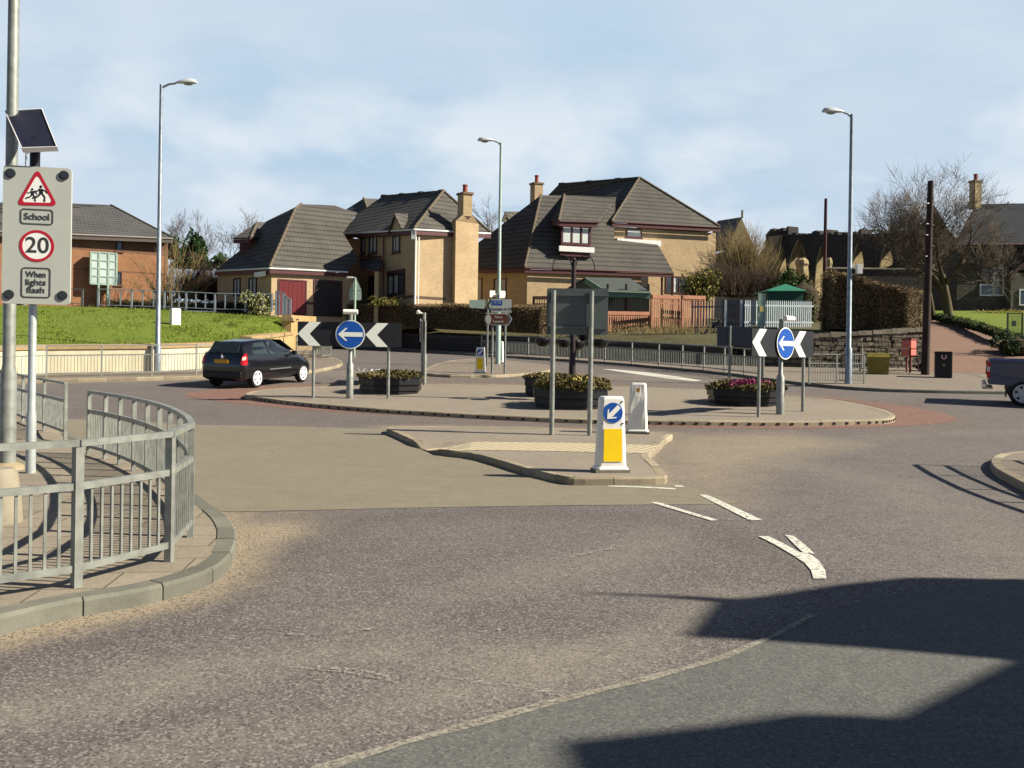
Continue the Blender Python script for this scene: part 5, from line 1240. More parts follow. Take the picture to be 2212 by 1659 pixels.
def zpt(x, y): return sp2(.28595 * x, 203.3 + .28595 * y)   # zoomed photo coordinates
def ringpoly(name, outer, inner, mat):
    q_ = MB(); n = len(outer); o_ = oc + un * .002; vs = []
    for (a_, b_) in zip(outer, inner): vs += [o_ + ux * a_[0] + Z * a_[1], o_ + ux * b_[0] + Z * b_[1], o_ + ux * a_[0] + Z * a_[1] + un * .003, o_ + ux * b_[0] + Z * b_[1] + un * .003]
    fs = []
    for i in range(n): j = (i + 1) % n; fs += [(i * 4 + 2, j * 4 + 2, j * 4 + 3, i * 4 + 3), (i * 4, j * 4, j * 4 + 2, i * 4 + 2), (i * 4 + 1, j * 4 + 1, j * 4 + 3, i * 4 + 3)]
    q_.add(vs, fs); return q_.build(name, mat, sgn)
def rtri(k_): # rounded triangle scaled about its centre
    A, B, C = zpt(283, 560), zpt(122, 838), zpt(438, 845); cx, cz = (A[0] + B[0] + C[0]) / 3, (A[1] + B[1] + C[1]) / 3; out = []
    P3 = [(cx + (q_[0] - cx) * k_, cz + (q_[1] - cz) * k_) for q_ in (A, C, B)]
    for i in range(3):
        a_, b_, c_ = V(P3[i - 1]), V(P3[i]), V(P3[(i + 1) % 3]); f = .16
        for j in range(6): t = j / 5; p0 = b_.lerp(a_, f); p1 = b_.lerp(c_, f); out.append(tuple(p0.lerp(b_, t).lerp(b_.lerp(p1, t), t)))
    return out
ringpoly('warning_triangle', rtri(1.0), rtri(.76), RED)
onsign('triangle_face', rtri(.76), WHITEP, .0015, .001)
# the two running children
def figure(cx, cy, s):
    q_ = MB(); o_ = oc + un * .003
    def seg(pts, w):
        for i in range(len(pts) - 1):
            a_, b_ = V(pts[i]), V(pts[i + 1]); a_ = V((cx + a_.x * s, cy + a_.y * s)); b_ = V((cx + b_.x * s, cy + b_.y * s)); d_ = (b_ - a_).normalized(); n_ = V((-d_.y, d_.x)) * w * s
            q_.extr([tuple(a_ + n_), tuple(a_ - n_), tuple(b_ - n_ * .85), tuple(b_ + n_ * .85)], o_, ux, Z, un, .002)
    q_.extr([(cx + .10 * s * math.cos(k * .5236), cy + (.86 + .12 * math.sin(k * .5236)) * s) for k in range(12)], o_, ux, Z, un, .002)
    q_.extr([(cx + x * s, cy + y * s) for x, y in ((-.13, .70), (.14, .70), (.17, .30), (-.10, .28))], o_, ux, Z, un, .002)
    seg([(.10, .66), (.36, .52), (.46, .36)], .05); seg([(-.10, .66), (-.26, .48), (-.44, .52)], .05)
    seg([(.10, .32), (.30, .05), (.22, -.22), (.34, -.24)], .065); seg([(-.02, .32), (-.20, .10), (-.50, .02), (-.55, -.1)], .065)
    return q_
ch = zpt(308, 808); cl = zpt(243, 806); k1 = sp2(0, 0)[0]
h1 = (zpt(308, 690)[1] - ch[1]) / 1.2
figure(ch[0], ch[1] + .24 * h1, h1).build('child_pictogram', BLACK, sgn); figure(cl[0], cl[1] + .24 * h1 * .8, h1 * .8).build('child_pictogram', BLACK, sgn)
def plate(name, x0, y0, x1, y1):
    a_ = zpt(x0, y1); b_ = zpt(x1, y0); a_ = (a_[0], a_[1]); r1 = rrect(a_[0], b_[0], a_[1], b_[1], .04); r2 = rrect(a_[0] + .014, b_[0] - .014, a_[1] + .014, b_[1] - .014, .028); ringpoly(name, r1, r2, M('dark_outline', (.045, .05, .05)))
plate('school_plate', 152, 874, 404, 980); plate('lights_plate', 158, 1314, 384, 1536)
DK = M('sign_lettering', (.03, .033, .035))
def stext(t, size, x, y, w):
    u, z = zpt(x, y); wu = zpt(x + w / 2, y)[0] - zpt(x - w / 2, y)[0]; text_mesh(t, size, 'lettering', DK, p + oc + ux * u + Z * z + un * .003, ux, Z, sgn, root, width=wu)
stext('School', .112, 279, 928, 190); stext('20', .27, 281, 1147, 178); stext('When', .104, 272, 1364, 152); stext('lights', .104, 270, 1423, 152); stext('flash', .104, 270, 1482, 136)
cc = zpt(279, 1147); ro = (zpt(411, 1147)[0] - zpt(147, 1147)[0]) / 2
circ = lambda r_: [(cc[0] + r_ * math.cos(6.2832 * i / 40), cc[1] + r_ * math.sin(6.2832 * i / 40)) for i in range(40)]
ringpoly('speed_ring', circ(ro), circ(ro * .83), RED); onsign('speed_face', circ(ro * .83), WHITEP, .0015, .001)
for x, y in ((80, 598), (484, 615), (68, 1514), (472, 1522)):
    u, z = zpt(x, y); q = MB(); n = 20
    q.extr([(u + .058 * math.cos(6.2832 * i / n), z + .058 * math.sin(6.2832 * i / n)) for i in range(n)], oc + un * .001, ux, Z, un, .014); q.extr([(u + .04 * math.cos(6.2832 * i / n), z + .04 * math.sin(6.2832 * i / n)) for i in range(n)], oc + un * .015, ux, Z, un, .006); q.build('flash_lamp', M('dark_lens', (.03, .035, .04), .25), sgn)
# solar panel, underside towards us
tl, trr, brr, bl = P(14, 249, d + .35) - p, P(94, 244, d + .45) - p, P(126, 326, d - .12) - p, P(50, 329, d - .2) - p
nn = (trr - tl).cross(bl - tl).normalized(); nn = -nn if nn.z < 0 else nn
q = MB(); vs = [tl, trr, brr, bl] + [v + nn * .05 for v in (tl, trr, brr, bl)]; q.add(vs, [(0, 1, 2, 3), (4, 5, 6, 7)]); sol = q.build('solar_panel', M('solar_back', (.012, .014, .03), .5), root)
q = MB(); q.add([v + (v - (tl + brr) / 2) * .012 - nn * .002 for v in (tl, trr, brr, bl)] + [v + (v - (tl + brr) / 2) * .012 + nn * .065 for v in (tl, trr, brr, bl)], [(0, 1, 5, 4), (1, 2, 6, 5), (2, 3, 7, 6), (3, 0, 4, 7)]); o = q.build('panel_frame', M('aluminium', (.8, .8, .8), .35, .05), sol)
md = o.modifiers.new('t', 'SOLIDIFY'); md.thickness = .012
pc = (tl + trr + brr + bl) / 4
q = MB(); q.tube([(0, 0, ztop - .12), (0, 0, pc.z - .10)], .058, 14); q.beam((0, 0, pc.z - .14), pc - nn * .05, .08); q.build('panel_bracket', BLACKP, root, smooth=True)

# ---------------------------------------------------------------- planters
def planter(label, pl, pr, base_y, top_y, plant_y, flowers=(), n=1500, seed=1, cluster=()):
    random.seed(seed); a = G(pl, base_y, .11); b = G(pr, base_y, .11); c = (a + b) / 2; r = (b.x - a.x) / 2 * 1.02; c = V((c.x, c.y + r * .85, T(c.y + r * .85) + .11))
    root = thing('planter', label, 'planter', c, 0, 'black octagonal planters on the roundabout'); d = c.y - r
    hh = P((pl + pr) / 2, top_y, d).z - P((pl + pr) / 2, base_y, d).z; ph = P((pl + pr) / 2, plant_y, c.y).z - c.z
    q = MB(); n8 = 8; prof = [(r * .90, -.05), (r * .90, .05), (r * .955, .07), (r * .955, hh * .42), (r * .93, hh * .44), (r * .93, hh * .5), (r * .985, hh * .52), (r * .985, hh * .95), (r * 1.01, hh * .96), (r * 1.01, hh), (r * .9, hh), (r * .9, hh - .1)]
    q.lathe((0, 0, 0), prof, 8, rz=math.pi / 8); q.build('trough', BLACKP, root)
    q = MB(); q.lathe((0, 0, hh - .12), [(r * .9, 0), (.1, .06)], 8, rz=math.pi / 8); q.build('soil', EARTH, root)
    q = MB(); q.use_rnd = True
    cl = [(U(0, 6.28), r * .93 * math.sqrt(R()), U(.6, 1.)) for _ in range(26)]
    for _ in range(int(n * 2.4)):
        t, rr_, s_ = random.choice(cl); x = rr_ * math.cos(t) + random.gauss(0, .17); y = rr_ * math.sin(t) + random.gauss(0, .17)
        if math.hypot(x, y) > r * 1.03: continue
        e = 1 - (math.hypot(x, y) / (r * 1.1)) ** 2 * .55
        q.leaf((x, y, hh - .05 + (ph - hh) * R() ** .7 * e * s_), U(.028, .06))
    q.build('plants', PLANT, root, normals=False)
    for (mt, fx, fw, fn, nm, fy) in flowers:
        q = MB(); q.use_rnd = True
        for _ in range(fn):
            x = r * fx + random.gauss(0, fw); y = -r * fy + random.gauss(0, .12)
            q.leaf((x, y, hh + (ph - hh) * U(.25, .75)), U(.03, .055))
        q.build(nm, mt, root, normals=False)
    return root
planter('black octagonal planter with brown heather and white flowers, behind the left chevron board', 761, 909, 853, 818, 791, [(FLWHT, -.55, .22, 60, 'white_flowers', .1)], 2200, 3)
planter('central black planter with yellow flowers and the hanging basket post standing in it', 1148, 1322, 886, 844, 800, [(FLYEL, .25, .14, 70, 'yellow_flowers', .75)], 3200, 5)
planter('black planter half hidden behind the left side of the central planter', 1130, 1240, 859, 818, 800, [], 1500, 8)
planter('black planter with bright pink flowers beside the narrow chevron board', 1546, 1711, 879, 846, 812, [(FLPINK, -.15, .22, 420, 'pink_flowers', .55), (FLPINK, .1, .18, 160, 'pink_flowers', .45)], 2000, 9)
# basket post
b0 = G(1236, 880, .11); dd = b0.y + 1.6; b0 = P(1236, 815, dd); zt = P(1240, 566, dd).z
root = thing('basket_post', 'dark ornamental post with looped arms and hanging baskets in the central planter', 'post', (b0.x, b0.y, b0.z))
h = zt - b0.z
q = MB(); q.tube([(0, 0, -.3), (0, 0, .6), (0, 0, h)], [.105, .085, .06], 12); q.lathe((0, 0, h), [(.03, 0), (.08, .05), (.03, .12)], 10); q.build('post', M('maroon_iron', (.022, .012, .014), .5), root, smooth=True)
for s_ in (-1, 1):
    q = MB(); q.tube([(s_ * (.06 + .26 * (1 - math.cos(t))), 0, h - .12 + .30 * math.sin(t) - .05 * (t > 2.6)) for t in [i * .30 for i in range(12)]], .014, 6); q.build('looped_arm', M('maroon_iron', (.022, .012, .014), .5), root, smooth=True)
for x, y, zz_, r_ in ((1172, 738, .15, .22), (1218, 741, -.5, .2), (1246, 745, .4, .24), (1296, 740, 0, .26), (1262, 728, .8, .2)):
    c = P(x, y, dd + zz_ * .5) - b0; bk = thing('hanging_basket', 'black empty hanging basket under the grey sign back, ' + {1172: 'leftmost', 1218: 'left of the dark post', 1246: 'right of the dark post', 1296: 'rightmost', 1262: 'behind the right sign post'}[x], 'hanging basket', c + b0, 0, 'hanging baskets on the ornamental post')
    q = MB(); q.lathe((0, 0, 0), [(.03, -r_ * .62), (r_ * .5, -r_ * .55), (r_ * .85, -r_ * .25), (r_, .06), (r_ * .97, .09), (r_ * .9, .02)], 14); q.build('bowl', BLACKP, bk, smooth=True)
    q = MB(); t_ = V((0, 0, r_ * 2.0))
    for k in range(3): q.tube([V((r_ * .95 * math.cos(k * 2.1 + .5), r_ * .95 * math.sin(k * 2.1 + .5), .06)), t_], .008, 4)
    q.tube([t_, -V((c.x, c.y, 0)) + V((0, 0, r_ * 2.2))], .022, 6); q.build('chain', BLACKP, bk)
# concrete block at the left edge, drain slots in the near roundabout kerb
p = G(-6, 1128, .11); q = MB(); q.lathe(p, [(.20, -.02), (.185, .22), (.155, .43), (.12, .47), (.02, .48)], 22)
tag(q.build('concrete_block', M('pale_concrete', S(188, 178, 156, .5)), loc=p, smooth=True), 'rounded concrete block at the left edge behind the near railing', 'block')
q = MB()
for i in range(len(rb)):
    a = V((*rb[i], 0)); b = V((*rb[(i + 1) % len(rb)], 0)); d = (b - a)
    if a.y > 24.5 or d.length < .05: continue
    d.normalize(); n_ = V((d.y, -d.x, 0))
    for t in (0., .5): c = a.lerp(b, t); q.box((c.x + n_.x * .004, c.y + n_.y * .004, T(c.y) + .055), (.07, .012, .05), math.atan2(d.y, d.x))
tag(q.build('kerb_slots', BLACKP), kind='structure')
# ---------------------------------------------------------------- vehicles
PAINT = M('black_car_paint', (.004, .0045, .007), .24, .1, 2, spec=.5, coat=.7)
BPAINT = M('blue_pickup_paint', (.028, .036, .085), .35, .1, 2, spec=.6, coat=.6)
CGLASS = glass_mat('car_glass', (.028, .04, .04), .05)
TYRE = M('tyre', (.012, .012, .012), .8, .2, 10)
RIM = M('alloy_rim', (.82, .83, .84), .35, .05, 8)
LRED = M('tail_light_red', (.50, .012, .02), .2, .1, 8)
LPALE = M('tail_light_clear', (.75, .55, .5), .2, .1, 8)
def car_root(name, label, org, psi, slope):
    r = thing(name, label, 'car', org); f = V((math.cos(psi), math.sin(psi), slope * math.sin(psi))).normalized(); l = V((-math.sin(psi), math.cos(psi), slope * math.cos(psi))); u = f.cross(l).normalized(); l = u.cross(f)
    r.rotation_euler = Matrix((f, l, u)).transposed().to_euler(); return r
def interp(tab, x):
    for i in range(len(tab) - 1):
        if tab[i][0] <= x <= tab[i + 1][0]: t = (x - tab[i][0]) / (tab[i + 1][0] - tab[i][0]); return [a + (b - a) * t for a, b in zip(tab[i], tab[i + 1])]
    return list(tab[0] if x < tab[0][0] else tab[-1])
def car_body(tab, root, mat, name='body'):
    q = MB(); rings = []
    for (x, zb, zt_, zr, wb, wt, wr) in tab:
        h = [(0, zb), (wb * .8, zb), (wb * .97, zb + .07), (wb + .02, zb + (zt_ - zb) * .45), (wb + .01, zb + (zt_ - zb) * .7), (wt, zt_), (wt * .4 + wr * .6, zt_ + (zr - zt_) * .55), (wr, zr - min(.05, (zr - zt_) * .4)), (wr * .86, zr), (0, zr + .02)]
        rings.append([(x, -y, z) for y, z in h] + [(x, y, z) for y, z in reversed(h[1:-1])])
    n = len(rings[0]); vs = [v for r_ in rings for v in r_]
    fs = [(i * n + k, i * n + (k + 1) % n, i * n + n + (k + 1) % n, i * n + n + k) for i in range(len(rings) - 1) for k in range(n)] + [tuple(range(n)), tuple(range(len(vs) - n, len(vs)))]
    q.add(vs, fs); o = q.build(name, mat, root, smooth=True); md = o.modifiers.new('s', 'SUBSURF'); md.levels = 1; md.render_levels = 2; return o
def wheel(root, x, y, r, w, spokes=5, rim=RIM):
    s = -1 if y < 0 else 1; q = MB(); prof = [(r * .62, -w / 2), (r * .93, -w / 2), (r, -w * .3), (r, w * .3), (r * .93, w / 2), (r * .62, w / 2)]; n = 28
    def spin(q_, prof_): 
        vs = [(x + rr_ * math.cos(6.2832 * k / n), y + ww, r + rr_ * math.sin(6.2832 * k / n)) for rr_, ww in prof_ for k in range(n)]
        fs = [(i * n + k, i * n + (k + 1) % n, i * n + n + (k + 1) % n, i * n + n + k) for i in range(len(prof_) - 1) for k in range(n)]; q_.add(vs, fs + [tuple(range(n)), tuple(range(len(vs) - n, len(vs)))])
    spin(q, prof); wh = q.build('wheel', TYRE, root, smooth=True)
    q = MB(); yo = y + s * (w / 2 - .005)
    vs = []; 
    for k in range(n): a = 6.2832 * k / n; vs += [(x + r * .70 * math.cos(a), yo, r + r * .70 * math.sin(a)), (x + r * .57 * math.cos(a), yo + s * .004, r + r * .57 * math.sin(a)), (x + r * .72 * math.cos(a), yo + s * .012, r + r * .72 * math.sin(a))]
    fs = []
    for k in range(n): j = (k + 1) % n; fs += [(k * 3, j * 3, j * 3 + 1, k * 3 + 1), (k * 3 + 2, j * 3 + 2, j * 3 + 1, k * 3 + 1)]
    q.add(vs, fs)
    for k in range(spokes):
        a = 6.2832 * k / spokes + .3; pa = V((-math.sin(a), 0, math.cos(a))); pd = V((math.cos(a), 0, math.sin(a))); c = V((x, yo + s * .006, r))
        q.add([c + pd * r * .1 + pa * r * .16, c + pd * r * .64 + pa * r * .17, c + pd * r * .64 - pa * r * .17, c + pd * r * .1 - pa * r * .16], [(0, 1, 2, 3)])
    q.add([(x + r * .26 * math.cos(6.2832 * k / 14), yo + s * .012, r + r * .26 * math.sin(6.2832 * k / 14)) for k in range(14)], [tuple(range(14))])
    q.build('rim', rim, wh)
    q = MB(); rr_ = r * 1.17; yy = y + s * (-.02); vs = [(x + rr_ * math.cos(math.pi * k / 14), yy + s * t_, r + rr_ * math.sin(math.pi * k / 14)) for t_ in (-.25, w / 2 - .005) for k in range(15)]
    vs2 = [(x - rr_, yy - s * .25, r - .1), (x + rr_, yy - s * .25, r - .1)]
    q.add(vs, [(k, k + 1, 15 + k + 1, 15 + k) for k in range(14)] + [tuple(range(15, 30))]); q.build('wheel_arch', BLACKP, root, smooth=True)
    return wh
psi = math.radians(69); dr = V((math.cos(psi), math.sin(psi), 0)); rt_ = V((math.sin(psi), -math.cos(psi), 0))
g = G(551.5, 837.5); org = g + dr * 1.22 - rt_ * .74; org.z = T(org.y)
car = car_root('hatchback_car', 'small black three door hatchback driving away past the roundabout', org, psi, .055)
TAB = [(-1.885, .36, .60, .64, .62, .62, .50), (-1.86, .27, .72, .78, .74, .74, .62), (-1.81, .23, .86, .96, .79, .77, .64), (-1.75, .21, .93, 1.10, .81, .79, .61), (-1.66, .20, .94, 1.25, .82, .80, .57), (-1.50, .19, .94, 1.36, .82, .80, .55), (-1.05, .18, .935, 1.405, .82, .80, .55), (-.5, .18, .925, 1.425, .82, .80, .56), (-.1, .18, .915, 1.40, .82, .80, .56), (.25, .18, .91, 1.32, .815, .795, .54), (.62, .18, .905, 1.15, .81, .79, .58), (.93, .18, .90, 1.00, .81, .78, .66), (1.10, .18, .88, .925, .81, .77, .68), (1.5, .19, .80, .85, .80, .74, .62), (1.75, .22, .68, .74, .75, .68, .56), (1.87, .30, .54, .58, .62, .58, .5)]
body = car_body(TAB, car, PAINT)
def sidept(x, t, off=.012):
    _, zb, zt_, zr, wb, wt, wr = interp(TAB, x); z1 = zr - .05; return (wt + (wt * .4 + wr * .6 - wt) * min(1, t / .55) * 1.0 if t < .55 else (wt * .4 + wr * .6) + (wr - (wt * .4 + wr * .6)) * (t - .55) / .45) + off, zt_ + (z1 - zt_) * t
def sideglass(pts, s, name):
    q = MB(); grid = []
    for (x, t) in pts: y, z = sidept(x, t, .004); grid.append((x, s * y, z))
    q.tri(grid); o = q.build(name, CGLASS, car); md = o.modifiers.new('t', 'SOLIDIFY'); md.thickness = .012; md.offset = 0; return o
for s in (-1, 1):
    sideglass([(-1.38, .14), (-.62, .08), (-.58, .5), (-.62, .93), (-1.10, .92), (-1.28, .55)], s, 'rear_side_window'); sideglass([(-.50, .07), (.70, .10), (.50, .55), (.20, .92), (-.48, .93), (-.48, .5)], s, 'door_window')
    q = MB(); q.lathe((0, 0, 0), [(.0, -.01), (.045, -.01), (.045, .01), (0, .01)], 8); q.v = [(-.40 + v[0] * 1.6, s * (.822 + v[2]), .76 + v[1] * .6) for v in q.v]; q.build('door_handle', PAINT, car)
    q = MB(); q.box((.62, s * .90, .98), (.12, .17, .13)); o = q.build('wing_mirror', PAINT, car); o.modifiers.new('b', 'BEVEL').width = .03
    q = MB(); q.box((-.05, s * .832, .52), (1.15, .025, .035)); q.build('rubbing_strip', M('grey_trim', (.11, .115, .125), .5), car)
    # tail lamp wraps the corner
    q = MB(); pts = [(-1.865, .73, .70), (-1.845, .77, .70), (-1.70, .825, .70), (-1.70, .818, .92), (-1.66, .76, 1.05), (-1.76, .70, .98), (-1.855, .66, .82)]
    pp = [V((x_, s * y_, z_)) + V((-.012, s * .012, 0)) for x_, y_, z_ in pts]; c = sum(pp, V()) / 7; q.add(pp + [c + V((-.02, s * .02, 0))] + [p_ + V((.05, -s * .05, 0)) for p_ in pp], [(i, (i + 1) % 7, 7) for i in range(7)] + [(i, (i + 1) % 7, 8 + (i + 1) % 7, 8 + i) for i in range(7)]); tl_ = q.build('tail_light', LRED, car, smooth=False)
    q = MB(); q.add([(c + V((-.03, s * .032, .05)) + V((dx_, s * dy_, dz_))) for dx_, dy_, dz_ in ((-.05, -.05, -.06), (.05, .02, -.03), (.06, .02, .06), (-.03, -.05, .04))], [(0, 1, 2, 3)]); q.build('clear_lens', LPALE, tl_)
q = MB(); q.add([(-1.775, -.56, 1.02), (-1.775, .56, 1.02), (-1.575, .48, 1.335), (-1.575, -.48, 1.335)], [(0, 1, 2, 3)]); q.v = [(v[0] - .02, v[1], v[2] + .02) for v in q.v]; o = q.build('rear_window', CGLASS, car); md = o.modifiers.new('t', 'SOLIDIFY'); md.thickness = .015
q = MB(); q.beam((-1.83, .0, 1.0), (-1.75, .28, 1.13), .02); q.build('wiper', BLACKP, car)
q = MB(); q.add([(.98, -.6, 1.0), (.98, .6, 1.0), (.36, .52, 1.345), (.36, -.52, 1.345)], [(0, 1, 2, 3)]); q.v = [(v[0] + .03, v[1], v[2] + .03) for v in q.v]; o = q.build('windscreen', CGLASS, car); md = o.modifiers.new('t', 'SOLIDIFY'); md.thickness = .015
q = MB(); q.box((-1.885, 0.02, .79), (.02, .52, .115)); q.build('number_plate', M('yellow_plate', (.62, .33, .01), .4), car)
q = MB(); q.lathe((0, 0, 0), [(.055, 0), (.03, .012)], 4); q.v = [(-1.872 - v[2], v[0], .92 + v[1] * 1.4) for v in q.v]; q.build('badge', RIM, car)
q = MB(); q.box((-1.84, 0, .40), (.13, 1.46, .22)); o = q.build('bumper', BLACKP, car); b_m = o.modifiers.new('b', 'BEVEL'); b_m.width = .05; b_m.segments = 3
q = MB(); q.tube([(-1.30, 0, 1.45), (-1.38, 0, 1.62)], .008, 5); q.build('aerial', BLACKP, car)
for x in (-1.22, 1.25):
    for s in (-1, 1): wheel(car, x, s * .74, .295, .18)

car.scale = (1.02, 1.02, 1.075)
psi = math.radians(-27); g = G(2209, 877.5); dr = V((math.cos(psi), math.sin(psi), 0)); rt_ = V((math.sin(psi), -math.cos(psi), 0)); org = g + dr * 1.62 - rt_ * .80; org.z = T(org.y)
pk = car_root('pickup_truck', 'dark blue pickup truck leaving the picture at the right edge, only its rear visible', org, psi, .055)
q = MB()
for s in (-1, 1):
    q.add([(-2.53, s * .80, .62), (-2.50, s * .86, .60), (-.55, s * .88, .55), (-.55, s * .88, 1.27), (-2.50, s * .86, 1.30), (-2.54, s * .82, 1.28), (-2.48, s * .78, .62), (-.55, s * .80, .6), (-.55, s * .80, 1.26), (-2.48, s * .78, 1.27)], [(0, 1, 4, 5), (1, 2, 3, 4), (4, 3, 8, 9), (6, 7, 8, 9), (0, 5, 9, 6), (5, 4, 9), (2, 7, 8, 3)])
    q.box((-1.55, s * .875, 1.285), (1.95, .07, .05))
q.box((-2.51, 0, .95), (.06, 1.6, .66)); q.box((-1.5, 0, .72), (1.95, 1.6, .06)); o = q.build('body', BPAINT, pk)
md = o.modifiers.new('b', 'BEVEL'); md.width = .02; md.segments = 2
CT = [(-.56, .5, 1.05, 1.66, .86, .87, .68), (-.4, .5, 1.08, 1.76, .87, .88, .66), (.4, .48, 1.08, 1.78, .87, .88, .66), (.8, .48, 1.07, 1.66, .87, .88, .66), (1.3, .48, 1.05, 1.15, .87, .86, .76), (2.1, .48, .98, 1.06, .86, .82, .70), (2.45, .5, .86, .92, .80, .74, .62)]
car_body(CT, pk, BPAINT, 'cab')
for s in (-1, 1):
    q = MB(); q.add([(-.4, s * .875, 1.12), (.95, s * .875, 1.12), (.62, s * .73, 1.62), (-.35, s * .72, 1.68)], [(0, 1, 2, 3)]); o = q.build('side_window', CGLASS, pk); o.modifiers.new('t', 'SOLIDIFY').thickness = .02
    for k, (z0_, z1_, mt) in enumerate(((1.12, 1.24, LRED), (.98, 1.115, LPALE), (.80, .975, LRED))): q = MB(); q.box((-2.535, s * .83, (z0_ + z1_) / 2), (.08, .11, z1_ - z0_)); q.build('tail_light', mt, pk)
q = MB(); q.box((-2.62, 0, .55), (.12, 1.7, .14)); q.box((-2.54, 0, .47), (.3, 1.1, .06)); o = q.build('rear_bumper', M('chrome', (.7, .7, .72), .2, .05, 4, .9), pk); o.modifiers.new('b', 'BEVEL').width = .02
q = MB(); q.box((-2.06, -.79, .42), (.04, .2, .34)); q.build('mud_flap', BLACKP, pk)
for x in (-1.62, 1.55):
    for s in (-1, 1): wheel(pk, x, s * .76, .37, .24, 6, M('dull_rim', (.5, .5, .5), .35))

# ---------------------------------------------------------------- plants
def hedge(label, base, w, h, mat, n, size, cat='hedge', name='hedge', wob=.10, core=True, top=None, seed=1, twigs=0, tm=None):
    random.seed(seed); base = [V(p) for p in base]; root = thing(name, label, cat, base[0])
    L = [0]
    for i in range(len(base) - 1): L.append(L[-1] + (base[i + 1] - base[i]).length)
    def at(s):
        for i in range(len(base) - 1):
            if s <= L[i + 1] or i == len(base) - 2:
                t = (s - L[i]) / (L[i + 1] - L[i]); d = (base[i + 1] - base[i]).normalized(); return base[i].lerp(base[i + 1], t), d, V((-d.y, d.x, 0)).normalized(), (h[i] + (h[i + 1] - h[i]) * t) if isinstance(h, list) else h
    def prof(u, hh, shrink=0.):   # u in 0..1 round the cross-section, front foot -> top -> back foot
        a = u * 3
        ww = w / 2 - shrink; H_ = hh - shrink
        if a < 1: x, z = -ww * (1 - .06 * (1 - a)), H_ * a * .93
        elif a < 2: t = a - 1; x, z = -ww * math.cos(math.pi * t), H_ * (.93 + .07 * math.sin(math.pi * t))
        else: x, z = ww, H_ * (3 - a) * .93
        return x, z
    from mathutils import noise as mn
    def surfp(s, u, shrink=0.):
        p, d, nn_, hh = at(s); e = min(s, L[-1] - s); k_ = min(1, .55 + .45 * math.sin(min(1, e / (.5 * w)) * 1.57)) if e < .5 * w else 1
        x, z = prof(u, hh * (1 if u < .25 or u > .75 or e > .4 else .9 + .25 * e), shrink); b = wob * mn.noise(V((s * 1.1, u * 6, seed))) + wob * .5 * mn.noise(V((s * 3.3, u * 15, seed + 5)))
        return p + nn_ * (x * k_ + (b if x > 0 else -b)) + V((0, 0, max(0, z + b * (1 if .3 < u < .7 else .2))))
    if core:
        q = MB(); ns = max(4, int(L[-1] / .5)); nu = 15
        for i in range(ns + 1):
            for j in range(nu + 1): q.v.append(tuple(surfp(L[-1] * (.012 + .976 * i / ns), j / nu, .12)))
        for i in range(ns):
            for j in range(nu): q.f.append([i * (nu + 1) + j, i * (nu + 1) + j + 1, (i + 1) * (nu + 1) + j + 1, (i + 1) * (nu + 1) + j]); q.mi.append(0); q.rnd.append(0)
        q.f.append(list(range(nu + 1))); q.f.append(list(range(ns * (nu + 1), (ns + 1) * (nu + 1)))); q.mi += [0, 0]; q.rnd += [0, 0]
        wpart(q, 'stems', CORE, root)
    q = MB(); q.use_rnd = True
    for _ in range(n):
        u = U(0, .72)
        if R() < .84 or not core: q.leaf(surfp(U(0, L[-1]), u, U(-.02, .13)), size)
        else:
            e_ = random.choice((0, 1)); p0, d_, n_, h_ = at(L[-1] * e_); x_, z_ = prof(U(0, 1), h_); k_ = math.sqrt(R()); q.leaf(p0 + d_ * (U(-.1, .12) * (1 if e_ else -1) + (.25 * (1 - k_)) * (1 if e_ else -1)) + n_ * x_ * k_ * .8 + Z * max(0, z_ * (1 - (1 - k_) * R())), size)
    if twigs:
        for _ in range(twigs):
            p = surfp(U(0, L[-1]), U(.05, .7), .1); d = V((U(-.5, .5), U(-.7, .1), U(.4, 1))).normalized(); q.tube([p, p + d * U(.15, .4)], [.008, .003], 3, False, 1)
    wpart(q, 'foliage', [mat, tm or TWIGD], root, normals=False)
    return root
def gp(x, y, d): return P(x, y, d)
hb = [gp(x, y, G(x, y + 47, .11).y + 1.4) for x, y in ((690, 698), (760, 702), (850, 706), (948, 711), (1060, 716), (1180, 722))]
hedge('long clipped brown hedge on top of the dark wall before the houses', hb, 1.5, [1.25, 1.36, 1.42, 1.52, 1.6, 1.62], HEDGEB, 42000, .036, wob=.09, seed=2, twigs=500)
hb = [gp(1790, 712, 46), gp(1850, 713, 46), gp(1920, 713, 45), gp(1976, 713, 44)]
hedge('big clipped brown beech hedge behind the rubble wall on the right', hb, 2.6, [3.1, 2.65, 2.3, 2.05], HEDGEB, 36000, .042, wob=.16, seed=4, twigs=900)
hedge('low dark clipped hedge behind the bank top railing', [gp(238, 668, 57), gp(420, 671, 57), gp(590, 676, 56.5)], .9, .62, HEDGEG, 5000, .05, wob=.05, seed=6)
hedge('bushy dark undergrowth along the top edge of the grass bank', [gp(160, 668, 54.3), gp(340, 674, 54.3), gp(480, 683, 54), gp(600, 690, 53)], .7, .22, HEDGEG, 2500, .05, cat='undergrowth', name='undergrowth', wob=.12, seed=7, core=False)
hedge('low dark hedge added for the shade strip between lawn and red path', [gp(2030, 694, 57.5), gp(2070, 703, 54), gp(2120, 717, 50), gp(2172, 735, 46.5)], .6, .5, IVY, 5000, .045, wob=.10, seed=9)  # hedge added to give the dark shade strip along the lawn edge
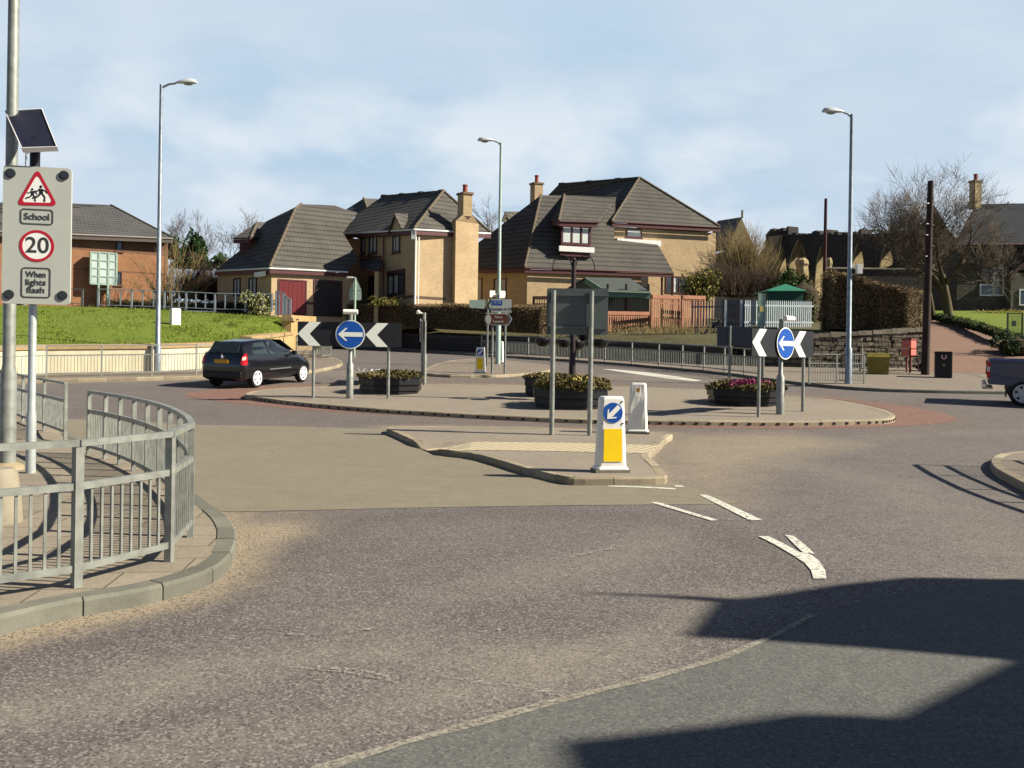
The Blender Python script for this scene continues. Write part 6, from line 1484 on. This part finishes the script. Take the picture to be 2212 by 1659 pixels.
def shrub(label, c, rx, rz, mat, n, size, name='shrub', cat='shrub', ry=None, core=.55, seed=1, shape=1., stem=True):
    random.seed(seed); c = V(c); root = thing(name, label, cat, c); ry = ry or rx
    cl = [(V((U(-1, 1), U(-1, 1), U(0, 1))), U(.25, .45)) for _ in range(16)]
    q = MB(); q.use_rnd = True; k = 0
    while k < n:
        cc, r_ = random.choice(cl); v = V((random.gauss(0, 1), random.gauss(0, 1), random.gauss(0, 1))).normalized() * r_ * U(.7, 1.05); v = cc * .72 + v
        if v.z < 0: v.z = -v.z * .5
        f = 1 - (1 - shape) * v.z
        q.leaf((v.x * rx * f, v.y * ry * f, v.z * rz), size); k += 1
    q.build('foliage', mat, root, normals=False)
    if core:
        q = MB(); n_ = 9
        q.lathe((0, 0, 0), [(rx * core, 0), (rx * core * 1.15, rz * .3), (rx * core * (.4 + .5 * shape), rz * .62), (.02, rz * .8)], 10, sy=ry / rx); q.build('stems', CORE, root, smooth=True)
    return root
shrub('pale variegated green shrub growing through the bank top railing', gp(555, 682, 54.6), 1.25, 1.5, SHRUBP, 2600, .075, seed=3)
shrub('low yellow shrub behind the long brown hedge, below the middle house window', gp(832, 662, 54.5), 1.0, .62, SHRUBY, 1200, .06, seed=4, core=.4)
shrub('dark green conifer behind the leafless bushes, right of the brick flats', gp(420, 580, 88), 2.0, 3.6, CONIF, 4500, .16, seed=5, shape=.35, core=.6)
shrub('small dark green conifer beside the tiled garage roof', gp(478, 580, 92), 1.4, 1.6, CONIF, 900, .14, seed=6, shape=.6)
shrub('dark green evergreen at the right gable of the brick flats', gp(376, 560, 80), .9, 2.2, CONIF, 900, .13, seed=16, shape=.6)
shrub('glossy yellow green shrub beside the cream wall of the right house', gp(1512, 650, 58), 1.25, 2.2, SHRUBY, 2300, .10, seed=7, core=.4)
shrub('dark green ivy covered bush behind the green hut', gp(1735, 700, 56), 1.9, 3.4, IVY, 9000, .11, seed=8, core=.5)
shrub('small dark spiky shrub at the corner of the right path by the mesh gate', gp(2196, 764, 44.3), 1.3, 1.05, CONIF, 2600, .07, seed=11)
def twig_bush(label, c, rx, h, mat, n, name='bare_shrub', seed=1, lean=.5, r=.018, arch=0.):
    random.seed(seed); c = V(c); root = thing(name, label, 'shrub', c); q = MB()
    for _ in range(n):
        b = V((random.gauss(0, rx * .45), random.gauss(0, rx * .3), 0)); d = V((b.x / rx * lean + U(-.3, .3), U(-.35, .35), 1)).normalized(); L = h * U(.45, 1.02) * (1 - min(.5, abs(b.x) / rx * .35)); pts = [b]
        for k in range(4): d = (d + V((U(-.16, .16), U(-.16, .16), U(-.08, .08) - arch * k))).normalized(); pts.append(pts[-1] + d * L / 4)
        q.tube(pts, [r, r * .8, r * .6, r * .45, r * .25], 3, False)
        for k in range(4):
            i = random.choice((1, 2, 3)); s_ = pts[i]; dd = (d + V((U(-.8, .8), U(-.8, .8), U(-.1, .5)))).normalized(); q.tube([s_, s_ + dd * L * U(.1, .28), s_ + dd * L * U(.28, .4) + V((0, 0, U(-.1, .15)))], [r * .5, r * .35, r * .2], 3, False)
    q.build('stems', mat, root, normals=False); return root
twig_bush('tall yellowish bare shrub against the church gable', gp(1602, 600, 68), 1.75, 4.4, TWIGY, 330, seed=21, r=.022)
twig_bush('dense brown bare shrub above the palisade fence', gp(1570, 640, 60), 2.6, 2.6, TWIGD, 420, seed=22, arch=.06)
twig_bush('brown arching bare shrub left of the ivy bush', gp(1640, 632, 61), 2.6, 2.1, TWIGD, 420, seed=23, arch=.10)
twig_bush('pale tangled bramble above the green hut', gp(1690, 628, 62), 2.3, 1.7, TWIGY, 260, seed=24, arch=.14)
twig_bush('dark red brown leafless bush between the brick flats and the garage house', gp(430, 645, 66), 2.4, 3.0, TWIGD, 520, seed=25, arch=.04)
twig_bush('second dark leafless bush beside the left gable of the garage house', gp(468, 650, 64), 1.9, 2.4, TWIGD, 380, seed=26, arch=.05)
twig_bush('thin pale upright sapling clump left of the tall lamp post, by the brick gable', gp(372, 655, 60), 1.2, 4.6, TWIGY, 60, seed=27, lean=.9, r=.03)
twig_bush('reddish dead undergrowth below the orange wooden fence', gp(1440, 722, 49), 3.6, .55, TWIGY, 420, seed=28, name='undergrowth')
def tree(label, base, h, spread, mat, seed, trunk_r=.2, fork=.3, lean=(0, 0), depth=6, kids=(3, 4), bark=None, up=.25, tw=.010, group=None, name='bare_tree', flat=1.):
    random.seed(seed); base = V(base); root = thing(name, label, 'tree', base, 0, group); tk = MB(); cr_ = MB()
    def grow(p, d, L, r, lev):
        pts = [p]; n = 4 if lev < 3 else 3
        for k in range(n): d = (d + V((U(-.20, .20), U(-.20, .20), U(-.12, .16) + up * .14)) * (1 if lev else .5)).normalized(); pts.append(pts[-1] + d * L / n)
        r1 = max(tw * .5, r * .62); rs = [r + (r1 - r) * i / n for i in range(n + 1)]
        (tk if lev < 2 else cr_).tube(pts, rs, 9 if lev == 0 else 6 if lev < 3 else 3, False)
        if lev >= depth: return
        nk = random.randint(*kids)
        for k in range(nk):
            i = n if k == 0 else random.choice(range(1 if lev else 2, n + 1)); q_ = pts[i]; a = U(0, 6.28); sp_ = U(.35, .85) if k else U(.1, .35)
            ax = d.orthogonal().normalized(); ax.rotate(Matrix.Rotation(a, 3, d)); dd = (d * math.cos(sp_ * spread) + ax * math.sin(sp_ * spread) + V((0, 0, up * .3))); dd.y *= flat; dd.normalize()
            grow(q_, dd, L * U(.62, .86), max(tw, rs[i] * U(.55, .75)), lev + 1)
    d0_ = V((lean[0], lean[1], 1)).normalized(); grow(V((0, 0, -.1)), d0_, h * fork, trunk_r, 0)
    tk.build('trunk', bark or BARK, root, smooth=True, normals=False); cr_.build('crown', mat, root, normals=False); return root
tree('large spreading bare tree on the lawn in front of the stone house', gp(2050, 689, 59), 11.5, 1.25, TWIG, 44, trunk_r=.33, fork=.27, lean=(-.10, 0), depth=6, kids=(4, 5), tw=.008, up=.26)
tree('slender bare tree trunk behind the dark utility pole', gp(2016, 680, 62), 7.5, 1.0, TWIG, 12, trunk_r=.16, fork=.32, lean=(-.12, 0), depth=5, tw=.012)
for i, (x, y, d, h, lab) in enumerate(((500, 600, 118, 9.5, 'pale bare tree far behind the garage house dormer'), (440, 600, 125, 9.5, 'pale distant bare tree behind the conifer'), (396, 590, 120, 8, 'faint distant bare tree right of the brick flats'), (530, 600, 122, 7.5, 'faint bare tree top above the garage house gable'))):
    tree(lab, gp(x, y, d), h, 1.05, TWIGP, 60 + i, trunk_r=.16, fork=.30, depth=6, kids=(3, 3), tw=.016, group='distant bare trees on the left', bark=TWIGP)
tree('wispy bare tree top between the two cream brick houses', gp(1062, 540, 90), 6.5, 1.1, TWIGP, 71, trunk_r=.1, fork=.3, depth=4, tw=.02, bark=TWIGP)
tree('bare tree with brown crown behind the ruined wall on the right', gp(1930, 580, 92), 6.5, 1.3, TWIG, 75, trunk_r=.2, fork=.25, depth=6, kids=(3, 4), tw=.018)
tree('bare tree top behind the stone house chimney', gp(2160, 520, 95), 4.2, 1.2, TWIG, 77, trunk_r=.16, fork=.3, depth=6, tw=.016)
shrub('round dark evergreen tree behind the ruined wall', gp(1900, 590, 90), 3.2, 4.6, leaf_mat('dull_evergreen', [(0., (.02, .022, .012)), (.6, (.05, .052, .028)), (1., (.09, .09, .05))]), 3600, .16, seed=31, core=.6, name='evergreen_tree', cat='tree')
shrub('yellow daffodils along the top of the right lawn', gp(2170, 676, 64), 2.4, .3, FLYEL, 500, .06, seed=33, core=0, ry=.3, name='daffodils', cat='flowers')

# ---------------------------------------------------------------- fences
def pickets(label, px, d, ytop, ybot, mat, w, gap, th=.025, rails=(.25, .75), name='wooden_fence', pointed=False, jitter=0., seed=1, cap=False, posts=True):
    random.seed(seed); root = None; a = P(px[0], ybot, d[0]); b = P(px[1], ybot, d[1]); ta = P(px[0], ytop, d[0]); root = thing(name, label, 'fence', a); Hh = ta.z - a.z
    L = (b - a).length; dv = (b - a) / L; nv = V((dv.y, -dv.x, 0)).normalized(); nb = int(L / (w + gap)); pk_ = MB()
    for k in range(nb):
        u = (k + .5) * (w + gap); p = a + dv * u; h = Hh * (1 - jitter * R()); ww = w * (1 - .25 * R() * (jitter > 0))
        if pointed: pk_.extr([(-ww / 2, 0), (ww / 2, 0), (ww / 2, h - .08), (0, h), (-ww / 2, h - .08)], p, dv, Z, -nv, th)
        else: pk_.box((p.x, p.y, p.z + h / 2), (ww, th, h), math.atan2(dv.y, dv.x))
    wpart(pk_, 'picket_panel', mat, root)
    for f in rails: wpart(MB().beam(a + Z * Hh * f - nv * .03, b + Z * Hh * f - nv * .03, .045, .08), 'rail', mat, root)
    if cap: wpart(MB().beam(a + Z * (Hh - .09) + nv * .03, b + Z * (Hh - .09) + nv * .03, .03, .2), 'cap_board', mat, root)
    if posts:
        n = max(1, int(L / 2.4))
        for k in range(n + 1): p = a.lerp(b, k / n); wpart(MB().box((p.x - nv.x * .05, p.y - nv.y * .05, p.z + Hh * .5), (.1, .1, Hh * 1.03), math.atan2(dv.y, dv.x)), 'post', mat, root)
    return root
pickets('lower orange wooden fence half hidden behind the big grey sign', (1290, 1402), (49.2, 51.6), 672, 716, WOOD, .11, .07, jitter=.04, seed=3, cap=True)
pickets('tall orange wooden fence panel with gaps, right of the timber shelter', (1408, 1468), (49.6, 51.3), 637, 708, WOOD, .10, .085, jitter=.05, seed=4, cap=True)
pickets('second orange wooden fence panel beside the grey palisade', (1474, 1522), (50.0, 51.3), 638, 708, WOOD, .10, .08, jitter=.05, seed=5, cap=True)
pickets('short orange wooden steps rail on the left of the big grey sign', (1152, 1185), (54, 54), 640, 662, M('dark_deck_wood', (.10, .055, .035), .85, .3, 5), .05, .1, jitter=0, seed=6, cap=True)
PAL = M('palisade_steel', S(190, 202, 210, .72), .5, .12, 4, .3); PALD = M('dark_palisade', S(92, 98, 112, .5), .6, .2, 4, .3)
pickets('bright galvanised palisade fence in front of the green hut', (1608, 1757), (47.2, 49.6), 647, 708, PAL, .07, .085, rails=(.2, .8), pointed=True, name='palisade_fence', th=.02, posts=False)
pickets('darker palisade fence in front of the second orange fence panel', (1492, 1560), (48.6, 48.6), 648, 722, PALD, .07, .085, rails=(.2, .8), pointed=True, name='palisade_fence', th=.02, posts=False)
pickets('dark solid looking palisade gate between the dark and bright palisades', (1562, 1606), (48.6, 48.5), 648, 712, PALD, .10, .02, rails=(.15, .85), pointed=False, name='palisade_gate', th=.02, posts=True)
q = MB(); a = P(1558, 690, 48); b = P(1506, 735, 46.8); q.beam(a, b, .09); tag(q.build('steel_brace', BLACKP, loc=a), 'slanting dark brace pole beside the palisade gate', 'pole')
# slim white notice posts at the palisade
for lab, x0, x1, y0, y1, mt in (('pale tall notice panel with yellow warning square in front of the bright palisade', 1637, 1654, 634, 700, M('pale_green_back', S(176, 198, 184, .8))), ('thin pale post between palisade gate and bright palisade', 1564, 1570, 648, 706, PAL), ('thin pale gate post right of the palisade gate', 1598, 1604, 648, 706, PAL)):
    a = P(x0, y1 + 6, 47.4); b = P(x1, y0, 47.4); r = thing('notice_post', lab, 'post', a, 0); q = MB(); q.box(((a.x + b.x) / 2, 47.4, (a.z + b.z) / 2), (b.x - a.x, .08, b.z - a.z)); wpart(q, 'panel', mt, r)
    if x0 == 1637: q = MB(); c = P(1646, 667, 47.3); q.box((c.x, 47.35, c.z), (.22, .01, .3)); wpart(q, 'warning_square', M('faded_yellow', (.7, .6, .2)), r)
# bank top railing
def bankrail(label, px, d, top, bot, nb, pn):
    root = thing('handrail_fence', label, 'railing', P(px[0], bot, d)); w = MB(); a = P(px[0], top[0], d); b = P(px[1], top[1], d); a2 = P(px[0], bot[0] if isinstance(bot, tuple) else bot, d); return root
def simple_rail(label, pts, n_between, h, mat=PAL, low=.1):
    pts = [V(p) for p in pts]; root = thing('handrail_fence', label, 'railing', pts[0], 0, 'railings on top of the grass bank'); tp = MB(); bt = MB()
    for i, p in enumerate(pts):
        q = MB(); q.box(p + Z * h / 2, (.11, .05, h + .06)); wpart(q, 'post', mat, root)
        if i < len(pts) - 1:
            b = pts[i + 1]; tp.beam(p + Z * h, b + Z * h, .05); bt.beam(p + Z * low, b + Z * low, .04)
            for k in range(1, n_between + 1): c = p.lerp(b, k / (n_between + 1)); wpart(MB().box(c + Z * (h + low) / 2, (.075, .02, h - low)), 'bar', mat, root)
    wpart(tp, 'top_rail', mat, root); wpart(bt, 'bottom_rail', mat, root)
simple_rail('pale flat bar railing along the bank top in front of the low hedge', [gp(x, y, 54) for x, y in ((212, 662), (284, 664), (355, 666), (402, 668), (464, 671), (530, 672), (587, 673))], 2, 1.06)
simple_rail('grey handrail in front of the brick flats at the left of the bank', [gp(x, y, 55) for x, y in ((100, 655), (178, 660))], 1, 1.0, STEELD)
simple_rail('short stepped railing at the right end of the bank above the pillar', [gp(x, y, 52.5) for x, y in ((596, 679), (611, 682), (618, 690), (627, 696))], 1, 1.35)

# ---------------------------------------------------------------- yard and pavement things
# timber shelter with a grey green roof
root = thing('timber_shelter', 'small timber shelter with grey green pitched roof behind the big grey sign', 'shelter', P(1330, 672, 54))
a = P(1309, 628, 52); b = P(1406, 631.5, 52); ra = P(1264, 599, 54.5); rb2 = P(1361, 601, 54.5); l = P(1224, 623, 56.5); lb = P(1330, 626, 57)
roof(root, [[a, b, rb2, ra], [ra, rb2, lb, l]], M('felt_roof', S(96, 104, 100, .6), .9, .12, 3), fascia=M('mint_fascia', S(120, 150, 128, .7)), eaves=[(a, b), (a, ra)], gutter=M('mint_fascia', S(120, 150, 128, .7)), under=.08)
q = MB(); q.tri([ra + V((0, .1, -.1)), l + V((.1, .1, -.05)), a + V((0, .15, -.05))]); wpart(q, 'gable', M('dark_green_board', (.05, .07, .065)), root)
for x in (1312, 1352, 1400): p = P(x, 650, 52.3); wpart(MB().box((p.x, p.y, p.z - .3), (.12, .12, 2.6)), 'post', M('dark_timber', (.03, .022, .018)), root)
q = MB(); p0 = P(1310, 650, 53.6); p1 = P(1404, 650, 53.6); q.box(((p0.x + p1.x) / 2, 53.8, p0.z - .2), (p1.x - p0.x, .1, 2.2)); wpart(q, 'rear_board', M('dark_timber', (.03, .022, .018)), root)
q = MB()
for k in range(18):
    x = 1314 + k * 5
    if x < 1345 or 1366 < x < 1400: p = P(x, 655, 52.4); q.box((p.x, p.y, p.z), (.05, .03, 1.15))
q.beam(P(1312, 642, 52.4), P(1402, 644, 52.4), .04, .12); wpart(q, 'slat_panel', M('mint_fascia', S(150, 168, 140, .7)), root)
# green hut
root = thing('green_hut', 'small dark green hut with hipped roof behind the palisade fence', 'hut', P(1700, 700, 52))
e = [P(1655, 628, 51), P(1743, 628, 51)]; z0 = e[0].z; w = e[1].x - e[0].x; apx = P(1697, 613, 52.4)
e += [V((e[1].x, 54, z0)), V((e[0].x, 54, z0))]
q = MB(); q.add(e + [apx], [(0, 1, 4), (1, 2, 4), (2, 3, 4), (3, 0, 4)]); o = wpart(q, 'roof', M('green_roof', (.03, .17, .10), .5), root); o.modifiers.new('t', 'SOLIDIFY').thickness = .06
q = MB(); q.prism([(e[0].x + .15, 51.15), (e[1].x - .15, 51.15), (e[1].x - .15, 53.9), (e[0].x + .15, 53.9)], z0 - 2.3, z0 - .04); wpart(q, 'wall', GREENSH, root)
# utility poles
for lab, x0, y0, x1, y1, d, r in (('dark red wooden pole behind the hedge, left of the tall right lamp', 1779, 700, 1784, 429, 47, .11), ('tall dark wooden utility pole with white step irons in front of the bare tree', 1998, 810, 2010.5, 391, None, .17)):
    p = G(x0, y0, .1) if d is None else P(x0, y0, d); tp = P(x1, y1, p.y); root = thing('utility_pole', lab, 'pole', p, 0)
    q = MB(); q.tube([p - Z * .5, p.lerp(tp, .5), tp], [r, r * .86, r * .7], 12); wpart(q, 'pole', DWOOD if d is None else M('red_pole_wood', (.06, .018, .020), .8, .4, 4, vs=.3), root, smooth=True)
    if d is None:
        q = MB()
        for x, y in ((2017, 427), (2000, 440), (1999, 484), (2016, 487), (1998, 508), (2015, 532), (1997, 554), (2014, 577)):
            c = P(x, y, p.y); ax = p.lerp(tp, (c.z - p.z) / (tp.z - p.z)); q.beam((ax.x, ax.y - .05, c.z), (c.x, c.y - .12, c.z), .05, .035)
        wpart(q, 'step_iron', WHITEP, root)
# litter bin
a = G(2020, 816, .11); b = G(2058, 817, .11); k = F / a.y; root = thing('litter_bin', 'black litter bin with red and white ring emblem standing by the path', 'litter bin', (a.x, a.y, a.z), math.radians(24))
w = .62; h = (817 - 760) / k; root.rotation_euler.z = math.radians(-22)
q = MB(); q.box((w / 2, w / 2, h * .46), (w, w, h * .92)); o = q.build('body', BLACKP, root); o.modifiers.new('b', 'BEVEL').width = .02
q = MB(); q.box((w / 2, w / 2, h * .96), (w * 1.06, w * 1.06, h * .08)); o = q.build('lid', BLACKP, root); o.modifiers.new('b', 'BEVEL').width = .025
q = MB(); n = 20
vs = []
for i in range(n): t = 2.2 + 5.0 * i / (n - 1); vs += [(w * .5 + .10 * math.cos(t), -.008, h * .80 + .10 * math.sin(t)), (w * .5 + .06 * math.cos(t), -.008, h * .80 + .06 * math.sin(t))]
q.add(vs, [(i * 2, i * 2 + 2, i * 2 + 3, i * 2 + 1) for i in range(n - 1)]); q.build('ring_emblem', M('emblem', (.75, .42, .4)), root, normals=False)
q = MB(); q.extr([(0, .07), (.07, 0), (0, -.07), (-.07, 0)], V((w * .5, -.006, h * .48)), V((1, 0, 0)), Z, V((0, -1, 0)), .004); q.build('gold_emblem', M('dull_gold', (.25, .15, .06)), root)
# grit bin
a = G(1875, 808, .11); b = G(1930, 811, .11); w = b.x - a.x; root = thing('grit_bin', 'yellow grit bin with dark shaded front behind the brown railing', 'grit bin', a, math.radians(-20)); h = (810 - 764) * a.y / F
q = MB(); q.add([(0, 0, 0), (w, 0, 0), (w, .75, 0), (0, .75, 0), (-.03, -.05, h * .8), (w + .03, -.05, h * .8), (w + .03, .8, h * .8), (-.03, .8, h * .8)], [(0, 1, 5, 4), (1, 2, 6, 5), (2, 3, 7, 6), (3, 0, 4, 7), (0, 1, 2, 3)]); q.build('tub', M('grit_yellow', (.20, .16, .025), .6, .25, 4), root)
q = MB(); q.add([(-.06, -.08, h * .8), (w + .06, -.08, h * .8), (w + .06, .84, h * .8), (-.06, .84, h * .8), (0, .1, h), (w, .1, h), (w, .75, h * .98), (0, .75, h * .98)], [(0, 1, 5, 4), (1, 2, 6, 5), (2, 3, 7, 6), (3, 0, 4, 7), (4, 5, 6, 7)]); q.build('lid', M('grit_yellow', (.20, .16, .025), .6, .25, 4), root)
# red cabinet on legs
a = G(1963, 805, .11); k = F / a.y; root = thing('red_box', 'red roadside box on two legs with a sunlit pink side, left of the utility pole', 'post box', (a.x, a.y, a.z), math.radians(40)); z0, z1 = (805 - 768) / k, (805 - 734) / k
q = MB(); q.box((.3, .15, (z0 + z1) / 2), (.5, .42, z1 - z0)); o = q.build('body', M('box_red', (.62, .15, .12), .5), root); o.modifiers.new('b', 'BEVEL').width = .02
q = MB(); q.box((.3, .15, z1 + .03), (.56, .48, .06)); q.build('top', M('dull_red', (.16, .05, .05)), root)
for x in (.12, .48): q = MB(); q.box((x, .15, z0 / 2), (.07, .07, z0)); q.build('leg', M('dull_red', (.16, .05, .05)), root)
# dark painted cabinet on the grass bank
a = P(378, 706, 40.5); root = thing('service_cabinet', 'white service cabinet standing alone on the grass bank', 'cabinet', a, math.radians(38)); h = P(378, 664, 40.5).z - a.z
q = MB(); q.box((0, 0, h / 2 - .1), (.42, .34, h + .1)); o = q.build('body', WHITEPL, root); o.modifiers.new('b', 'BEVEL').width = .02
q = MB(); q.box((0, -.174, h / 2), (.34, .01, h * .8)); q.build('door', WHITEPL, root)
# mesh gate and post on the right
a = P(2176, 738, 44); b = P(2208, 738, 44); root = thing('mesh_gate', 'green mesh gate panel at the right end of the lawn', 'gate', a); zt = P(2190, 677, 44).z
q = MB()
for x in (a.x, b.x): q.box((x, 44, (a.z + zt) / 2), (.06, .06, zt - a.z))
q.beam((a.x, 44, zt), (b.x, 44, zt), .05); q.beam((a.x, 44, a.z + .1), (b.x, 44, a.z + .1), .05); wpart(q, 'gate_frame', M('gate_green', (.03, .05, .035), .5), root)
q = MB()
for i in range(1, 12): x = a.x + (b.x - a.x) * i / 12; q.beam((x, 44, a.z + .1), (x, 44, zt), .008)
for i in range(1, 18): z_ = a.z + .1 + (zt - a.z - .1) * i / 18; q.beam((a.x, 44, z_), (b.x, 44, z_), .008)
q.box((a.x + .3, 43.97, zt - .5), (.22, .02, .26)); wpart(q, 'mesh', M('gate_green', (.03, .05, .035), .5), root)
p = P(2216, 735, 43.5); q = MB(); q.box((p.x, p.y, p.z + .9), (.12, .12, 2.0)); tag(q.build('gate_post', BLACKP, loc=p), 'black gate post at the right edge beside the mesh gate', 'post')
# slim post beside the narrow chevron board
a = G(2199, 985); 
# electricity cabinet lamp at left chevron group, posts at the pole
a = G(1378.0, 1034)
# building beside the photographer whose gables throw the foreground shadow
XB = 11.0
def back(px):
    out = []
    for x, y in px: g_ = G2(x, y); t = (XB - g_[0]) / SUN.x; out.append((g_[1] + SUN.y * t, SUN.z * t))
    return out
prof1 = back([(1215, 1280), (1420, 1287), (1545, 1296), (1640, 1288), (1800, 1264), (1960, 1247), (2100, 1250), (2212, 1256)])
prof2 = back([(1240, 1282), (1420, 1290), (1540, 1300), (1580, 1306), (1475, 1375), (1650, 1386), (1900, 1404), (2176, 1428)])
low = back([(2176, 1428), (1905, 1560), (1760, 1547), (1700, 1543), (1535, 1567), (1200, 1604), (1235, 1720), (1290, 1900)])
tip = prof1 + list(reversed(prof2[:-1]))
sil = [(prof1[-1][0], -1.0)] + list(reversed(prof1)) + prof2[1:3] + prof2[4:] + low[1:] + [(low[-1][0], -1.0)]
q = MB(); q.extr(sil, (XB, 0, 0), V((0, 1, 0)), Z, V((1, 0, 0)), .3)
root = thing('house', 'unseen house right of the picture whose shadow falls on the near road', 'house', (XB, 5, 0))
wpart(q, 'gable_wall', CREAM, root)
